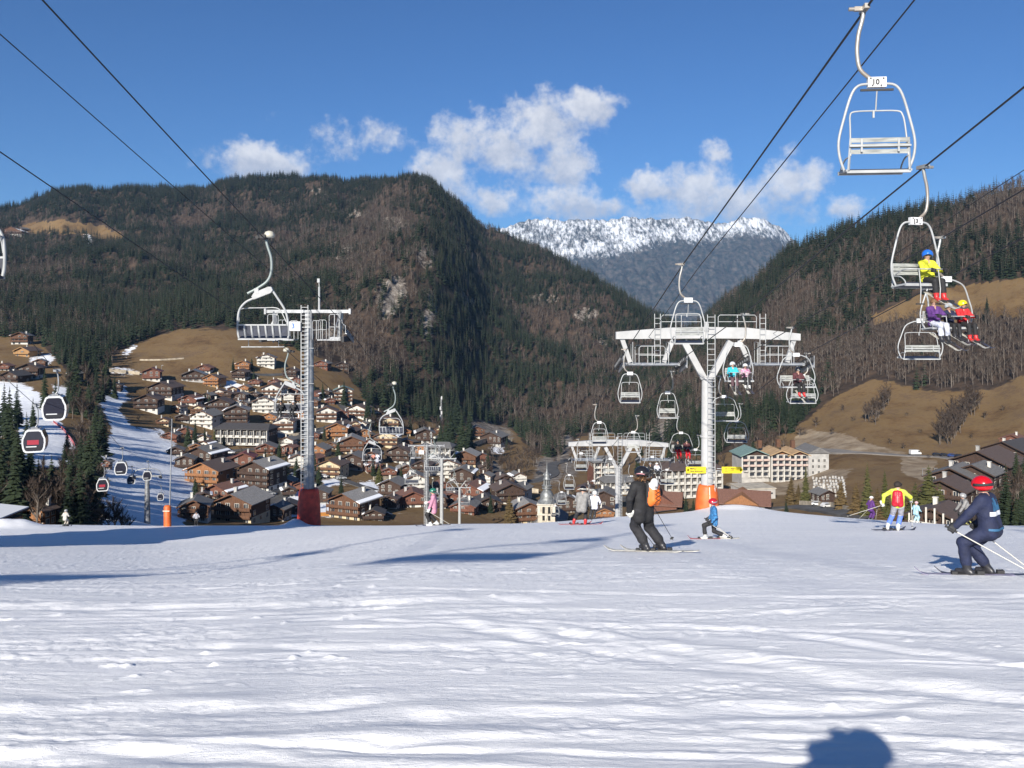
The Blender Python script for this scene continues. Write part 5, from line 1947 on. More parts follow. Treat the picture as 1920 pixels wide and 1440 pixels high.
def person(loc, heading, height, label, jacket, pants, boots, glove, head='helmet', head_mat=None, goggle=None, strap=None,
           hip=(0, 0, .88), lean=(0, .12, 1), feet=((-.14, 0), (.14, 0)), knees=(0, 1, 0), hands=((-.3, .25, .95), (.3, .25, .95)), elbows=None,
           look=(0, 0), shin=None, seated=False, h=.024, face_cloth=None, big=1.0, poles=None, hem=.14, group='people on the ski slope', name='person', footz=(0, 0), loose=1.0):
    s = height / 1.75
    hd = 1 + (1.75 - height) * .22           # children have larger heads
    R = Matrix.Rotation(-heading, 3, 'Z')
    hip = Vector(hip)
    ln = Vector(lean).normalized()
    right = Vector((1, 0, 0))
    sh = hip + ln * .47
    neck = sh + ln * .07
    P = []
    J, T, B, S, SH = 0, 1, 2, 3, 4
    w = big
    fw = ln.cross(right) * -1                # forward of the chest
    if fw.y < 0 and not seated: fw = -fw
    for q in (-1, 1):
        P.append((hip + right * .075 * q + ln * .02, hip + right * .085 * q + ln * .24, .125 * w, .12 * w, J))
        P.append((hip + right * .085 * q + ln * .24, sh + right * .10 * q - ln * .05, .12 * w, .118 * w, J))
        P.append((sh + right * .06 * q + ln * .0, sh + right * .175 * q - ln * .015, .085 * w, .085 * w, J))
        if hem: P.append((hip + right * .075 * q + ln * .05, hip + right * .088 * q - ln * hem, .122 * w, .124 * w, J))
    P.append((sh, neck + ln * .02, .085, .06, J if face_cloth else S))
    hc = neck + ln * .02 + Vector((0, .03, .115 * hd))
    cy, sy = math.cos(look[0]), math.sin(look[0])
    HR = Matrix.Rotation(-look[0], 3, 'Z') @ Matrix.Rotation(-look[1], 3, 'X')
    hp = lambda x, y, z: hc + HR @ (Vector((x, y, z)) * hd)
    P.append((neck, hp(0, -.01, -.05), .055, .06, S))
    P.append((hp(0, -.02, .015), hp(0, .025, .01), .096 * hd, .09 * hd, S))
    P.append((hp(0, .035, -.045), hp(0, .045, -.085), .062 * hd, .04 * hd, S))
    P.append((hp(0, .10, -.01), hp(0, .118, -.035), .014, .019, S))
    for q in (-1, 1): P.append((hp(.092 * q, -.01, .0), hp(.095 * q, -.012, -.04), .016, .012, S))
    for i, q in ((0, -1), (1, 1)):
        hj = hip + right * .095 * q - Vector((0, 0, .03))
        an = Vector((feet[i][0], feet[i][1], .12 + footz[i]))
        kn, an = ik(hj, an, .44, .43, knees if not isinstance(knees[0], (tuple, list)) else knees[i])
        P.append((hj, kn, .112 * loose, .083 * loose, T))
        P.append((kn, an + (kn - an).normalized() * .13, .083 * loose, .082 * loose, T if shin is None else SH))
        P.append((an + (kn - an).normalized() * .20, an, .07, .068, B))
        fd = Vector((0, 1, 0)) if not seated else Vector((0, .9, -.35))
        P.append((an + Vector((0, 0, -.055)) - fd * .06, an + Vector((0, 0, -.062)) + fd * .155, .056, .05, B))
    wr = []
    for i, q in ((0, -1), (1, 1)):
        sj = sh + right * .19 * q - ln * .02
        pole = Vector((q * .5, -.6, -.5)) if elbows is None else Vector(elbows[i])
        hand = Vector(hands[i])
        el, wrist = ik(sj, hand, .29, .27, pole)
        P.append((sj, el, .078 * w, .064 * w, J))
        P.append((el, wrist, .064 * w, .052 * w, J))
        wr.append((el, wrist))
    P = [tuple([tuple(Vector(a) * s), tuple(Vector(b) * s), ra * s, rb * s, mi]) for a, b, ra, rb, mi in P]
    me = skin('person', P, [jacket, pants, boots, face_cloth or M_SKIN, shin or pants], h, .035 * s, .0075 if h < .03 else 0)
    o = link(name, me)
    M = Matrix.Translation(Vector(loc)) @ R.to_4x4()
    o.matrix_world = M
    tag(o, label, 'person', group)
    hcs = hc * s
    if head == 'helmet':
        ob = link('helmet', dome('helmet', hcs + HR @ Vector((0, -.005, .012)) * s, .142 * hd * s, head_mat, H_RIM, HR), o)
        if strap: link('goggle_strap', band('goggle_strap', hcs, .146 * hd * s, strap, HR, 1.2, 2 * math.pi - 1.2, .0, .045 * s * hd, n=16), o)
    elif head == 'hat':
        link('woolly_hat', dome('woolly_hat', hcs + HR @ Vector((0, -.008, .02)) * s, .125 * hd * s, head_mat, lambda az: .0 - .12 * (1 - math.cos(az)) / 2, HR), o)
    else:
        link('hair', dome('hair', hcs + HR @ Vector((0, -.016, .01)) * s, .118 * hd * s, head_mat, HAIR_RIM, HR), o)
    if goggle: link('goggles', band('goggles', hcs, .118 * hd * s, goggle, HR, -1.15, 1.15, -.025 * s, .05 * s), o)
    W = []
    for i in (0, 1):
        el, wp = wr[i]
        el, wp = el * s, wp * s
        fa = (wp - el).normalized()
        hand = wp + fa * .085 * s
        if poles and poles[i]:
            ax = (hand - Vector(poles[i]) * s).normalized()
        else:
            ax = Vector((0, .2, 1))
        yv = (fa - ax * fa.dot(ax)).normalized()
        if yv.length < .1: yv = Vector((0, 1, 0))
        xv = yv.cross(ax) * (1 if i == 1 else 1)
        Rg = Matrix((xv, yv, ax)).transposed()
        g = link('glove', glove_mesh(glove), o)
        g.matrix_local = Matrix.Translation(hand) @ Rg.to_4x4() @ Matrix.Diagonal((1.12 * s,) * 3).to_4x4()
        W.append((M @ hand, M.to_3x3() @ ax))
    return o, M, s, W


M_POLE_W = mat('pole_white', (.6, .58, .52), .4)
M_POLE_D = mat('pole_dark', (.05, .05, .055), .4)


def ski_pole(hand, tip, m, label, rad=.0085):
    hand, tip = Vector(hand), Vector(tip)
    ax = (tip - hand)
    e = empty('ski_pole', hand, 0, label, 'ski pole', 'ski poles held by the skiers')
    b = MB(); b.tube([ax.normalized() * -.02, ax * .5, ax], rad, 6, 0, True, True, rad * .8)
    b.build('shaft', m, e)
    g = MB(); g.tube([ax.normalized() * -.075, ax.normalized() * .075], .017, 8); g.tube([ax.normalized() * -.09, ax.normalized() * -.075], .021, 8)
    g.build('grip', M_DARK, e)
    k = MB(); c = ax - ax.normalized() * .06
    q = ax.to_track_quat('Z', 'Y').to_matrix()
    vs = [c + q @ Vector((.045 * math.cos(a), .045 * math.sin(a), 0)) for a in [i * math.pi / 5 for i in range(10)]]
    k.add(vs + [c - ax.normalized() * .03], [(i, (i + 1) % 10, 10) for i in range(10)] + [tuple(reversed(range(10)))])
    k.build('basket', M_DARK, e)
    return e


def ski(loc, heading, length, m, label, pitch=0.0, roll=0.0):
    e = empty('ski', loc, 0, label, 'ski', 'skis of the skiers')
    e.rotation_euler = Euler((pitch, roll, -heading), 'YXZ') if False else (Matrix.Rotation(-heading, 3, 'Z') @ Matrix.Rotation(pitch, 3, 'X') @ Matrix.Rotation(roll, 3, 'Y')).to_euler()
    b = MB(); n = 14
    L = length
    vs = []
    for i in range(n + 1):
        t = i / n
        y = -L * .46 + L * t
        w = .036 + .02 * abs(t - .5) ** 1.5 * 2.2
        if t > .93: w *= max(.2, (1 - t) / .07 * .8 + .2)
        z = .10 * max(0, (t - .87) / .13) ** 2 + .015 * max(0, (.06 - t) / .06)
        vs += [(-w, y, z), (w, y, z), (w, y, z + .014), (-w, y, z + .014)]
    fs = []
    for i in range(n):
        for q in range(4):
            a, d = i * 4 + q, i * 4 + (q + 1) % 4
            fs.append((a, d, d + 4, a + 4))
    fs += [(3, 2, 1, 0), tuple(n * 4 + q for q in range(4))]
    b.add(vs, fs)
    o = b.build('base', m, e)
    bd = MB(); bd.box((0, .17, .035), (.07, .07, .045)); bd.box((0, -.16, .04), (.07, .09, .055)); bd.box((0, 0, .02), (.06, .4, .012))
    bd.build('binding', M_DARK, e)
    return e


def pz(u, v_or_none, y):
    x = (u - U0) / F * y
    return Vector((x, y, float(piste_z(x, y))))


def skier(u, y, heading, height, label, who, skim=None, skil=1.6, skih=None, pole_m=None, tips=None, pole_tips=None, **kw):
    """a standing skier on the piste with skis and poles; pole_tips are in the body frame"""
    base = pz(u, None, y)
    s = height / 1.75
    feet = kw.get('feet', ((-.14, 0), (.14, 0)))
    kw['poles'] = pole_tips
    o, M, s, W = person(base, heading, height, label, **kw)
    if skim:
        sh = heading if skih is None else skih
        # slope of the piste along the ski
        for i in (0, 1):
            p = M @ (Vector((feet[i][0], feet[i][1], 0)) * s)
            d = Vector((math.sin(sh), math.cos(sh)))
            z0 = float(piste_z(p.x, p.y)); z1 = float(piste_z(p.x + d.x * .5, p.y + d.y * .5))
            fz = M @ (Vector((feet[i][0], feet[i][1], .0 + kw.get('footz', (0, 0))[i])) * s)
            ski((p.x, p.y, max(z0, fz.z) - .0), sh, skil, skim if not isinstance(skim, tuple) else skim[i], f"{'left' if i == 0 else 'right'} ski of {who}", pitch=math.atan2(z1 - z0, .5))
    if pole_m and pole_tips:
        for i in (0, 1):
            if pole_tips[i] is None: continue
            t = M @ (Vector(pole_tips[i]) * s)
            t.z = max(t.z, float(piste_z(t.x, t.y)) + .0)
            ski_pole(W[i][0], t, pole_m, f"ski pole in the {'left' if i == 0 else 'right'} hand of {who}")
    return o, M, s


def backpack(M, s, c, label, mats, kind, lean, k=1.0):
    """a rucksack resting on the wearer's back; c in the wearer's frame"""
    R_ = M.to_3x3()
    pr = []
    up = Vector(lean).normalized()
    rt = Vector((1, 0, 0)); bk = rt.cross(up) * 1
    if bk.y > 0: bk = -bk
    C = Vector(c)
    for q in (-1, 1):
        pr.append((C + rt * .07 * k * q - up * .17 * k, C + rt * .055 * k * q + up * .12 * k, .085 * k, .075 * k, 0))
        pr.append((C + bk * .06 + rt * .045 * q - up * .13, C + bk * .055 + rt * .035 * q + up * .02, .075, .07, 0))
    pr.append((C + up * .12, C + up * .2, .07, .05, 0))
    if kind == 'two':
        pr.append((C + bk * .055 + up * .17 - rt * .03, C + bk * .06 + up * .22 - rt * .02, .085, .075, 1, .02))
        for q in (-1, 1): pr.append((C + rt * .11 * q - up * .2 - bk * .02, C + rt * .10 * q + up * .15 - bk * .02, .05, .05, 2, .004))
    pr = [tuple([tuple(Vector(p[0]) * s), tuple(Vector(p[1]) * s), p[2] * s, p[3] * s] + list(p[4:])) for p in pr]
    me = skin('backpack', pr, mats, .018, .03)
    o = link('backpack', me)
    o.matrix_world = M
    tag(o, label, 'backpack')
    st = MB()
    for q in (-1, 1):
        st.tube([tuple((C + rt * .08 * q + up * .2 - bk * .03) * s), tuple((C + rt * .12 * q + up * .27 - bk * .16) * s), tuple((C + rt * .15 * q + up * .1 - bk * .30) * s), tuple((C + rt * .16 * q - up * .15 - bk * .16) * s), tuple((C + rt * .1 * q - up * .2 - bk * .02) * s)], .014 * s, 6)
    st.build('strap', mats[-1], o)
    if kind == 'two':
        cr = MB()
        for k in range(4):
            z0 = -.16 + k * .075
            for q in (-1, 1):
                cr.tube([tuple((C + bk * .142 + rt * .07 * q + up * z0) * s), tuple((C + bk * .15 + up * (z0 + .035)) * s), tuple((C + bk * .142 - rt * .07 * q + up * (z0 + .075)) * s)], .005 * s, 4)
        cr.build('lacing', M_DARK, o)
    else:
        z = MB(); z.tube([tuple((C + bk * .14 - up * .16 + rt * .01) * s), tuple((C + bk * .146 - up * .04 + rt * .0) * s), tuple((C + bk * .128 + up * .1) * s)], .006 * s, 4)
        z.build('zip', M_POLE_W, o)
    return o


C_BLACK = cloth('black', (.014, .014, .016))
C_BLACK2 = cloth('charcoal', (.022, .022, .026))
C_NAVY = cloth('navy', (.012, .018, .055))
C_GREY = cloth('grey', (.23, .225, .22))
C_WHITE = cloth('white', (.62, .64, .72))
C_LIME = cloth('lime', (.52, .60, .03), two=(.62, .66, .12))
C_PINK = cloth('pink', (.62, .30, .40), two=(.50, .20, .30), scale=26)
C_BLUEPAT = cloth('blue_pattern', (.05, .26, .55), two=(.012, .05, .16), scale=26)
C_LGREY = cloth('light_grey', (.42, .42, .46))
C_COBALT = cloth('cobalt', (.12, .22, .72))
C_PURPLE = cloth('purple', (.10, .03, .18))
C_RED = cloth('red', (.60, .02, .025))
C_TEAL = cloth('teal', (.03, .45, .55))
C_SKYB = cloth('pale_blue', (.36, .58, .66))
C_BEIGE = cloth('beige', (.42, .38, .33))
C_YEL = cloth('yellow', (.72, .72, .04))
B_DARK = mat('ski_boot_dark', (.03, .03, .035), .4)
B_WHITE = mat('ski_boot_white', (.6, .6, .58), .4)
B_RED = mat('ski_boot_red', (.55, .03, .03), .4)
G_BLACK = mat('glove_black', (.02, .02, .022), .7)
G_WHITE = mat('glove_white', (.62, .62, .58), .7)
HM = lambda n, c: mat('helmet_' + n, c, .22, 0, spec=.6)
LENS = mat('goggle_lens', (.02, .018, .02), .08)
SKI_A = mat('ski_white', (.52, .5, .44), .35, var=.4, scale=5)
SKI_B = mat('ski_dark', (.05, .05, .07), .35)
SKI_C = mat('ski_red', (.4, .08, .08), .35)
SKI_D = mat('ski_violet', (.28, .26, .36), .35, var=.4, scale=5)
RAD = math.radians

# 1 the skier in black, traversing to the left
o, M, s = skier(1214, 18.0, RAD(-30), 1.80, 'person in black jacket and black trousers with an orange backpack, skiing left', 'the skier in black', (SKI_A, SKI_A), 1.65, RAD(-66), M_POLE_D,
    pole_tips=((.34, .15, .02), (.95, .35, .05)), jacket=C_BLACK, pants=C_BLACK2, boots=B_DARK, glove=G_WHITE, head='helmet', head_mat=HM('black', (.015, .015, .018)), goggle=LENS, strap=M_DARK,
    hip=(-.10, .02, .88), lean=(.03, .05, 1), feet=((.04, .10), (.34, -.04)), knees=(-.15, 1, 0), hands=((-.40, .06, .86), (.33, .26, .98)), elbows=((-.9, -.5, -.1), (.8, -.6, -.2)), look=(-.55, .05), h=.018, big=1.16, hem=.15, loose=1.24)
fur = MB()
_r = random.Random(3)
_nk = Vector((-.10, .02, .88)) + Vector((.03, .05, 1)).normalized() * .52
for i in range(300):
    a = _r.uniform(0, 6.283)
    c = _nk + Vector((math.sin(a) * .135, math.cos(a) * .125, .035 + .05 * math.cos(a + 2.6) + _r.uniform(-.035, .035)))
    d = Vector((math.sin(a), math.cos(a), _r.uniform(-.4, .9))).normalized() * _r.uniform(.035, .075)
    q = Vector((math.cos(a), -math.sin(a), 0)) * .012
    fur.add([(c - q) * s, (c + q) * s, (c + d) * s], [(0, 1, 2)])
fu = fur.build('fur_collar', mat('fur', (.30, .15, .05), .95, two=(.14, .07, .03), scale=20), o)
ban = link('helmet_stripe', band('helmet_stripe', (_nk + Vector((0, .035, .135))) * s, .149 * s, mat('stripe_pink', (.62, .30, .33), .5), Matrix.Rotation(.35, 3, 'Z'), -2.5, -1.35, .03 * s, .055 * s, n=8), o)
backpack(M, s, (.03, -.15, 1.20), 'orange and white backpack on the back of the skier in black', [mat('bag_orange', (.80, .17, .02), .6, var=.2), mat('bag_white', (.62, .62, .60), .6), M_DARK], 'two', (.03, .06, 1))

# 2 the child in patterned blue
skier(1338, 25.0, RAD(-86), 1.26, 'child in blue patterned jacket, red helmet and black trousers striding left', 'the child in blue', (SKI_C, SKI_A), .9, RAD(-84), M_POLE_W,
    pole_tips=((-.1, -.75, .03), (.12, -.70, .05)), jacket=C_BLUEPAT, pants=C_BLACK2, boots=B_WHITE, glove=G_BLACK, head='helmet', head_mat=HM('crimson', (.42, .015, .03)), goggle=LENS, strap=mat('strap_grey', (.3, .28, .32), .6),
    hip=(0, -.02, .74), lean=(0, .04, 1), feet=((-.1, .34), (.12, -.44)), knees=(0, 1, .1), hands=((-.3, .12, .72), (.26, .16, .74)), elbows=((-.6, -.8, -.1), (.6, -.8, -.1)), look=(-.1, .1), h=.018, hem=.12, big=1.08)
# 3 the yellow jacket
o, M, s = skier(1680, 30.0, RAD(24), 1.76, 'person in lime yellow jacket with grey and blue trousers and a red backpack', 'the skier in yellow', (SKI_B, SKI_B), 1.6, RAD(64), M_POLE_W,
    pole_tips=((-1.55, .30, .28), (.50, .1, .10)), jacket=C_LIME, pants=C_LGREY, boots=B_WHITE, glove=G_WHITE, head='hair', head_mat=mat('dark_hair', (.02, .014, .011), .8), goggle=mat('sunglasses', (.02, .02, .02), .15),
    hip=(.06, -.05, .86), lean=(.0, .05, 1), feet=((-.26, .02), (.06, .02)), knees=(.15, 1, 0), hands=((-.40, .0, .90), (.46, .34, 1.0)), elbows=((-1, -.3, -.3), (1, -.2, -.4)), look=(.75, 0), shin=C_COBALT, h=.022, big=1.05, hem=.0)
wp = MB()
backpack(M, s, (.05, -.18, 1.14), 'plump red backpack on the skier in the yellow jacket', [mat('bag_red', (.50, .012, .03), .5, var=.2), M_DARK], 'one', (0, .05, 1), 1.22)
# 4 the child in navy, nearest on the right
o, M, s = skier(1838, 12.0, RAD(-44), 1.44, 'child in navy ski suit and red helmet crouching to the left, nearest skier', 'the child in navy', (SKI_D, SKI_B), 1.25, RAD(-80), M_POLE_W,
    pole_tips=((-.25, -1.05, .02), (.5, -.72, .0)), jacket=C_NAVY, pants=C_NAVY, boots=B_DARK, glove=G_BLACK, head='helmet', head_mat=HM('red', (.55, .008, .015)), goggle=LENS, strap=M_DARK,
    hip=(0, -.16, .80), lean=(.02, .20, 1), feet=((-.22, .12), (.10, -.08)), knees=(-.35, 1, .1), hands=((-.36, .26, .82), (.3, .14, .78)), elbows=((-.7, -.6, -.2), (.7, -.6, -.2)), look=(.15, .12), h=.017, big=1.18, hem=.05, loose=1.15)
pn = MB()
st_ = mat('white_stripe', (.66, .68, .72), .6)
c0 = Vector((.0, -.08, .80))


def back_patch(name, z0, z1, x0, x1, m, parent, body, s, off=.006):
    """a sewn panel that follows the back of the jacket"""
    me = body.data
    V = np.array([v.co for v in me.vertices])
    nz_, nx_ = 7, 13
    P_ = np.zeros((nz_, nx_, 3))
    for i in range(nz_):
        for j in range(nx_):
            a = x0 + (x1 - x0) * j / (nx_ - 1)
            z = z0 + (z1 - z0) * i / (nz_ - 1)
            if callable(z0): pass
            c = c0 * s
            dirv = np.array([math.sin(a), -math.cos(a), 0])
            rel_ = V - np.array([c.x, c.y, z])
            al = rel_ @ dirv
            per = np.linalg.norm(rel_ - al[:, None] * dirv, axis=1)
            ok = (per < .035) & (al > 0) & (al < .4)
            d = np.median(al[ok]) if ok.any() else .16
            P_[i, j] = np.array([c.x, c.y, z]) + dirv * (d + off)
    return link(name, grid_mesh(name, P_, [m]), parent)


back_patch('white_stripe', .845, .90, -1.0, 1.1, st_, o, o, s, .010)
back_patch('blue_panel', .905, 1.06, -.7, .8, mat('panel_blue', (.03, .12, .24), .7, var=.2), o, o, s, .007)
back_patch('waist_stripe', .655, .685, -1.1, 1.1, mat('panel_blue', (.03, .12, .24)), o, o, s, .016)
# 5, 6 the pair in the middle
skier(1091, 37.0, RAD(14), 1.78, 'person in grey jacket and black trousers seen from behind, black helmet', 'the skier in grey', (SKI_C, SKI_C), 1.5, RAD(70), M_POLE_D,
    pole_tips=(None, (.35, .35, .1)), jacket=C_GREY, pants=C_BLACK2, boots=B_RED, glove=G_BLACK, head='helmet', head_mat=HM('black', (.015, .015, .018)), strap=M_POLE_W,
    hip=(.0, -.06, .78), lean=(.08, .18, 1), feet=((-.34, .04), (.14, .04)), knees=(0, 1, 0), hands=((-.2, .38, .86), (.30, .30, .72)), look=(.3, .1), h=.026, big=1.12)
skier(1113, 51.0, RAD(10), 1.72, 'person in white jacket and white helmet with black trousers', 'the skier in white', (SKI_B, SKI_B), 1.5, RAD(50), None,
    jacket=C_WHITE, pants=C_BLACK2, boots=B_DARK, glove=G_BLACK, head='helmet', head_mat=HM('white', (.66, .66, .64)), hip=(.05, -.04, .84), lean=(.03, .1, 1), feet=((-.22, .0), (.02, .1)), hands=((-.3, .2, .85), (.36, .15, .85)), h=.03, pole_tips=None)
# 7 pink jacket
skier(812, 38.5, RAD(-88), 1.70, 'person in pink patterned jacket and green helmet standing sideways', 'the skier in pink', (SKI_B, SKI_B), 1.3, RAD(-86), M_POLE_W,
    pole_tips=((-.25, -.85, .03), None), jacket=C_PINK, pants=C_BLACK, boots=B_WHITE, glove=G_WHITE, head='helmet', head_mat=HM('green', (.03, .16, .11)), goggle=LENS, strap=M_DARK,
    hip=(0, -.04, .86), lean=(0, .03, 1), feet=((-.1, .1), (.1, -.16)), hands=((-.26, .16, .78), (.2, .28, 1.0)), look=(-.4, 0), h=.026, big=1.05, hem=.2)
# 8-12 smaller figures along the crest
skier(123, 64, RAD(10), 1.30, 'small child in white jacket and beige trousers at the far left of the crest', 'the child in white', (SKI_B, SKI_B), 1.0, None, None, jacket=cloth('cream', (.5, .48, .44)), pants=C_BEIGE, boots=B_DARK, glove=G_BLACK, head='helmet', head_mat=HM('grey', (.3, .3, .3)), lean=(0, .2, 1), hip=(0, -.08, .8), h=.035)
skier(368, 71, RAD(160), 1.20, 'small dark clad skier at the crest in front of the brown chalets', 'the small dark skier', (SKI_B, SKI_B), 1.0, None, None, jacket=C_LGREY, pants=C_BLACK, boots=B_DARK, glove=G_BLACK, head='helmet', head_mat=HM('black', (.015, .015, .018)), h=.035)
skier(1632, 50, RAD(70), 1.42, 'child in purple ski suit and white hat half hidden by the crest', 'the child in purple', None, 1.0, None, M_POLE_W, pole_tips=((-.5, -.5, .1), (.6, -.1, .1)), jacket=C_PURPLE, pants=C_PURPLE, boots=B_DARK, glove=G_BLACK, head='hat', head_mat=cloth('hat_white', (.66, .66, .66)), h=.03)
skier(1717, 48.5, RAD(60), 1.22, 'child in pale blue ski suit behind the yellow jacketed skier', 'the child in pale blue', None, 1.0, None, M_POLE_D, pole_tips=((-.3, -.4, .1), (.7, -.4, .1)), jacket=C_SKYB, pants=C_SKYB, boots=B_WHITE, glove=G_BLACK, head='hat', head_mat=cloth('hat_pink', (.6, .4, .42)), h=.03)
skier(1808, 41.5, RAD(-80), 1.72, 'person in grey jacket bending at the crest behind the child in navy', 'the bending skier in grey', (SKI_B, SKI_B), 1.6, RAD(-86), M_POLE_D, pole_tips=((-.3, -.3, .05), (.3, -.6, .05)), jacket=C_GREY, pants=C_BLACK2, boots=mat('boot_yellow', (.5, .48, .15), .4), glove=G_BLACK, head='helmet', head_mat=HM('grey', (.3, .3, .3)),
    hip=(0, -.16, .76), lean=(0, .38, 1), feet=((-.14, .22), (.14, -.30)), hands=((-.3, .3, .65), (.3, .3, .65)), h=.028, big=1.1)
# the photographer, whose shadow lies on the snow
_pp = Vector((.13, -.32, float(piste_z(.13, -.32))))
person(_pp, RAD(-20), 1.86, 'photographer in a dark jacket holding a camera up at eye level', jacket=C_BLACK2, pants=C_BLACK, boots=B_DARK, glove=G_BLACK, head='hat', head_mat=C_BLACK,
       hip=(0, -.02, .93), lean=(0, .05, 1), hands=((-.14, .15, 1.54), (-.03, .17, 1.54)), elbows=((-.6, .1, -1), (.6, .1, -1)), look=(.1, 0), h=.03, big=1.15)
cc_ = MB(); cc_.box((0, 0, 0), (.11, .05, .065)); cc_.tube([(0, .02, 0), (0, .05, 0)], .025, 10)
co = cc_.build('compact_camera', M_DARK, None, (0, -.12, -.03)); tag(co, 'small black camera held by the photographer', 'camera')


# ---- riders on the chairs
def rider(chairx, rope_, y, dx, label, yaw, scale, six=False, dxw=0, sk=True, **kw):
    z = rope_z(rope_, y) + (-5.29 if six else -2.665)
    fy = -.22 if six else -.12
    R_ = Matrix.Rotation(yaw, 3, 'Z')
    p = Vector((ROPES[rope_][0], y, z)) + R_ @ Vector((dx, fy, 0))
    hgt = scale
    s = hgt / 1.75
    base = dict(hip=(0, 0, .115), lean=(0, -.10, 1), feet=((-.12, .50), (.12, .50)), footz=(-.50, -.50), knees=(0, .3, 1), hands=((-.2, .40, .34), (.2, .40, .34)), seated=True, hem=.03, h=.026, glove=G_BLACK, group='riders on the chairlifts')
    base.update(kw)
    head = math.pi - yaw
    o, M, s, W = person(p, head, hgt, label, **base)
    if sk:
        for i in (0, 1):
            q = M @ (Vector((base['feet'][i][0], base['feet'][i][1] + .12, base['footz'][i] + .005)) * s)
            e = ski(q, head + kw.get('skyaw', 0), 1.55 * s if s > .8 else 1.1, SKI_A if i else SKI_B, f"{'left' if i == 0 else 'right'} ski of the " + ' '.join(label.split()[:11]), pitch=RAD(-22))
    return o, M, s


rider(9.5, 'inner_left', 20.5, -.2 - .28 + .52, 'child in bright yellow jacket and blue helmet riding the nearest occupied chair', .22, 1.42, jacket=C_YEL, pants=C_BLACK, boots=B_RED, head='helmet', head_mat=HM('blue', (.02, .14, .60)), goggle=LENS, look=(.5, 0), h=.022)
rider(13, 'inner_right', 26.9, .2 - .50, 'person in purple jacket and white trousers riding at the left of three', .2, 1.62, jacket=C_PURPLE, pants=C_WHITE, boots=B_DARK, head='hair', head_mat=mat('brown_hair', (.16, .08, .035), .7), look=(.6, .1), h=.024)
rider(13, 'inner_right', 26.9, .2 + .0, 'child in dark jacket and silver helmet riding in the middle of three', .2, 1.30, jacket=C_NAVY, pants=C_BLACK, boots=B_DARK, head='helmet', head_mat=HM('silver', (.42, .45, .48)), goggle=LENS, look=(.3, 0), h=.024)
rider(13, 'inner_right', 26.9, .2 + .48, 'child in red jacket and yellow helmet riding at the right of three', .2, 1.48, jacket=C_RED, pants=C_BLACK, boots=B_RED, head='helmet', head_mat=HM('yellow', (.75, .58, .02)), goggle=LENS, look=(-.4, 0), h=.024)
rider(9.5, 'inner_left', 36.5, -.2 - .25, 'child in teal jacket and pale helmet riding left on the chair before the tower', .0, 1.35, jacket=C_TEAL, pants=cloth('maroon', (.10, .05, .06)), boots=B_DARK, head='helmet', head_mat=HM('palegrey', (.55, .58, .6)), h=.026)
rider(9.5, 'inner_left', 36.5, -.2 + .27, 'child in pink and white jacket riding right on the chair before the tower', .0, 1.2, jacket=cloth('pinkwhite', (.62, .5, .55), two=(.5, .08, .25), scale=20), pants=C_BLACK, boots=B_WHITE, head='helmet', head_mat=HM('white', (.66, .66, .64)), h=.026)
rider(13, 'inner_right', 41.2, .2 + .05, 'lone rider in dark maroon jacket and red boots at the right end of the tower', .05, 1.6, jacket=cloth('maroon2', (.09, .025, .03)), pants=C_BLACK, boots=B_RED, head='helmet', head_mat=HM('black', (.015, .015, .018)), goggle=G_WHITE, h=.026)
for k_, dx_ in ((0, -.28), (1, .42)):
    rider(13, 'inner_right', 69.3, .2 + dx_, 'rider in dark jacket and bright red trousers, ' + ('left' if k_ == 0 else 'right') + ' of the pair', .05, 1.7, jacket=C_BLACK if k_ == 0 else cloth('maroon2', (.09, .025, .03)), pants=cloth('scarlet', (.75, .01, .02)), boots=B_RED, head='helmet', head_mat=HM('black', (.015, .015, .018)), h=.032)
rider(13, 'inner_right', 83.5, .2 - .2, 'rider in dark grey jacket at the right arm of the second tower', .05, 1.7, jacket=C_BLACK2, pants=C_BLACK, boots=B_DARK, head='helmet', head_mat=HM('grey', (.3, .3, .3)), h=.035)
rider(13, 'inner_right', 83.5, .2 + .42, 'rider in white jacket at the right arm of the second tower', .05, 1.7, jacket=C_WHITE, pants=C_BLACK, boots=B_WHITE, head='helmet', head_mat=HM('white', (.66, .66, .64)), h=.035)
for k_, (dx_, jm) in enumerate(((-.75, C_BLACK), (.35, C_BLACK2))):
    rider(0, 'six_up', 79.4, dx_, ('dark clad rider at the left' if k_ == 0 else 'dark clad rider in the middle') + ' of the six-seat chair behind the tower', 0, 1.75, six=True, jacket=jm, pants=C_BLACK, boots=B_DARK, head='helmet', head_mat=HM('black', (.015, .015, .018)) if k_ == 0 else HM('white', (.66, .66, .64)), h=.035)
for k_, (dx_, jm) in enumerate(((-.7, C_BLACK2), (.25, cloth('salmon', (.6, .28, .2), two=(.3, .1, .08), scale=12)), (.85, C_WHITE))):
    rider(0, 'six_up', 126, dx_, ('rider in dark jacket', 'rider in salmon pink jacket', 'rider in white jacket')[k_] + ' on the six-seat chair before the dark chalets', 0, 1.75, six=True, jacket=jm, pants=C_BLACK if k_ != 2 else C_WHITE, boots=B_DARK, head='helmet', head_mat=HM('black', (.015, .015, .018)), h=.04)
for k_, dx_ in enumerate((.75, .1)):
    rider(0, 'six_up', 32.4, dx_, ('right-hand' if k_ == 0 else 'inner') + ' dark clad rider on the chair at the left picture edge', 0, 1.75, six=True, jacket=C_BLACK, pants=C_BLACK, boots=B_DARK, head='helmet', head_mat=HM('black', (.015, .015, .018)), h=.028)
# ------------------------------------------------------------------ village
def wood(n, c): return mat('timber_' + n, c, .85, 0, var=.35, scale=1.2, stretch=(6, 6, .8))


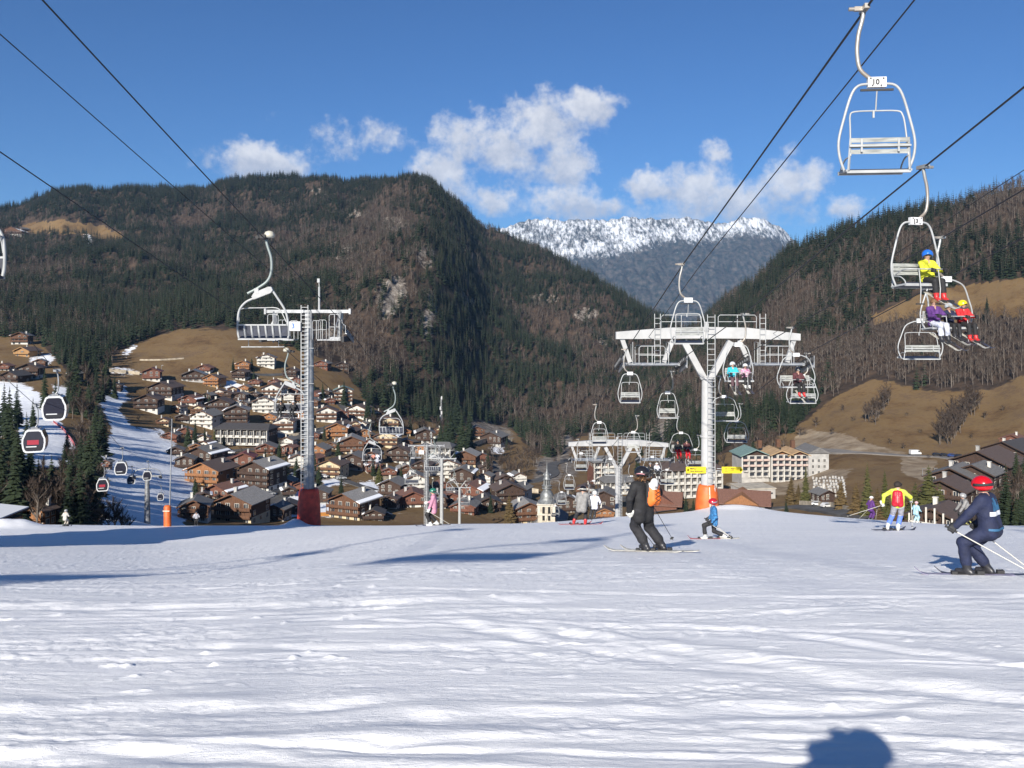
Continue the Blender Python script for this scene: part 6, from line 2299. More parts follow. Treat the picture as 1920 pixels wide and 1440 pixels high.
W_DARK = wood('dark', (.055, .03, .02)); W_BROWN = wood('brown', (.12, .055, .028)); W_RED = wood('red', (.15, .058, .035)); W_ORANGE = wood('orange', (.28, .125, .05)); W_HONEY = wood('honey', (.36, .20, .08))
PL_WHITE = mat('render_white', (.60, .575, .52), .85, var=.12, scale=.5); PL_CREAM = mat('render_cream', (.56, .46, .30), .85, var=.12, scale=.5); PL_GREY = mat('render_grey', (.40, .39, .37), .85, var=.2, scale=.5)
CONCRETE = mat('bare_concrete', (.42, .40, .37), .85, var=.18, scale=.35)


def roofm(n, c): return mat('roof_' + n, c, .75, 0, var=.3, scale=1.3, stretch=(.6, 3, 3))


R_GREY = roofm('grey', (.155, .15, .145)); R_LIGHT = roofm('light', (.26, .25, .24)); R_BROWN = roofm('brown', (.10, .07, .058)); R_RED = roofm('red', (.16, .045, .042)); R_BLUE = roofm('blue', (.19, .235, .27)); R_GREEN = roofm('green', (.17, .26, .24)); R_RUST = roofm('rust', (.17, .085, .06)); R_DARK = roofm('dark', (.06, .055, .055))
R_PLY = mat('roof_board', (.42, .28, .15), .8, var=.2, scale=.6)
ROOFSNOW = mat('roof_snow', (.82, .84, .87), .6)
PANE = mat('window_pane', (.035, .04, .05), .12, spec=.6)
FRAME = mat('window_frame', (.55, .52, .46), .6)
SHUT = mat('shutter', (.10, .05, .03), .8)
ASPHALT = mat('asphalt', (.085, .082, .08), .9, var=.3, scale=.2)

STY = {   # base wall, upper wall, roof, storeys, balcony rows
    'wd': (PL_WHITE, W_BROWN, R_GREY, 3, 2), 'wk': (PL_WHITE, W_DARK, R_BROWN, 3, 2), 'dk': (PL_GREY, W_DARK, R_GREY, 3, 1), 'bk': (PL_CREAM, W_BROWN, R_LIGHT, 3, 2),
    'rb': (PL_WHITE, W_RED, R_RUST, 2, 1), 'rg': (W_RED, W_RED, R_GREY, 2, 1), 'or': (W_HONEY, W_ORANGE, R_BROWN, 3, 2), 'os': (PL_CREAM, W_ORANGE, R_GREY, 2, 1), 'wh': (PL_WHITE, PL_WHITE, R_GREY, 3, 3),
    'wb': (PL_WHITE, PL_WHITE, R_BROWN, 3, 2), 'cr': (PL_CREAM, PL_CREAM, R_BROWN, 3, 2), 'wr': (PL_WHITE, W_RED, R_RED, 3, 1), 'gr': (PL_WHITE, PL_WHITE, R_GREEN, 4, 3), 'bl': (PL_GREY, W_DARK, R_BLUE, 2, 1), 'dd': (W_DARK, W_DARK, R_DARK, 2, 1), 'ye': (W_HONEY, W_HONEY, R_BROWN, 2, 1), 'gd': (PL_WHITE, W_DARK, R_LIGHT, 4, 3),
}
WIN = {}


def window_mesh(w, h, shutters=False):
    k = (round(w, 2), round(h, 2), shutters)
    if k not in WIN:
        b = MB()
        b.box((0, -.03, 0), (w + .2, .08, h + .2), None, 0)
        b.box((-w / 4 - .02, -.06, 0), (w / 2 - .08, .05, h), None, 1); b.box((w / 4 + .02, -.06, 0), (w / 2 - .08, .05, h), None, 1)
        if shutters:
            for s in (-1, 1): b.box((s * (w / 2 + .1 + w * .22), -.04, 0), (w * .42, .06, h + .1), None, 2)
        WIN[k] = b.mesh('window', [FRAME, PANE, SHUT])
    return WIN[k]


def chalet(u, v, wpx, sty, yaw, phrase, name='chalet', cat='house', D=None, snow=0.0, p=None, storeys=None, pitch=.42, group='chalets of the village', over=1.0, base_drop=5.0):
    base, up, roof, n, nb = STY[sty]
    n = storeys or n
    p = at(u, v) if p is None else p
    r = random.Random(int(u * 7 + v))
    W = wpx * p.y / F / 1.12
    sc = min(1.0, max(.62, W / 11.0))
    d = W * (1.0 if D is None else D)
    hs = 2.45 * sc
    H = hs * n * .92
    Z0 = p.z - .6
    e = empty(name, (p.x, p.y + d * .3, Z0), math.radians(yaw), phrase, cat, group)
    yf = -d / 2
    MB().box((0, 0, (hs - base_drop) / 2), (W, d, hs + base_drop)).build('wall', base, e)
    ridge = H + W / 2 * pitch
    MB().prism([(-W / 2 - .05, hs), (W / 2 + .05, hs), (W / 2 + .05, H), (0, ridge), (-W / 2 - .05, H)], yf - .05, d / 2 + .05).build('upper_wall', up, e)
    ov, of, th = 1.15 * over * sc, 1.5 * over * sc, .26
    rf = MB()
    for s in (-1, 1):
        xe = s * (W / 2 + ov); ze = H - ov * pitch
        rf.prism([(0, ridge + .05), (xe, ze + .05), (xe, ze + .05 + th), (0, ridge + .05 + th)] if s > 0 else [(0, ridge + .05), (0, ridge + .05 + th), (xe, ze + .05 + th), (xe, ze + .05)], yf - of, d / 2 + of * .7)
    ro = rf.build('roof', roof, e)
    fb = MB()
    for s in (-1, 1):
        fb.bar((0, yf - of - .03, ridge + .16), (s * (W / 2 + ov), yf - of - .03, H - ov * pitch + .16), .08, .34)
    fb.build('barge_board', up if up not in (PL_WHITE, PL_CREAM) else W_BROWN, ro)
    cx, cyy = r.uniform(.12, .3) * W * r.choice((-1, 1)), r.uniform(-.2, .25) * d
    MB().box((cx, cyy, ridge - abs(cx) * pitch + .7), (.9 * sc, .9 * sc, 2.0)).box((cx, cyy, ridge - abs(cx) * pitch + 1.78), (1.15 * sc, 1.15 * sc, .16)).build('chimney', PL_WHITE if r.random() < .6 else PL_GREY, ro)
    if snow:
        s = r.choice((-1, 1))
        sb = MB()
        a, b_ = .05, W / 2 + ov - .1
        f0 = b_ * (1 - snow)
        sb.prism([(s * f0, ridge - f0 * pitch + .32), (s * b_, ridge - b_ * pitch + .32), (s * b_, ridge - b_ * pitch + .55), (s * f0, ridge - f0 * pitch + .5)][::s], yf - of + .2, d / 2 + of * .4)
        sb.build('roof_snow', ROOFSNOW, ro)
    single = wpx >= 34
    win = MB()

    def put(x, y, z, w, h, ry=0, sh=False):
        if single:
            o = link('window', window_mesh(w, h, sh), e, (x, y, z), ry)
        else:
            c, s_ = math.cos(ry), math.sin(ry)
            for (ox, oy, bx, by, bz, mi) in ((0, -.03, w + .2, .08, h + .2, 0), (0, -.06, w, .05, h, 1)):
                win.box((x + ox * c - oy * s_, y + ox * s_ + oy * c, z), (bx, by, bz), Matrix.Rotation(ry, 3, 'Z'), mi)
    cols = max(2, int(W / (2.9 * sc)))
    ww, wh = 1.25 * sc, 1.35 * sc
    for k in range(n):
        zc = hs * .92 * k + hs * .55
        half = W / 2 if zc < H - .5 else max(0, (ridge - zc) / pitch - .6)
        wall_y = yf if zc < hs else yf - .05
        for c in range(cols):
            x = -W / 2 + W * (c + .5) / cols
            if abs(x) + ww * .6 > half: continue
            if r.random() < .12: continue
            tall = k > 0 and k <= nb
            put(x, wall_y, zc - (.25 * sc if tall else 0), ww, wh * (1.35 if tall else 1), 0, r.random() < .25)
        for s in (-1, 1):
            for c in range(2 + int(d > 12)):
                if r.random() < .2: continue
                y = -d / 2 + d * (c + .5) / (2 + int(d > 12))
                if zc > H - .4: continue
                put(s * (W / 2 + (.05 if zc > hs else 0)), y, zc, ww, wh, s * math.pi / 2)
    if not single and win.v:
        w_ = win.build('windows', [FRAME, PANE], e); w_['kind'] = 'stuff'
    for k in range(1, nb + 1):
        z = hs * .92 * k + .05
        half = W / 2 + .3 if z < H - 1 else (ridge - z - 1.2) / pitch
        if half < 1.2: continue
        b = MB()
        rail = up if up not in (PL_WHITE, PL_CREAM) else (PL_WHITE if sty == 'wh' else W_BROWN)
        b.box((0, yf - .65, z), (half * 2, 1.3, .16))
        b.box((0, yf - 1.28, z + .55), (half * 2, .07, .75))
        b.box((0, yf - 1.28, z + 1.02), (half * 2 + .1, .12, .08))
        for q in np.linspace(-half + .1, half - .1, max(3, int(half))): b.bar((q, yf - 1.24, z), (q, yf - 1.24, z + hs * .9), .12)
        b.build('balcony', [rail], e)
    return e


HOUSES = [
    (20, 440, 44, 'wd', 10, 'low farmhouse on the high clearing at the far left', .5), (40, 436, 20, 'dk', -15, 'small barn behind the farmhouse on the high clearing', 0),
    (37, 645, 32, 'wd', 10, 'white fronted chalet below the forest, highest on the left edge'), (48, 668, 34, 'ye', -12, 'yellow timber chalet below the white fronted one on the left edge'), (53, 709, 40, 'wk', 8, 'white chalet with dark balcony just above the left snow field'), (24, 716, 40, 'dd', -10, 'dark barn roof at the left edge above the snow field'), (6, 694, 26, 'rb', 6, 'red-brown chalet cut by the left picture edge'), (72, 690, 24, 'wd', 15, 'small chalet beside the snow patch at upper left'),
    (139, 713, 22, 'wd', 0, 'small white hut at the edge of the wood left of the long snow run', .6), (213, 730, 26, 'dd', 12, 'dark barn at the top of the long snow run'), (200, 878, 14, 'rg', 0, 'little hut at the edge of the wood on the snow run'),
    (282, 713, 34, 'wr', 14, 'white and red-brown chalet on the brown meadow above the snow run'), (306, 746, 52, 'wk', -6, 'broad white chalet with dark balconies beside the tall marker pole'), (276, 770, 46, 'wk', 4, 'low white chalet with a wide brown roof nearest the top of the snow run'), (360, 714, 46, 'bl', 14, 'big dark chalet with blue-grey roof on the upper meadow'), (383, 698, 28, 'rb', 0, 'red chalet behind the blue-grey roofed one'),
    (401, 724, 32, 'or', -12, 'brown timber chalet left of the small snow patch'), (455, 695, 27, 'or', 5, 'bright orange chalet at the top of the village between two spruces'), (450, 711, 28, 'wk', -6, 'dark chalet with white base below the orange one'), (498, 687, 34, 'wh', 8, 'white chalet high on the meadow left of the tower head'), (478, 722, 22, 'rb', 0, 'small red-brown chalet right of the snow patch'),
    (357, 759, 36, 'rb', -8, 'low red-roofed chalet beside dark bushes'), (444, 764, 10, 'wh', 0, 'tiny white hut on the snow patch'), (345, 816, 30, 'rg', 12, 'red timber chalet on the brown field beside the snow run'), (410, 776, 46, 'wk', 6, 'white chalet with brown roof above the grey apartment houses'), (385, 800, 46, 'wh', -10, 'white balconied apartment house left of the glass gabled one'), (441, 798, 46, 'gd', 10, 'grey glass gabled apartment house behind the white balconied hotel'),
    (512, 746, 42, 'wb', -4, 'white balconied chalet with brown roof above the village centre left'), (493, 772, 42, 'wh', 8, 'white apartment chalet with three balcony rows left of the tower'), (508, 790, 32, 'os', -8, 'cream and timber chalet below the white apartment chalet'), (531, 810, 42, 'wb', 4, 'white chalet right of the white balconied hotel'), (546, 709, 28, 'wk', -6, 'white and brown chalet left of the upper tower mast'),
    (512, 831, 38, 'rg', -10, 'orange-red timber chalet in front of the hotel right end'), (498, 850, 38, 'rg', 6, 'red timber chalet with grey roof below the orange-red one'), (345, 878, 36, 'dk', 10, 'small white chalet with dark roof at the right edge of the snow run'), (383, 876, 60, 'dk', -16, 'wide grey-brown roofed house behind the big orange chalet'), (392, 910, 72, 'or', -14, 'large orange timber chalet with rows of balconies'), (456, 876, 40, 'wr', 6, 'white chalet with a dark red roof'),
    (418, 936, 58, 'rb', -22, 'brown-red roofed house between the two large chalets'), (448, 978, 84, 'bk', -12, 'largest dark brown chalet with pale base just behind the crest'), (361, 974, 56, 'wd', 12, 'white chalet with grey roof at the foot of the snow run'), (489, 918, 70, 'gd', -18, 'white balconied apartment chalet with twin grey roofs'), (540, 962, 44, 'dd', 14, 'low dark roofed house left of the red tower foot'), (520, 975, 40, 'dk', -10, 'grey roofed shed just left of the red tower foot'),
    (611, 790, 40, 'wb', 8, 'white chalet with a brown roof just right of the tower mast'), (590, 746, 26, 'rb', -10, 'small brown-red chalet right of the upper tower mast'), (642, 756, 36, 'gr', 10, 'tall white house with a green metal roof below the wood'), (604, 690, 28, 'rg', -6, 'small red chalet on the meadow right of the tower head'), (640, 692, 26, 'dd', 8, 'dark hut at the edge of the wood right of the tower head'),
    (596, 854, 40, 'os', -8, 'pinkish timber chalet right of the middle of the tower mast'), (631, 822, 42, 'or', 6, 'orange chalet with three balcony rows in the village middle'), (557, 874, 34, 'wh', 10, 'white house partly hidden behind the tower mast'), (623, 894, 48, 'cr', -12, 'cream apartment house right of the tower mast'), (598, 942, 40, 'dk', 0, 'dark balconied house right behind the red tower foot'), (610, 778, 20, 'wh', 0, 'small white house on the road below the green roof'),
    (674, 783, 36, 'wb', -14, 'row house with brown stepped roofs beside the steep road'), (657, 850, 50, 'bk', 8, 'brown chalet with white ground floor right of the orange one'), (664, 880, 44, 'dk', -6, 'dark timber chalet left of the six-seat chair with riders'), (725, 808, 42, 'cr', 10, 'cream chalet framed by an empty six-seat chair'), (726, 838, 48, 'cr', -4, 'long cream house below the framed chalet'), (795, 830, 38, 'dk', 8, 'dark chalet below the antenna mast'), (821, 815, 13, 'cr', 0, 'tiny cream annex right of the dark chalet'),
    (750, 868, 48, 'wk', -8, 'dark gabled chalet with white windows above the brown knoll'), (728, 892, 30, 'rg', 6, 'red-brown chalet right of the six-seat chair with riders'), (737, 930, 46, 'dk', -14, 'dark brown house right of the snowy knoll'), (779, 918, 44, 'wh', 8, 'white chalet left of the second six-seat tower'), (661, 972, 76, 'bk', -24, 'large chalet with split grey-brown roof in front of the brown knoll'), (771, 950, 60, 'rb', 10, 'red timber house with a white end wall'), (700, 975, 40, 'dd', 4, 'low dark roof behind the crest near the snow knoll'),
    (876, 874, 44, 'bk', -10, 'brown chalet with light roof at the gorge edge'), (833, 894, 56, 'wh', 12, 'white balconied house behind the slim white post'), (869, 908, 46, 'dk', -8, 'dark chalet right of the slim white post'), (887, 934, 56, 'rb', -16, 'red-brown chalet with snowy roof edge near the church', .4), (900, 864, 30, 'rg', 14, 'red gabled chalet behind the brown one at the gorge edge'), (926, 834, 46, 'dk', -18, 'grey stepped roof house on the terrace below the cliff'), (893, 820, 30, 'wd', 8, 'house under the pale cliff at the forest edge', .4),
    (912, 956, 50, 'dd', 10, 'dark roofed house between the post and the rusty conifer'), (951, 944, 56, 'wk', 14, 'dark chalet with a white wall right of the red-brown one'), (986, 980, 58, 'bk', 12, 'long roofed white house left of the church tower'), (975, 935, 40, 'wh', -20, 'low white house above the long roof by the church'), (845, 945, 44, 'rb', 6, 'rusty roofed house behind the skier in pink'), (872, 962, 48, 'rg', -10, 'brown-red low house right of the skier in pink'), (815, 952, 40, 'dk', 12, 'grey roofed house behind the second six-seat tower'),
    (1060, 960, 46, 'dk', 10, 'grey roofed house right of the church tower'), (1136, 955, 52, 'dk', -12, 'wide grey roof behind the skier in white'), (1133, 978, 34, 'or', 0, 'orange timber cabin at the foot of the second white tower'), (1226, 910, 44, 'os', 10, 'brown roofed chalet behind the head of the skier in black'), (1098, 930, 30, 'wb', -14, 'small white house above the grey jacketed skier'),
    (1546, 945, 34, 'dk', 14, 'small grey roofed chapel of rest below the cemetery'),
    (1868, 905, 112, 'wk', -46, 'biggest dark timber chalet with white balcony on the right', 0), (1912, 862, 90, 'dd', -52, 'long dark roofed building at the right edge above the biggest chalet', 0), (1845, 922, 74, 'dk', -44, 'dark chalet with grey roof and orange gable below the biggest one', 0), (1806, 936, 92, 'dk', -40, 'low grey roofed chalet behind the red helmet', 0), (1788, 958, 84, 'wk', -42, 'chalet with white framed windows above the glass fronted one', 0), (1906, 835, 40, 'rb', -40, 'rusty roofed chalet at the right edge highest on the slope', 0),
    (108, 990, 56, 'rb', 10, 'low brown roofed hut behind the white clad child', 0), (74, 995, 36, 'or', -8, 'small orange gabled hut left of the brown roofed one', 0), (480, 968, 34, 'dk', 16, 'dark gabled house right of the largest brown chalet', 0), (570, 900, 30, 'wd', 6, 'small house behind the lower tower mast', 0), (690, 838, 26, 'rb', -6, 'small red-brown house between the cream houses', 0), (760, 840, 24, 'wd', 12, 'small house above the dark gabled chalet', 0), (540, 838, 26, 'wh', -8, 'small white house below the hotel, left of the mast', 0), (470, 892, 28, 'wb', 10, 'small white house behind the twin grey roofs', 0), (585, 822, 26, 'rg', 8, 'small red house right of the mast, under the road', 0), (700, 866, 28, 'wd', -10, 'small chalet under the six-seat chair with riders', 0), (560, 772, 26, 'rb', 6, 'small brown house left of the mast above the road', 0), (850, 850, 22, 'dk', -8, 'small dark house beside the spruces', 0),
]
for hdef in HOUSES:
    u, v, w, sty, yaw, ph = hdef[:6]
    chalet(u, v, w, sty, yaw, ph, snow=hdef[6] if len(hdef) > 6 else (.22 if (u * 13 + v) % 5 < 2 else 0))


# --- the smaller houses that fill the gaps between them
def filler():
    r = random.Random(77)
    area = [(300, 790), (420, 735), (560, 715), (690, 775), (790, 830), (880, 850), (985, 915), (1010, 965), (640, 960), (360, 940)]
    taken = [(h[0], h[1] - 8, h[2]) for h in HOUSES] + [(458, 815, 110), (1025, 940, 40), (660, 920, 60), (700, 915, 60)]
    n = 0
    for _ in range(9000):
        if n >= 62: break
        u, v = r.uniform(300, 1000), r.uniform(715, 970)
        if sdpoly(np.array([u]), np.array([v]), area)[0] < 0: continue
        w = r.uniform(20, 30) * (.75 + (v - 715) / 400)
        if any(abs(u - a) < (w + b_) * .43 and abs(v - 6 - b) < (w + b_) * .30 for a, b, b_ in taken): continue
        if any(abs(u - a) < 9 and -4 < v - b < 34 for a, b in [(440, 846), (500, 843), (560, 822)]): continue
        taken.append((u, v - 6, w)); n += 1
        nb = min(HOUSES, key=lambda h: (h[0] - u)**2 + 2 * (h[1] - v)**2)
        du, dv = u - nb[0], v - nb[1]
        rel = ('right of' if du > 0 else 'left of') if abs(du) > abs(dv) * 1.5 else ('below' if dv > 0 else 'above')
        sty = r.choice(['wd', 'wk', 'bk', 'rb', 'rg', 'dk', 'wb', 'wh', 'cr', 'os', 'wk', 'wb', 'dk'])
        tone = {'wd': 'white and brown', 'wk': 'white and dark', 'bk': 'cream and brown', 'rb': 'red-brown', 'rg': 'red timber', 'dk': 'dark timber', 'wb': 'white', 'wh': 'white balconied', 'cr': 'cream', 'os': 'orange timber'}[sty]
        words = nb[5].split()[:8]
        while words[-1] in ('of', 'the', 'with', 'a', 'and', 'in', 'below', 'behind', 'right', 'left', 'to', 'at', 'on', 'an', 'its', 'above', 'between', 'beside', 'by', 'from', 'edge', 'just', 'up'): words.pop()
        chalet(u, v, w, sty, r.choice((-1, 1)) * r.uniform(2, 24), f'small {tone} house {rel} the ' + ' '.join(words), snow=.3 if r.random() < .3 else 0, storeys=2 if r.random() < .6 else 3)


filler()


# --- glass-fronted chalet at the right
def glass_chalet():
    e = chalet(1776, 1000, 100, 'wk', -42, 'glass fronted chalet with big white window frames behind the crest on the right', pitch=.36, storeys=2)
    W = 100 * at(1776, 1000).y / F / 1.12
    b = MB()
    for k in range(6): b.bar((-W * .42 + W * .84 * k / 5, -W / 2 - 1.6, .2), (-W * .42 + W * .84 * k / 5, -W / 2 - 1.6, 4.4 + (2.2 - abs(k - 2.5) * .8)), .3)
    b.bar((-W * .44, -W / 2 - 1.6, 3.0), (W * .44, -W / 2 - 1.6, 3.0), .28)
    b.build('window_frame', PL_WHITE, e)


glass_chalet()


# --- blocks with grids of balconies
def balcony_block(u, v, wpx, rows, bays, yaw, label, name='hotel', roof=R_DARK, depth=11.0, slope=.0, wall=W_DARK, fin=PL_WHITE, hs=3.0, rail=None, gable=True):
    p = at(u, v)
    W = wpx * p.y / F
    H = rows * hs + 1.2
    e = empty(name, (p.x, p.y + depth * .4, p.z - .3), math.radians(yaw), label, 'building')
    d = depth
    MB().box((0, 0, (H - 5) / 2), (W, d, H + 5)).build('wall', wall, e)
    rf = MB(); rf.prism([(-W / 2 - 1, H), (W / 2 + 1, H), (W / 2 + 1, H + .3), (-W / 2 - 1, H + .3)], -d / 2 - 1.9, d / 2 + 1)
    rf.add([(-W / 2 - 1, -d / 2 - 1.9, H + .3), (W / 2 + 1, -d / 2 - 1.9, H + .3), (W / 2 + 1, d / 2 + 1, H + .3), (-W / 2 - 1, d / 2 + 1, H + .3), (-W / 2 + 1.5, 0, H + 2.6), (W / 2 - 1.5, 0, H + 2.6)], [(0, 1, 5, 4), (1, 2, 5), (2, 3, 4, 5), (3, 0, 4)])
    rf.build('roof', roof, e)
    bw = W / bays
    fm = MB().prism([(-.14, 0), (.14, 0), (.14, hs - .25), (-.14, hs - .25)], -1.7, 0).mesh('partition_wall', fin)
    wm = window_mesh(bw * .55, hs * .62)
    rm = MB().box((0, -1.7, .5), (bw * .62, .08, .85)).box((bw * .1, -.9, .55), (bw * .4, .5, .6), None).mesh('balcony_rail', rail or fin)
    for r_ in range(rows):
        z = 1.1 + r_ * hs
        sl = MB(); sl.box((0, -d / 2 - .85, z), (W, 1.75, .25)); sl.build('balcony_slab', fin, e)
        for b in range(bays + 1):
            link('partition_wall', fm, e, (-W / 2 + W * b / bays, -d / 2 - .02, z + .125))
        for b in range(bays):
            x = -W / 2 + bw * (b + .5)
            link('window', wm, e, (x, -d / 2, z + hs * .45))
            link('balcony_rail', rm, e, (x, -d / 2, z + .12))
    for b in range(4):
        for s in (-1, 1): link('window', window_mesh(1.3, 1.4), e, (s * W / 2, -d / 2 + d * (b + .5) / 4, 1.1 + hs * (rows - .6)), s * math.pi / 2)
    return e


balcony_block(458, 836, 104, 2, 8, -9, 'long hotel with two rows of white balcony partitions in the middle of the village', hs=3.6)
balcony_block(1292, 934, 112, 4, 9, 12, 'terraced residence with four rows of white balconies left of the orange tower foot', 'apartment_building', R_BROWN, 14, hs=2.8, wall=W_DARK)
balcony_block(1128, 908, 40, 4, 3, 12, 'tall white balconied block with dark red end wall left of the second tower', 'apartment_building', R_GREY, 12, hs=2.7, wall=W_RED)
balcony_block(1158, 928, 56, 2, 6, 10, 'low row of white windowed shops behind the second tower mast', 'apartment_building', R_GREY, 9, hs=2.6)
balcony_block(830, 872, 36, 3, 4, -8, 'small white balconied block beside the spruces above the slim post', 'apartment_building', R_GREY, 10, hs=2.8)


def building_site():
    """the white hotel under construction: three gabled fronts over rows of balconies, grey end wing"""
    p = at(1462, 906)
    k = p.y / F
    e = empty('hotel', (p.x, p.y + 6, p.z - .5), math.radians(4), 'white hotel under construction with three gabled fronts and unfinished roofs', 'building')
    W = 132 * k
    hs = 2.5
    fronts = [(-W / 2, W * .40, 4, W_DARK, R_GREEN, 'g'), (-W * .08, W * .27, 5, W_ORANGE, R_PLY, 'o'), (W * .19, W * .27, 5, W_RED, R_PLY, 'o')]
    base = -1.0
    for i, (x0, w, n, gm, rm, t) in enumerate(fronts):
        H = hs * n
        zb = [2.2, .2, -.2][i]
        yo = [0, -1.5, -.8][i]
        x1 = x0 + w
        MB().box(((x0 + x1) / 2, yo + 7, (zb + H - 8) / 2), (w - .02, 14, H + 8 + zb)).build('wall', CONCRETE, e)
        z1 = zb + H
        pt = .4
        MB().prism([(x0 + .1, z1), (x1 - .1, z1), ((x0 + x1) / 2, z1 + w / 2 * pt)], yo + .25, yo + 13.5).build('gable_wall', gm, e)
        rf = MB()
        for s in (-1, 1):
            xm, xe = (x0 + x1) / 2, (x0 + x1) / 2 + s * (w / 2 + 1.1)
            za = z1 + w / 2 * pt; ze = z1 - 1.1 * pt
            rf.prism(([(xm, za), (xe, ze), (xe, ze + .4), (xm, za + .4)] if s > 0 else [(xm, za), (xm, za + .4), (xe, ze + .4), (xe, ze)]), yo - 1.8, yo + 15)
        rf.build('roof', rm, e)
        bays = 4 if i == 0 else 3
        bw = w / bays
        cellm = MB().box((0, -.02, 0), (bw * .62, .12, hs * .56), None, 0)
        cm = cellm.mesh('window', [PANE])
        rail = MB().box((0, -.75, 0), (bw * .8, 1.5, .2)).box((0, -1.48, .45), (bw * .8, .08, .8)).mesh('balcony', mat('pinkish_board', (.5, .38, .33), .8))
        rail2 = MB().box((0, -.6, 0), (bw * .6, 1.2, .2)).box((bw * .12, -1.18, .4), (bw * .36, .1, .7)).mesh('balcony', CONCRETE)
        pil = MB()
        for b in range(bays + 1):
            pil.box((x0 + w * b / bays, yo - .35, (zb + z1) / 2), (.4, .7, H))
        pil.build('pier', PL_WHITE, e)
        for r_ in range(n):
            z = zb + hs * r_ + hs * .5
            for b in range(bays):
                if i == 0 and r_ == 0 and b == 0: continue
                x = x0 + bw * (b + .5)
                link('window', cm, e, (x, yo - .05, z + .15))
                link('balcony', rail if r_ >= n - 2 else rail2, e, (x, yo - .05, z - hs * .42))
    # grey end wing on the right
    xw = W * .46
    MB().box((xw + 4.5, 5, 2.6), (9.5, 15, 22)).build('end_wing', PL_GREY, e)
    MB().prism([(xw - .8, 13.2), (xw + 9.9, 13.2), (xw + 4.5, 16.0)], -3.2, 13.2).build('end_roof', R_GREY, e)
    for r_ in range(4):
        for c in range(3):
            link('window', window_mesh(1.0, 1.3), e, (xw + 1.8 + c * 2.7, -2.5, 1.8 + r_ * 2.7))
    for cx, cz in ((-W * .14, 16.6), (W * .14, 17.0), (W * .36, 16.4)):
        MB().box((cx, 9, cz - .5), (1.7, 1.9, 3.6)).build('chimney', W_BROWN, e)
    # low concrete building in front
    q = at(1418, 936)
    f = empty('annex', (q.x, q.y + 5, q.z - .5), math.radians(9), 'low grey concrete annex with slit windows in front of the hotel under construction', 'building')
    w2 = 64 * q.y / F
    MB().box((0, 0, .6), (w2, 12, 8)).build('wall', CONCRETE, f)
    MB().box((0, 0, 4.75), (w2 + .6, 12.6, .35)).build('roof', mat('gravel_roof', (.46, .41, .33), .9, var=.25, scale=.5), f)
    for x_, wd in ((-w2 * .32, 3.6), (-w2 * .05, 1.6), (w2 * .12, 3.0), (w2 * .36, 1.5)):
        MB().box((x_, -6.05, 2.9), (wd, .16, .6)).build('window', PANE, f)
    # retaining wall running down to the right of the hotel
    for pts, lab in (([(1366, 928), (1388, 905), (1396, 895)], 'pale retaining wall at the left of the white hotel'),):
        P3 = [at(a, b) for a, b in pts]
        m_ = MB()
        for a, b in zip(P3[:-1], P3[1:]): m_.bar(a + Vector((0, 0, .3)), b + Vector((0, 0, -.2)), .6, 1.6)
        tag(m_.build('retaining_wall', CONCRETE), lab, 'wall')


building_site()


def long_roof(u, v, wpx, label, yaw, roofmat, wallmat, end, D=12):
    p = at(u, v); k = p.y / F; W = wpx * k
    e = empty('market_hall', (p.x, p.y + 5, p.z - .5), math.radians(yaw), label, 'building')
    MB().box((0, 0, 0), (W, D, 6.5)).build('wall', wallmat, e)
    MB().prism([(-D / 2, 3.2), (D / 2, 3.2), (0, 6.6)], -W / 2 + .2, W / 2 - .2).build('gable_wall', end, e)
    e.children[-1].rotation_euler = (0, 0, math.pi / 2)
    rf = MB()
    for s in (-1, 1):
        rf.prism([(0, 6.7), (s * (D / 2 + 1.4), 2.7), (s * (D / 2 + 1.4), 3.0), (0, 7.05)][::s], -W / 2 - 1.4, W / 2 + 1.4)
    o = rf.build('roof', roofmat, e); o.rotation_euler = (0, 0, math.pi / 2)
    n = max(3, int(W / 3.5))
    for i in range(n): link('window', window_mesh(1.6, 1.6), e, (-W / 2 + W * (i + .5) / n, -D / 2, 1.2))
    return e


long_roof(1398, 957, 92, 'long brown roofed hall with an orange timber end right of the orange tower foot', -16, R_RUST, W_BROWN, W_ORANGE)
long_roof(1245, 958, 66, 'long dark red roofed hall behind the backpack of the skier in black', -14, R_RUST, W_RED, W_RED)


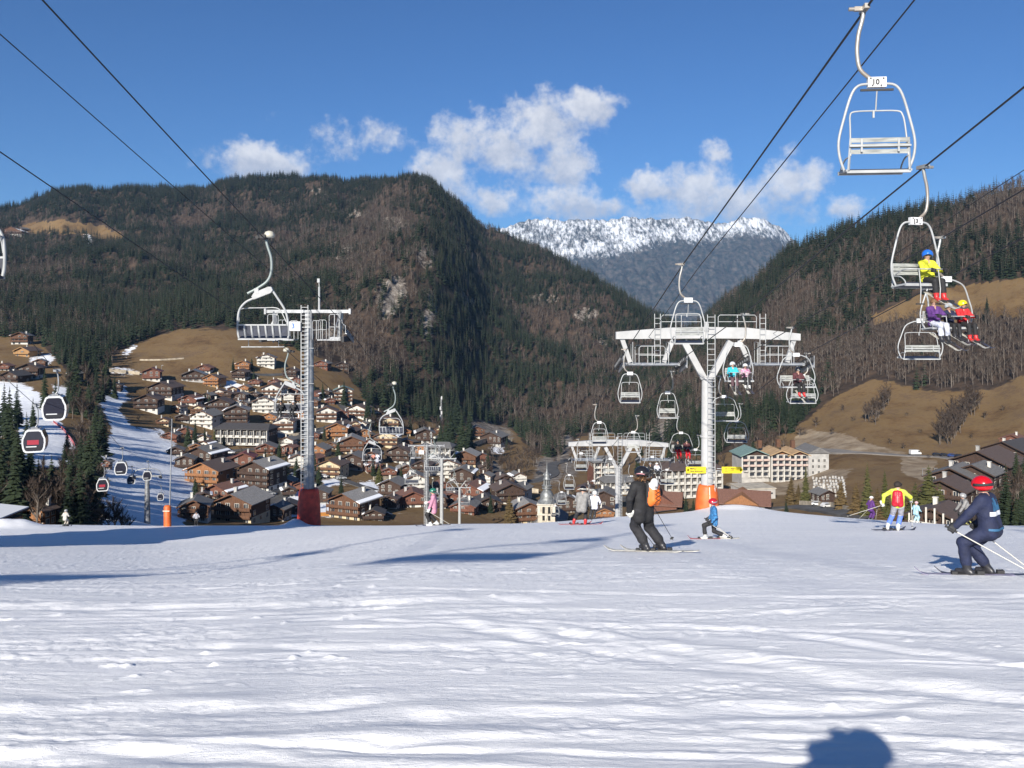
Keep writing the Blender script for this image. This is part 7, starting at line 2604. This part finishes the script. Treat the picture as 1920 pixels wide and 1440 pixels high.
def church():
    y = 305.0
    k = y / F
    x = (1025.5 - U0) * k
    Z = lambda v: -(v - V0) * k
    zb = float(ground(x, y)) - 1
    e = empty('church', (x, y, zb), math.radians(-6), 'church tower with a grey onion dome and slender spire behind the crest', 'church')
    zz = lambda v: Z(v) - zb
    STONE = mat('church_stone', (.50, .45, .36), .9, var=.25, scale=.8)
    LEAD = mat('lead_roof', (.24, .25, .25), .5, .4, var=.3, scale=1.2)
    hw = 2.95
    MB().box((0, 0, zz(943) / 2), (hw * 2, hw * 2, zz(943))).build('tower', STONE, e)
    cn = MB()
    for v, o_ in ((943, .35), (962, .22), (946, .12)):
        cn.box((0, 0, zz(v)), (hw * 2 + o_ * 2, hw * 2 + o_ * 2, .35))
    for sx in (-1, 1):
        for sy in (-1, 1): cn.box((sx * (hw - .35), sy * (hw - .35), zz(953)), (.9, .9, zz(946) - zz(960)))
    cn.build('cornice', mat('pale_stone', (.58, .54, .46), .9), e)
    op = MB()
    for c in range(4):
        R_ = Matrix.Rotation(c * math.pi / 2, 3, 'Z')
        for s in (-1, 1):
            for vv, h_ in ((953, 2.4), (967, 2.0)):
                pts = [(s * .95 - .42, -h_ / 2), (s * .95 + .42, -h_ / 2), (s * .95 + .42, h_ / 2 - .3), (s * .95 + .2, h_ / 2), (s * .95 - .2, h_ / 2), (s * .95 - .42, h_ / 2 - .3)]
                b = MB(); b.prism(pts, -hw - .06, -hw + .1)
                op.add([R_ @ Vector(q) + Vector((0, 0, zz(vv))) for q in b.v], b.f)
    for i, isl in enumerate((0,)):
        o_ = op.build('belfry_openings', mat('dark_opening', (.012, .012, .014), .9), e); o_['kind'] = 'stuff'
    pf = [(hw * 1.16, zz(942)), (hw * 1.05, zz(939.5)), (hw * .88, zz(937)), (hw * .80, zz(934)), (hw * .80, zz(930)), (hw * .72, zz(925)), (hw * .55, zz(921)), (hw * .42, zz(918)), (hw * .40, zz(916))]
    MB().lathe(pf, 8).build('onion_dome', LEAD, e)
    ln = MB()
    for v, r0 in ((916, .62), (913.5, .5), (911, .6)): ln.lathe([(hw * r0, zz(v)), (hw * r0 * 1.05, zz(v) + .15), (hw * r0 * .9, zz(v) + .35)], 8)
    for i in range(8):
        a = i * math.pi / 4
        ln.bar((math.cos(a) * hw * .36, math.sin(a) * hw * .36, zz(916)), (math.cos(a) * hw * .32, math.sin(a) * hw * .32, zz(898)), .3)
    ln.lathe([(hw * .2, zz(915)), (hw * .2, zz(898))], 8)
    ln.lathe([(hw * .5, zz(899)), (hw * .42, zz(897)), (hw * .34, zz(894)), (hw * .38, zz(891)), (hw * .26, zz(887)), (hw * .10, zz(883)), (.16, zz(876)), (.1, zz(868)), (.03, zz(862))], 8)
    ln.build('lantern', LEAD, e)
    MB().box((0, 13.5, zz(990) / 2 - 2), (11, 20, zz(990))).build('nave', STONE, e)
    MB().prism([(-6.5, zz(991)), (6.5, zz(991)), (0, zz(968))], 3.2, 24).build('nave_roof', R_GREY, e)


church()


def striped_house():
    """timber building with orange and yellow boarding at the left edge"""
    y = 112.0; k = y / F
    x = (-12 - U0) * k
    zb = float(ground(x, y)) - 1
    e = empty('ski_hut', (x, y, zb), math.radians(-12), 'timber ski hut with orange and yellow striped boards and snowy roof at left edge', 'building')
    zt = -(962 - V0) * k - zb
    MB().box((0, 0, (zt - .6) / 2), (4.6, 4.4, zt - .6)).build('wall', W_DARK, e)
    cols_ = [W_ORANGE, mat('board_yellow', (.55, .36, .05), .8), mat('board_red', (.30, .06, .03), .8)]
    for i in range(9):
        z = zt - .85 - i * .34
        MB().box((0, -2.26, z), (4.7, .10, .27)).build('plank', cols_[i % 3], e)
        MB().box((2.36, 0, z), (.10, 4.4, .27)).build('plank', cols_[i % 3], e)
    for nm, m_, g, z0, z1 in (('roof', W_DARK, 2.75, -.3, -.1), ('roof_snow', mat('old_snow', (.55, .57, .6), .7), 2.65, -.09, .05)):
        MB().add([(-g, -2.9, zt + z0), (g, -2.9, zt + z0 - .25), (g, 2.9, zt + z0 + .3), (-g, 2.9, zt + z0 + .55), (-g, -2.9, zt + z1), (g, -2.9, zt + z1 - .25), (g, 2.9, zt + z1 + .3), (-g, 2.9, zt + z1 + .55)],
                 [(0, 3, 2, 1), (4, 5, 6, 7), (0, 1, 5, 4), (2, 3, 7, 6), (0, 4, 7, 3), (1, 2, 6, 5)]).build(nm, m_, e)


striped_house()


# --- roads
def road(pts, w, label, m=None, name='road', kind='structure', lift=.35):
    P3 = []
    for (a, b), (c, d) in zip(pts[:-1], pts[1:]):
        n = max(2, int(math.hypot(c - a, d - b) / 5))
        for i in range(n): P3.append(at(a + (c - a) * i / n, b + (d - b) * i / n))
    P3.append(at(*pts[-1]))
    for _ in range(4):
        P3 = [P3[0]] + [(P3[i - 1] + P3[i] * 2 + P3[i + 1]) / 4 for i in range(1, len(P3) - 1)] + [P3[-1]]
    L_, R_ = [], []
    for i, p in enumerate(P3):
        t = (P3[min(i + 1, len(P3) - 1)] - P3[max(i - 1, 0)]); t.z = 0; t.normalize()
        s = Vector((-t.y, t.x, 0)) * w / 2
        for q, A in ((p + s, L_), (p - s, R_)):
            A.append(Vector((q.x, q.y, max(float(ground(q.x, q.y)), p.z - .4) + lift)))
    b = MB()
    n = len(P3)
    vs = L_ + R_ + [v - Vector((0, 0, 1.5)) for v in L_] + [v - Vector((0, 0, 1.5)) for v in R_]
    fs = []
    for i in range(n - 1):
        fs += [(i, i + n, i + 1 + n, i + 1), (i, i + 1, i + 1 + 2 * n, i + 2 * n), (i + n, i + 3 * n, i + 1 + 3 * n, i + 1 + n)]
    b.add(vs, fs)
    o = b.build(name, m or ASPHALT)
    tag(o, label, 'road', kind=kind)


road([(1470, 842), (1540, 846), (1620, 850), (1700, 855), (1760, 857), (1835, 866), (1880, 872)], 7, 'road along the foot of the brown pasture on the right', mat('pale_road', (.22, .2, .18), .9, var=.2, scale=.2))
road([(1066, 862), (1030, 872), (1042, 890), (1005, 903), (950, 906), (905, 904), (868, 896)], 7, 'road curving through the gorge at the village edge')
road([(905, 862), (930, 880), (945, 900), (950, 906)], 5, 'steep grey lane joining the gorge road')
road([(630, 752), (652, 772), (672, 800), (700, 815), (760, 830), (820, 822), (850, 812)], 5, 'steep lane below the green roofed house')
road([(352, 850), (390, 852), (440, 846), (520, 838), (575, 815), (620, 800)], 5, 'lane below the white balconied hotel')
road([(455, 700), (500, 704), (545, 702), (590, 710)], 4, 'narrow lane across the upper meadow')
road([(480, 960), (530, 930), (570, 905), (600, 870), (640, 900), (700, 920)], 5, 'village street between the large chalets')
road([(1080, 955), (1110, 930), (1180, 935), (1250, 960)], 8, 'village street behind the second tower')
road([(1360, 962), (1440, 955), (1500, 950), (1560, 958), (1640, 972)], 7, 'street in front of the conifers and the cemetery')

PALEWALL = mat('stone_wall', (.42, .36, .27), .9, var=.3, scale=.6)
for pts, h_, lab in (([(205, 697), (235, 700), (262, 703)], 2.5, 'pale retaining wall at the upper edge of the snow run'), ([(262, 676), (300, 676), (345, 673)], 1.2, 'long low wall across the brown meadow'), ([(888, 836), (920, 826), (960, 828)], 3.5, 'terrace wall under the pale cliff'), ([(520, 820), (560, 816), (598, 806)], 1.6, 'snow edged wall right of the hotel'), ([(640, 832), (690, 830)], 1.8, 'pale garden wall beside the orange chalet'), ([(1500, 948), (1560, 952), (1610, 966)], 2.2, 'stone wall below the conifers of the cemetery'), ([(860, 878), (900, 872)], 2, 'garden wall before the brown chalet at the gorge'), ([(700, 900), (750, 898), (790, 896)], 1.8, 'long pale wall below the dark gabled chalet'), ([(968, 918), (1010, 925)], 2.5, 'white parapet of the gorge road'), ([(520, 712), (550, 716)], 1.5, 'pale wall beside the upper lane')):
    P3 = [at(a, b) for a, b in pts]
    b = MB()
    for p, q in zip(P3[:-1], P3[1:]): b.bar(p + Vector((0, 0, h_ * .3)), q + Vector((0, 0, h_ * .3)), .6, h_)
    tag(b.build('stone_wall', PALEWALL), lab, 'wall')

# --- cars
CARP = {}


def car_meshes():
    b = MB()
    prof = [(-2.1, .35), (2.1, .35), (2.15, .75), (1.2, .95), (.6, 1.42), (-1.2, 1.45), (-1.9, .98), (-2.15, .85)]
    b.prism(prof, -.86, .86)
    g = MB(); g.prism([(1.08, .98), (.56, 1.36), (-1.14, 1.38), (-1.72, 1.0)], -.88, .88)
    w = MB()
    w.tube([(0, -.1, 0), (0, .1, 0)], .33, 12)
    v = MB(); v.prism([(-2.6, .4), (2.6, .4), (2.65, 1.1), (2.1, 1.35), (1.6, 2.2), (1.3, 2.4), (-2.55, 2.4), (-2.65, 1.2)], -.98, .98)
    vg = MB(); vg.prism([(2.02, 1.4), (1.62, 2.1), (1.0, 2.1), (1.0, 1.4)], -1.0, 1.0)
    return g.mesh('window', PANE), w.mesh('wheel', M_DARK), b, v, vg.mesh('window', PANE)


CG, CW, CB_, VB_, VG_ = car_meshes()


def car(u, v, color, yaw, label, van=False, cname=''):
    p = at(u, v)
    e = empty('van' if van else 'car', (p.x, p.y, p.z + .35), math.radians(yaw), label, 'van' if van else 'car', 'cars parked in the village')
    k = 'body_' + cname + str(van)
    if k not in CARP: CARP[k] = (VB_ if van else CB_).mesh('body', mat('paint_' + cname, color, .3, spec=.6))
    link('body', CARP[k], e)
    link('window', VG_ if van else CG, e)
    for sx in (-1.35, 1.35) if not van else (-1.7, 1.7):
        for sy in (-.8, .8): link('wheel', CW, e, (sx, sy, .33))


WH, BLK, BLU, SIL, RED_ = (.6, .6, .6), (.02, .02, .024), (.03, .06, .2), (.32, .33, .34), (.35, .03, .03)
car(1716, 854, WH, 4, 'white delivery van parked on the road under the pasture', True, 'w')
for i, (u, v, c, cn, lab) in enumerate([(1757, 856, BLK, 'b', 'black car nearest the white van on the pasture road'), (1771, 857, BLK, 'b', 'second black car from the white van on the pasture road'), (1786, 858, BLU, 'bl', 'dark blue car in the middle of the row on the pasture road'), (1799, 859, BLK, 'b', 'fourth car of the row on the pasture road'), (1815, 861, BLU, 'bl', 'dark blue car next to the dark chalet on the pasture road')]):
    car(u, v, c, 6, lab, False, cn)
for i, (u, v, c, cn, lab) in enumerate([(1534, 950, WH, 'w', 'white car below the cemetery, left one'), (1551, 953, WH, 'w', 'white car below the cemetery, right one'), (1372, 961, WH, 'w', 'white car right of the orange tower foot'), (1388, 961, BLK, 'b', 'black car second from the orange tower foot'), (1402, 960, WH, 'w', 'white car third from the orange tower foot'), (606, 897, WH, 'w', 'white car left of the cream apartment house'), (640, 900, SIL, 's', 'silver car right of the cream apartment house'), (432, 852, WH, 'w', 'white car below the left end of the hotel'), (372, 850, BLU, 'bl', 'dark blue car beside the olive conifer'), (1012, 890, BLK, 'b', 'black car on the gorge bend'), (1026, 893, SIL, 's', 'silver car on the gorge bend'), (705, 968, WH, 'w', 'white car behind the crest near the brown knoll'), (724, 970, BLK, 'b', 'black car behind the crest near the brown knoll'), (1120, 936, WH, 'w', 'white car in the street above the white jacketed skier'), (1150, 940, BLU, 'bl', 'blue car beside the second tower mast'), (412, 880, RED_, 'r', 'red car behind the large orange chalet'), (505, 930, SIL, 's', 'silver car in front of the twin roofed apartment chalet'), (520, 927, BLK, 'b', 'black car in front of the twin roofed apartment chalet'), (440, 905, WH, 'w', 'white car right of the large orange chalet'), (812, 836, WH, 'w', 'white car on the lane under the antenna mast')]):
    car(u, v, c, (i * 37) % 60 - 20, lab, False, cn)

# --- cemetery
gm_ = [MB().box((0, 0, .5), (.8, .25, 1.3)).box((0, -1.0, .1), (.9, 2.0, .3)).mesh('gravestone', m_) for m_ in (CONCRETE, PL_GREY)] 
_r = random.Random(5)
for i in range(70):
    row = i // 10
    u = 1524 + (i % 10) * 6.2 + _r.uniform(-1.5, 1.5) + row * 1.0; v = 898 + row * 5.6 + _r.uniform(-1, 1)
    p = at(u, v)
    o = link('gravestone', gm_[i % 2], None, (p.x, p.y, p.z), _r.uniform(-.1, .1))
    o.scale = (.95, .95, _r.uniform(.6, 1.05))
    tag(o, 'pale gravestone in the cemetery right of the tall green conifer', 'gravestone', 'gravestones of the cemetery')

# --- antenna, lamps, net
def antenna():
    p = at(827, 806)
    e = empty('antenna_mast', p, 0, 'thin white antenna mast standing before the forest', 'antenna')
    H = 62 * p.y / F
    b = MB()
    for a in range(3):
        q = a * 2.094
        b.tube([(math.cos(q) * .8, math.sin(q) * .8, -1), (math.cos(q) * .35, math.sin(q) * .35, H)], .14, 4)
    for k in range(12):
        z = H * k / 12
        for a in range(3): b.bar((math.cos(a * 2.094) * (.8 - .45 * k / 12), math.sin(a * 2.094) * (.8 - .45 * k / 12), z), (math.cos((a + 1) * 2.094) * (.76 - .45 * k / 12), math.sin((a + 1) * 2.094) * (.76 - .45 * k / 12), z + H / 12), .1)
    b.build('lattice', M_WHITE2, e)
    for k, z in enumerate((H * .97, H * .66, H * .52, H * .4)):
        MB().box((.5 * (-1)**k, -.5, z), (.6, .5, 2.2)).build('antenna_panel', M_PLATE, e)


antenna()


def lamp(u, v, hpx, lab):
    p = at(u, v); h_ = hpx * p.y / F
    e = empty('street_lamp', p, 0, lab, 'street lamp', 'street lamps')
    MB().tube([(0, 0, -.5), (0, 0, h_)], .12, 6, 0, True, True, .08).build('post', M_GALV, e)
    MB().box((.5, 0, h_), (1.2, .35, .18)).build('lamp_head', M_GALV, e)


for u, v, hp, lab in ((1730, 893, 14, 'lamp post beside the grey flat roof under the pasture'), (1752, 896, 18, 'white post at the wide olive conifer'), (1570, 952, 26, 'lamp post before the cemetery'), (340, 758, 14, 'lamp post beside the red-roofed chalet'), (300, 728, 18, 'thin post right of the white and red-brown chalet'), (303, 705, 20, 'taller post beside the upper meadow wall'), (1006, 868, 9, 'lamp at the top of the gorge road'), (960, 906, 14, 'lamp at the outer bend of the gorge road')):
    lamp(u, v, hp, lab)


def net(pts, h_, lab, m_):
    P3 = [at(a, b) for a, b in pts]
    e = empty('safety_fence', P3[0], 0, lab, 'fence')
    for p, q in zip(P3[:-1], P3[1:]):
        a, b = p - P3[0], q - P3[0]
        MB().bar(a + Vector((0, 0, h_ * .5)), b + Vector((0, 0, h_ * .5)), .06, h_).build('panel', m_, e)
        MB().bar(a, a + Vector((0, 0, h_ * 1.2)), .12).build('post', M_GALV, e)


net([(600, 968), (640, 966), (680, 964), (715, 958)], 1.3, 'orange netting fence behind the crest right of the red tower foot', mat('orange_net', (.6, .26, .06), .8))
net([(100, 792), (118, 806), (132, 824), (140, 836)], .9, 'red netting fence along the edge of the left snow field', mat('red_net', (.42, .10, .12), .8))

# --- shrubs on the pasture
for i, (u, v, hp) in enumerate([(1694, 842, 14), (1668, 832, 12), (1725, 812, 10), (1846, 785, 16), (1880, 770, 12), (1600, 790, 12), (1560, 815, 16), (1530, 800, 20), (1500, 820, 24), (1580, 770, 14), (1900, 830, 12), (1740, 860, 10), (1620, 828, 10), (1822, 822, 12), (1700, 780, 9), (320, 818, 20), (335, 810, 16), (300, 822, 14), (260, 790, 14), (320, 790, 12)]):
    p = at(u, v); h_ = hp * p.y / F
    place_tree(BARE_HI[i % 3], p.x, p.y, p.z, h_, 1.8, 'low leafless shrub on the brown pasture on the right' if u > 900 else 'low leafless shrub at the edge of the snow run', 'shrubs of the right-hand pasture' if u > 900 else 'shrubs at the edge of the snow run', 'bare_shrub', 'shrub')
# ------------------------------------------------------------------ the air of the valley
def build_haze():
    m = bpy.data.materials.new('haze')
    m.use_nodes = True
    nt = m.node_tree; N, L = nt.nodes, nt.links
    N.remove(N['Principled BSDF'])
    pv = N.new('ShaderNodeVolumePrincipled')
    pv.inputs['Color'].default_value = (.34, .60, 1.0, 1)
    pv.inputs['Density'].default_value = HAZE
    pv.inputs['Anisotropy'].default_value = 0.0
    L.new(pv.outputs[0], N['Material Output'].inputs['Volume'])
    b = MB()
    b.box((0, 4300, (HAZE_TOP + HAZE_BOTTOM) / 2), (16000, 10400, HAZE_TOP - HAZE_BOTTOM))
    o = b.build('haze', m)
    tag(o, 'thin blue haze filling the valley', 'haze', kind='stuff')


HAZE = 3.6e-5
zs = [(o.matrix_world @ Vector(c)).z for o in bpy.data.objects if o.type == 'MESH' for c in o.bound_box]
HAZE_TOP = 1100.0
HAZE_BOTTOM = -2600.0
build_haze()
# ------------------------------------------------------------------ labels that name the nearest house
_houses = [(o.location, o['label']) for o in bpy.data.objects if o.parent is None and o.get('category') in ('house', 'building', 'church')]
for o in list(bpy.data.objects):
    if o.parent is None and o.get('category') == 'tree' and o.get('group') in ('spruces among the chalets', 'bare trees around the village'):
        d, lab = min(((o.location - l).length, t) for l, t in _houses)
        kind = 'dark spruce' if 'spruces' in o['group'] else 'bare grey tree'
        lab = ' '.join(lab.split()[:11])
        for w in (' of', ' the', ' with', ' a', ' and', ' in', ' below', ' behind', ' right', ' left', ' to', ' at', ' on', ' an', ' its'):
            if lab.endswith(w): lab = lab[:-len(w)]
        for w in (' of', ' the', ' with', ' a', ' and', ' in', ' below', ' behind', ' right', ' left', ' to', ' at', ' on'):
            if lab.endswith(w): lab = lab[:-len(w)]
        o['label'] = f'{kind} beside the {lab}'
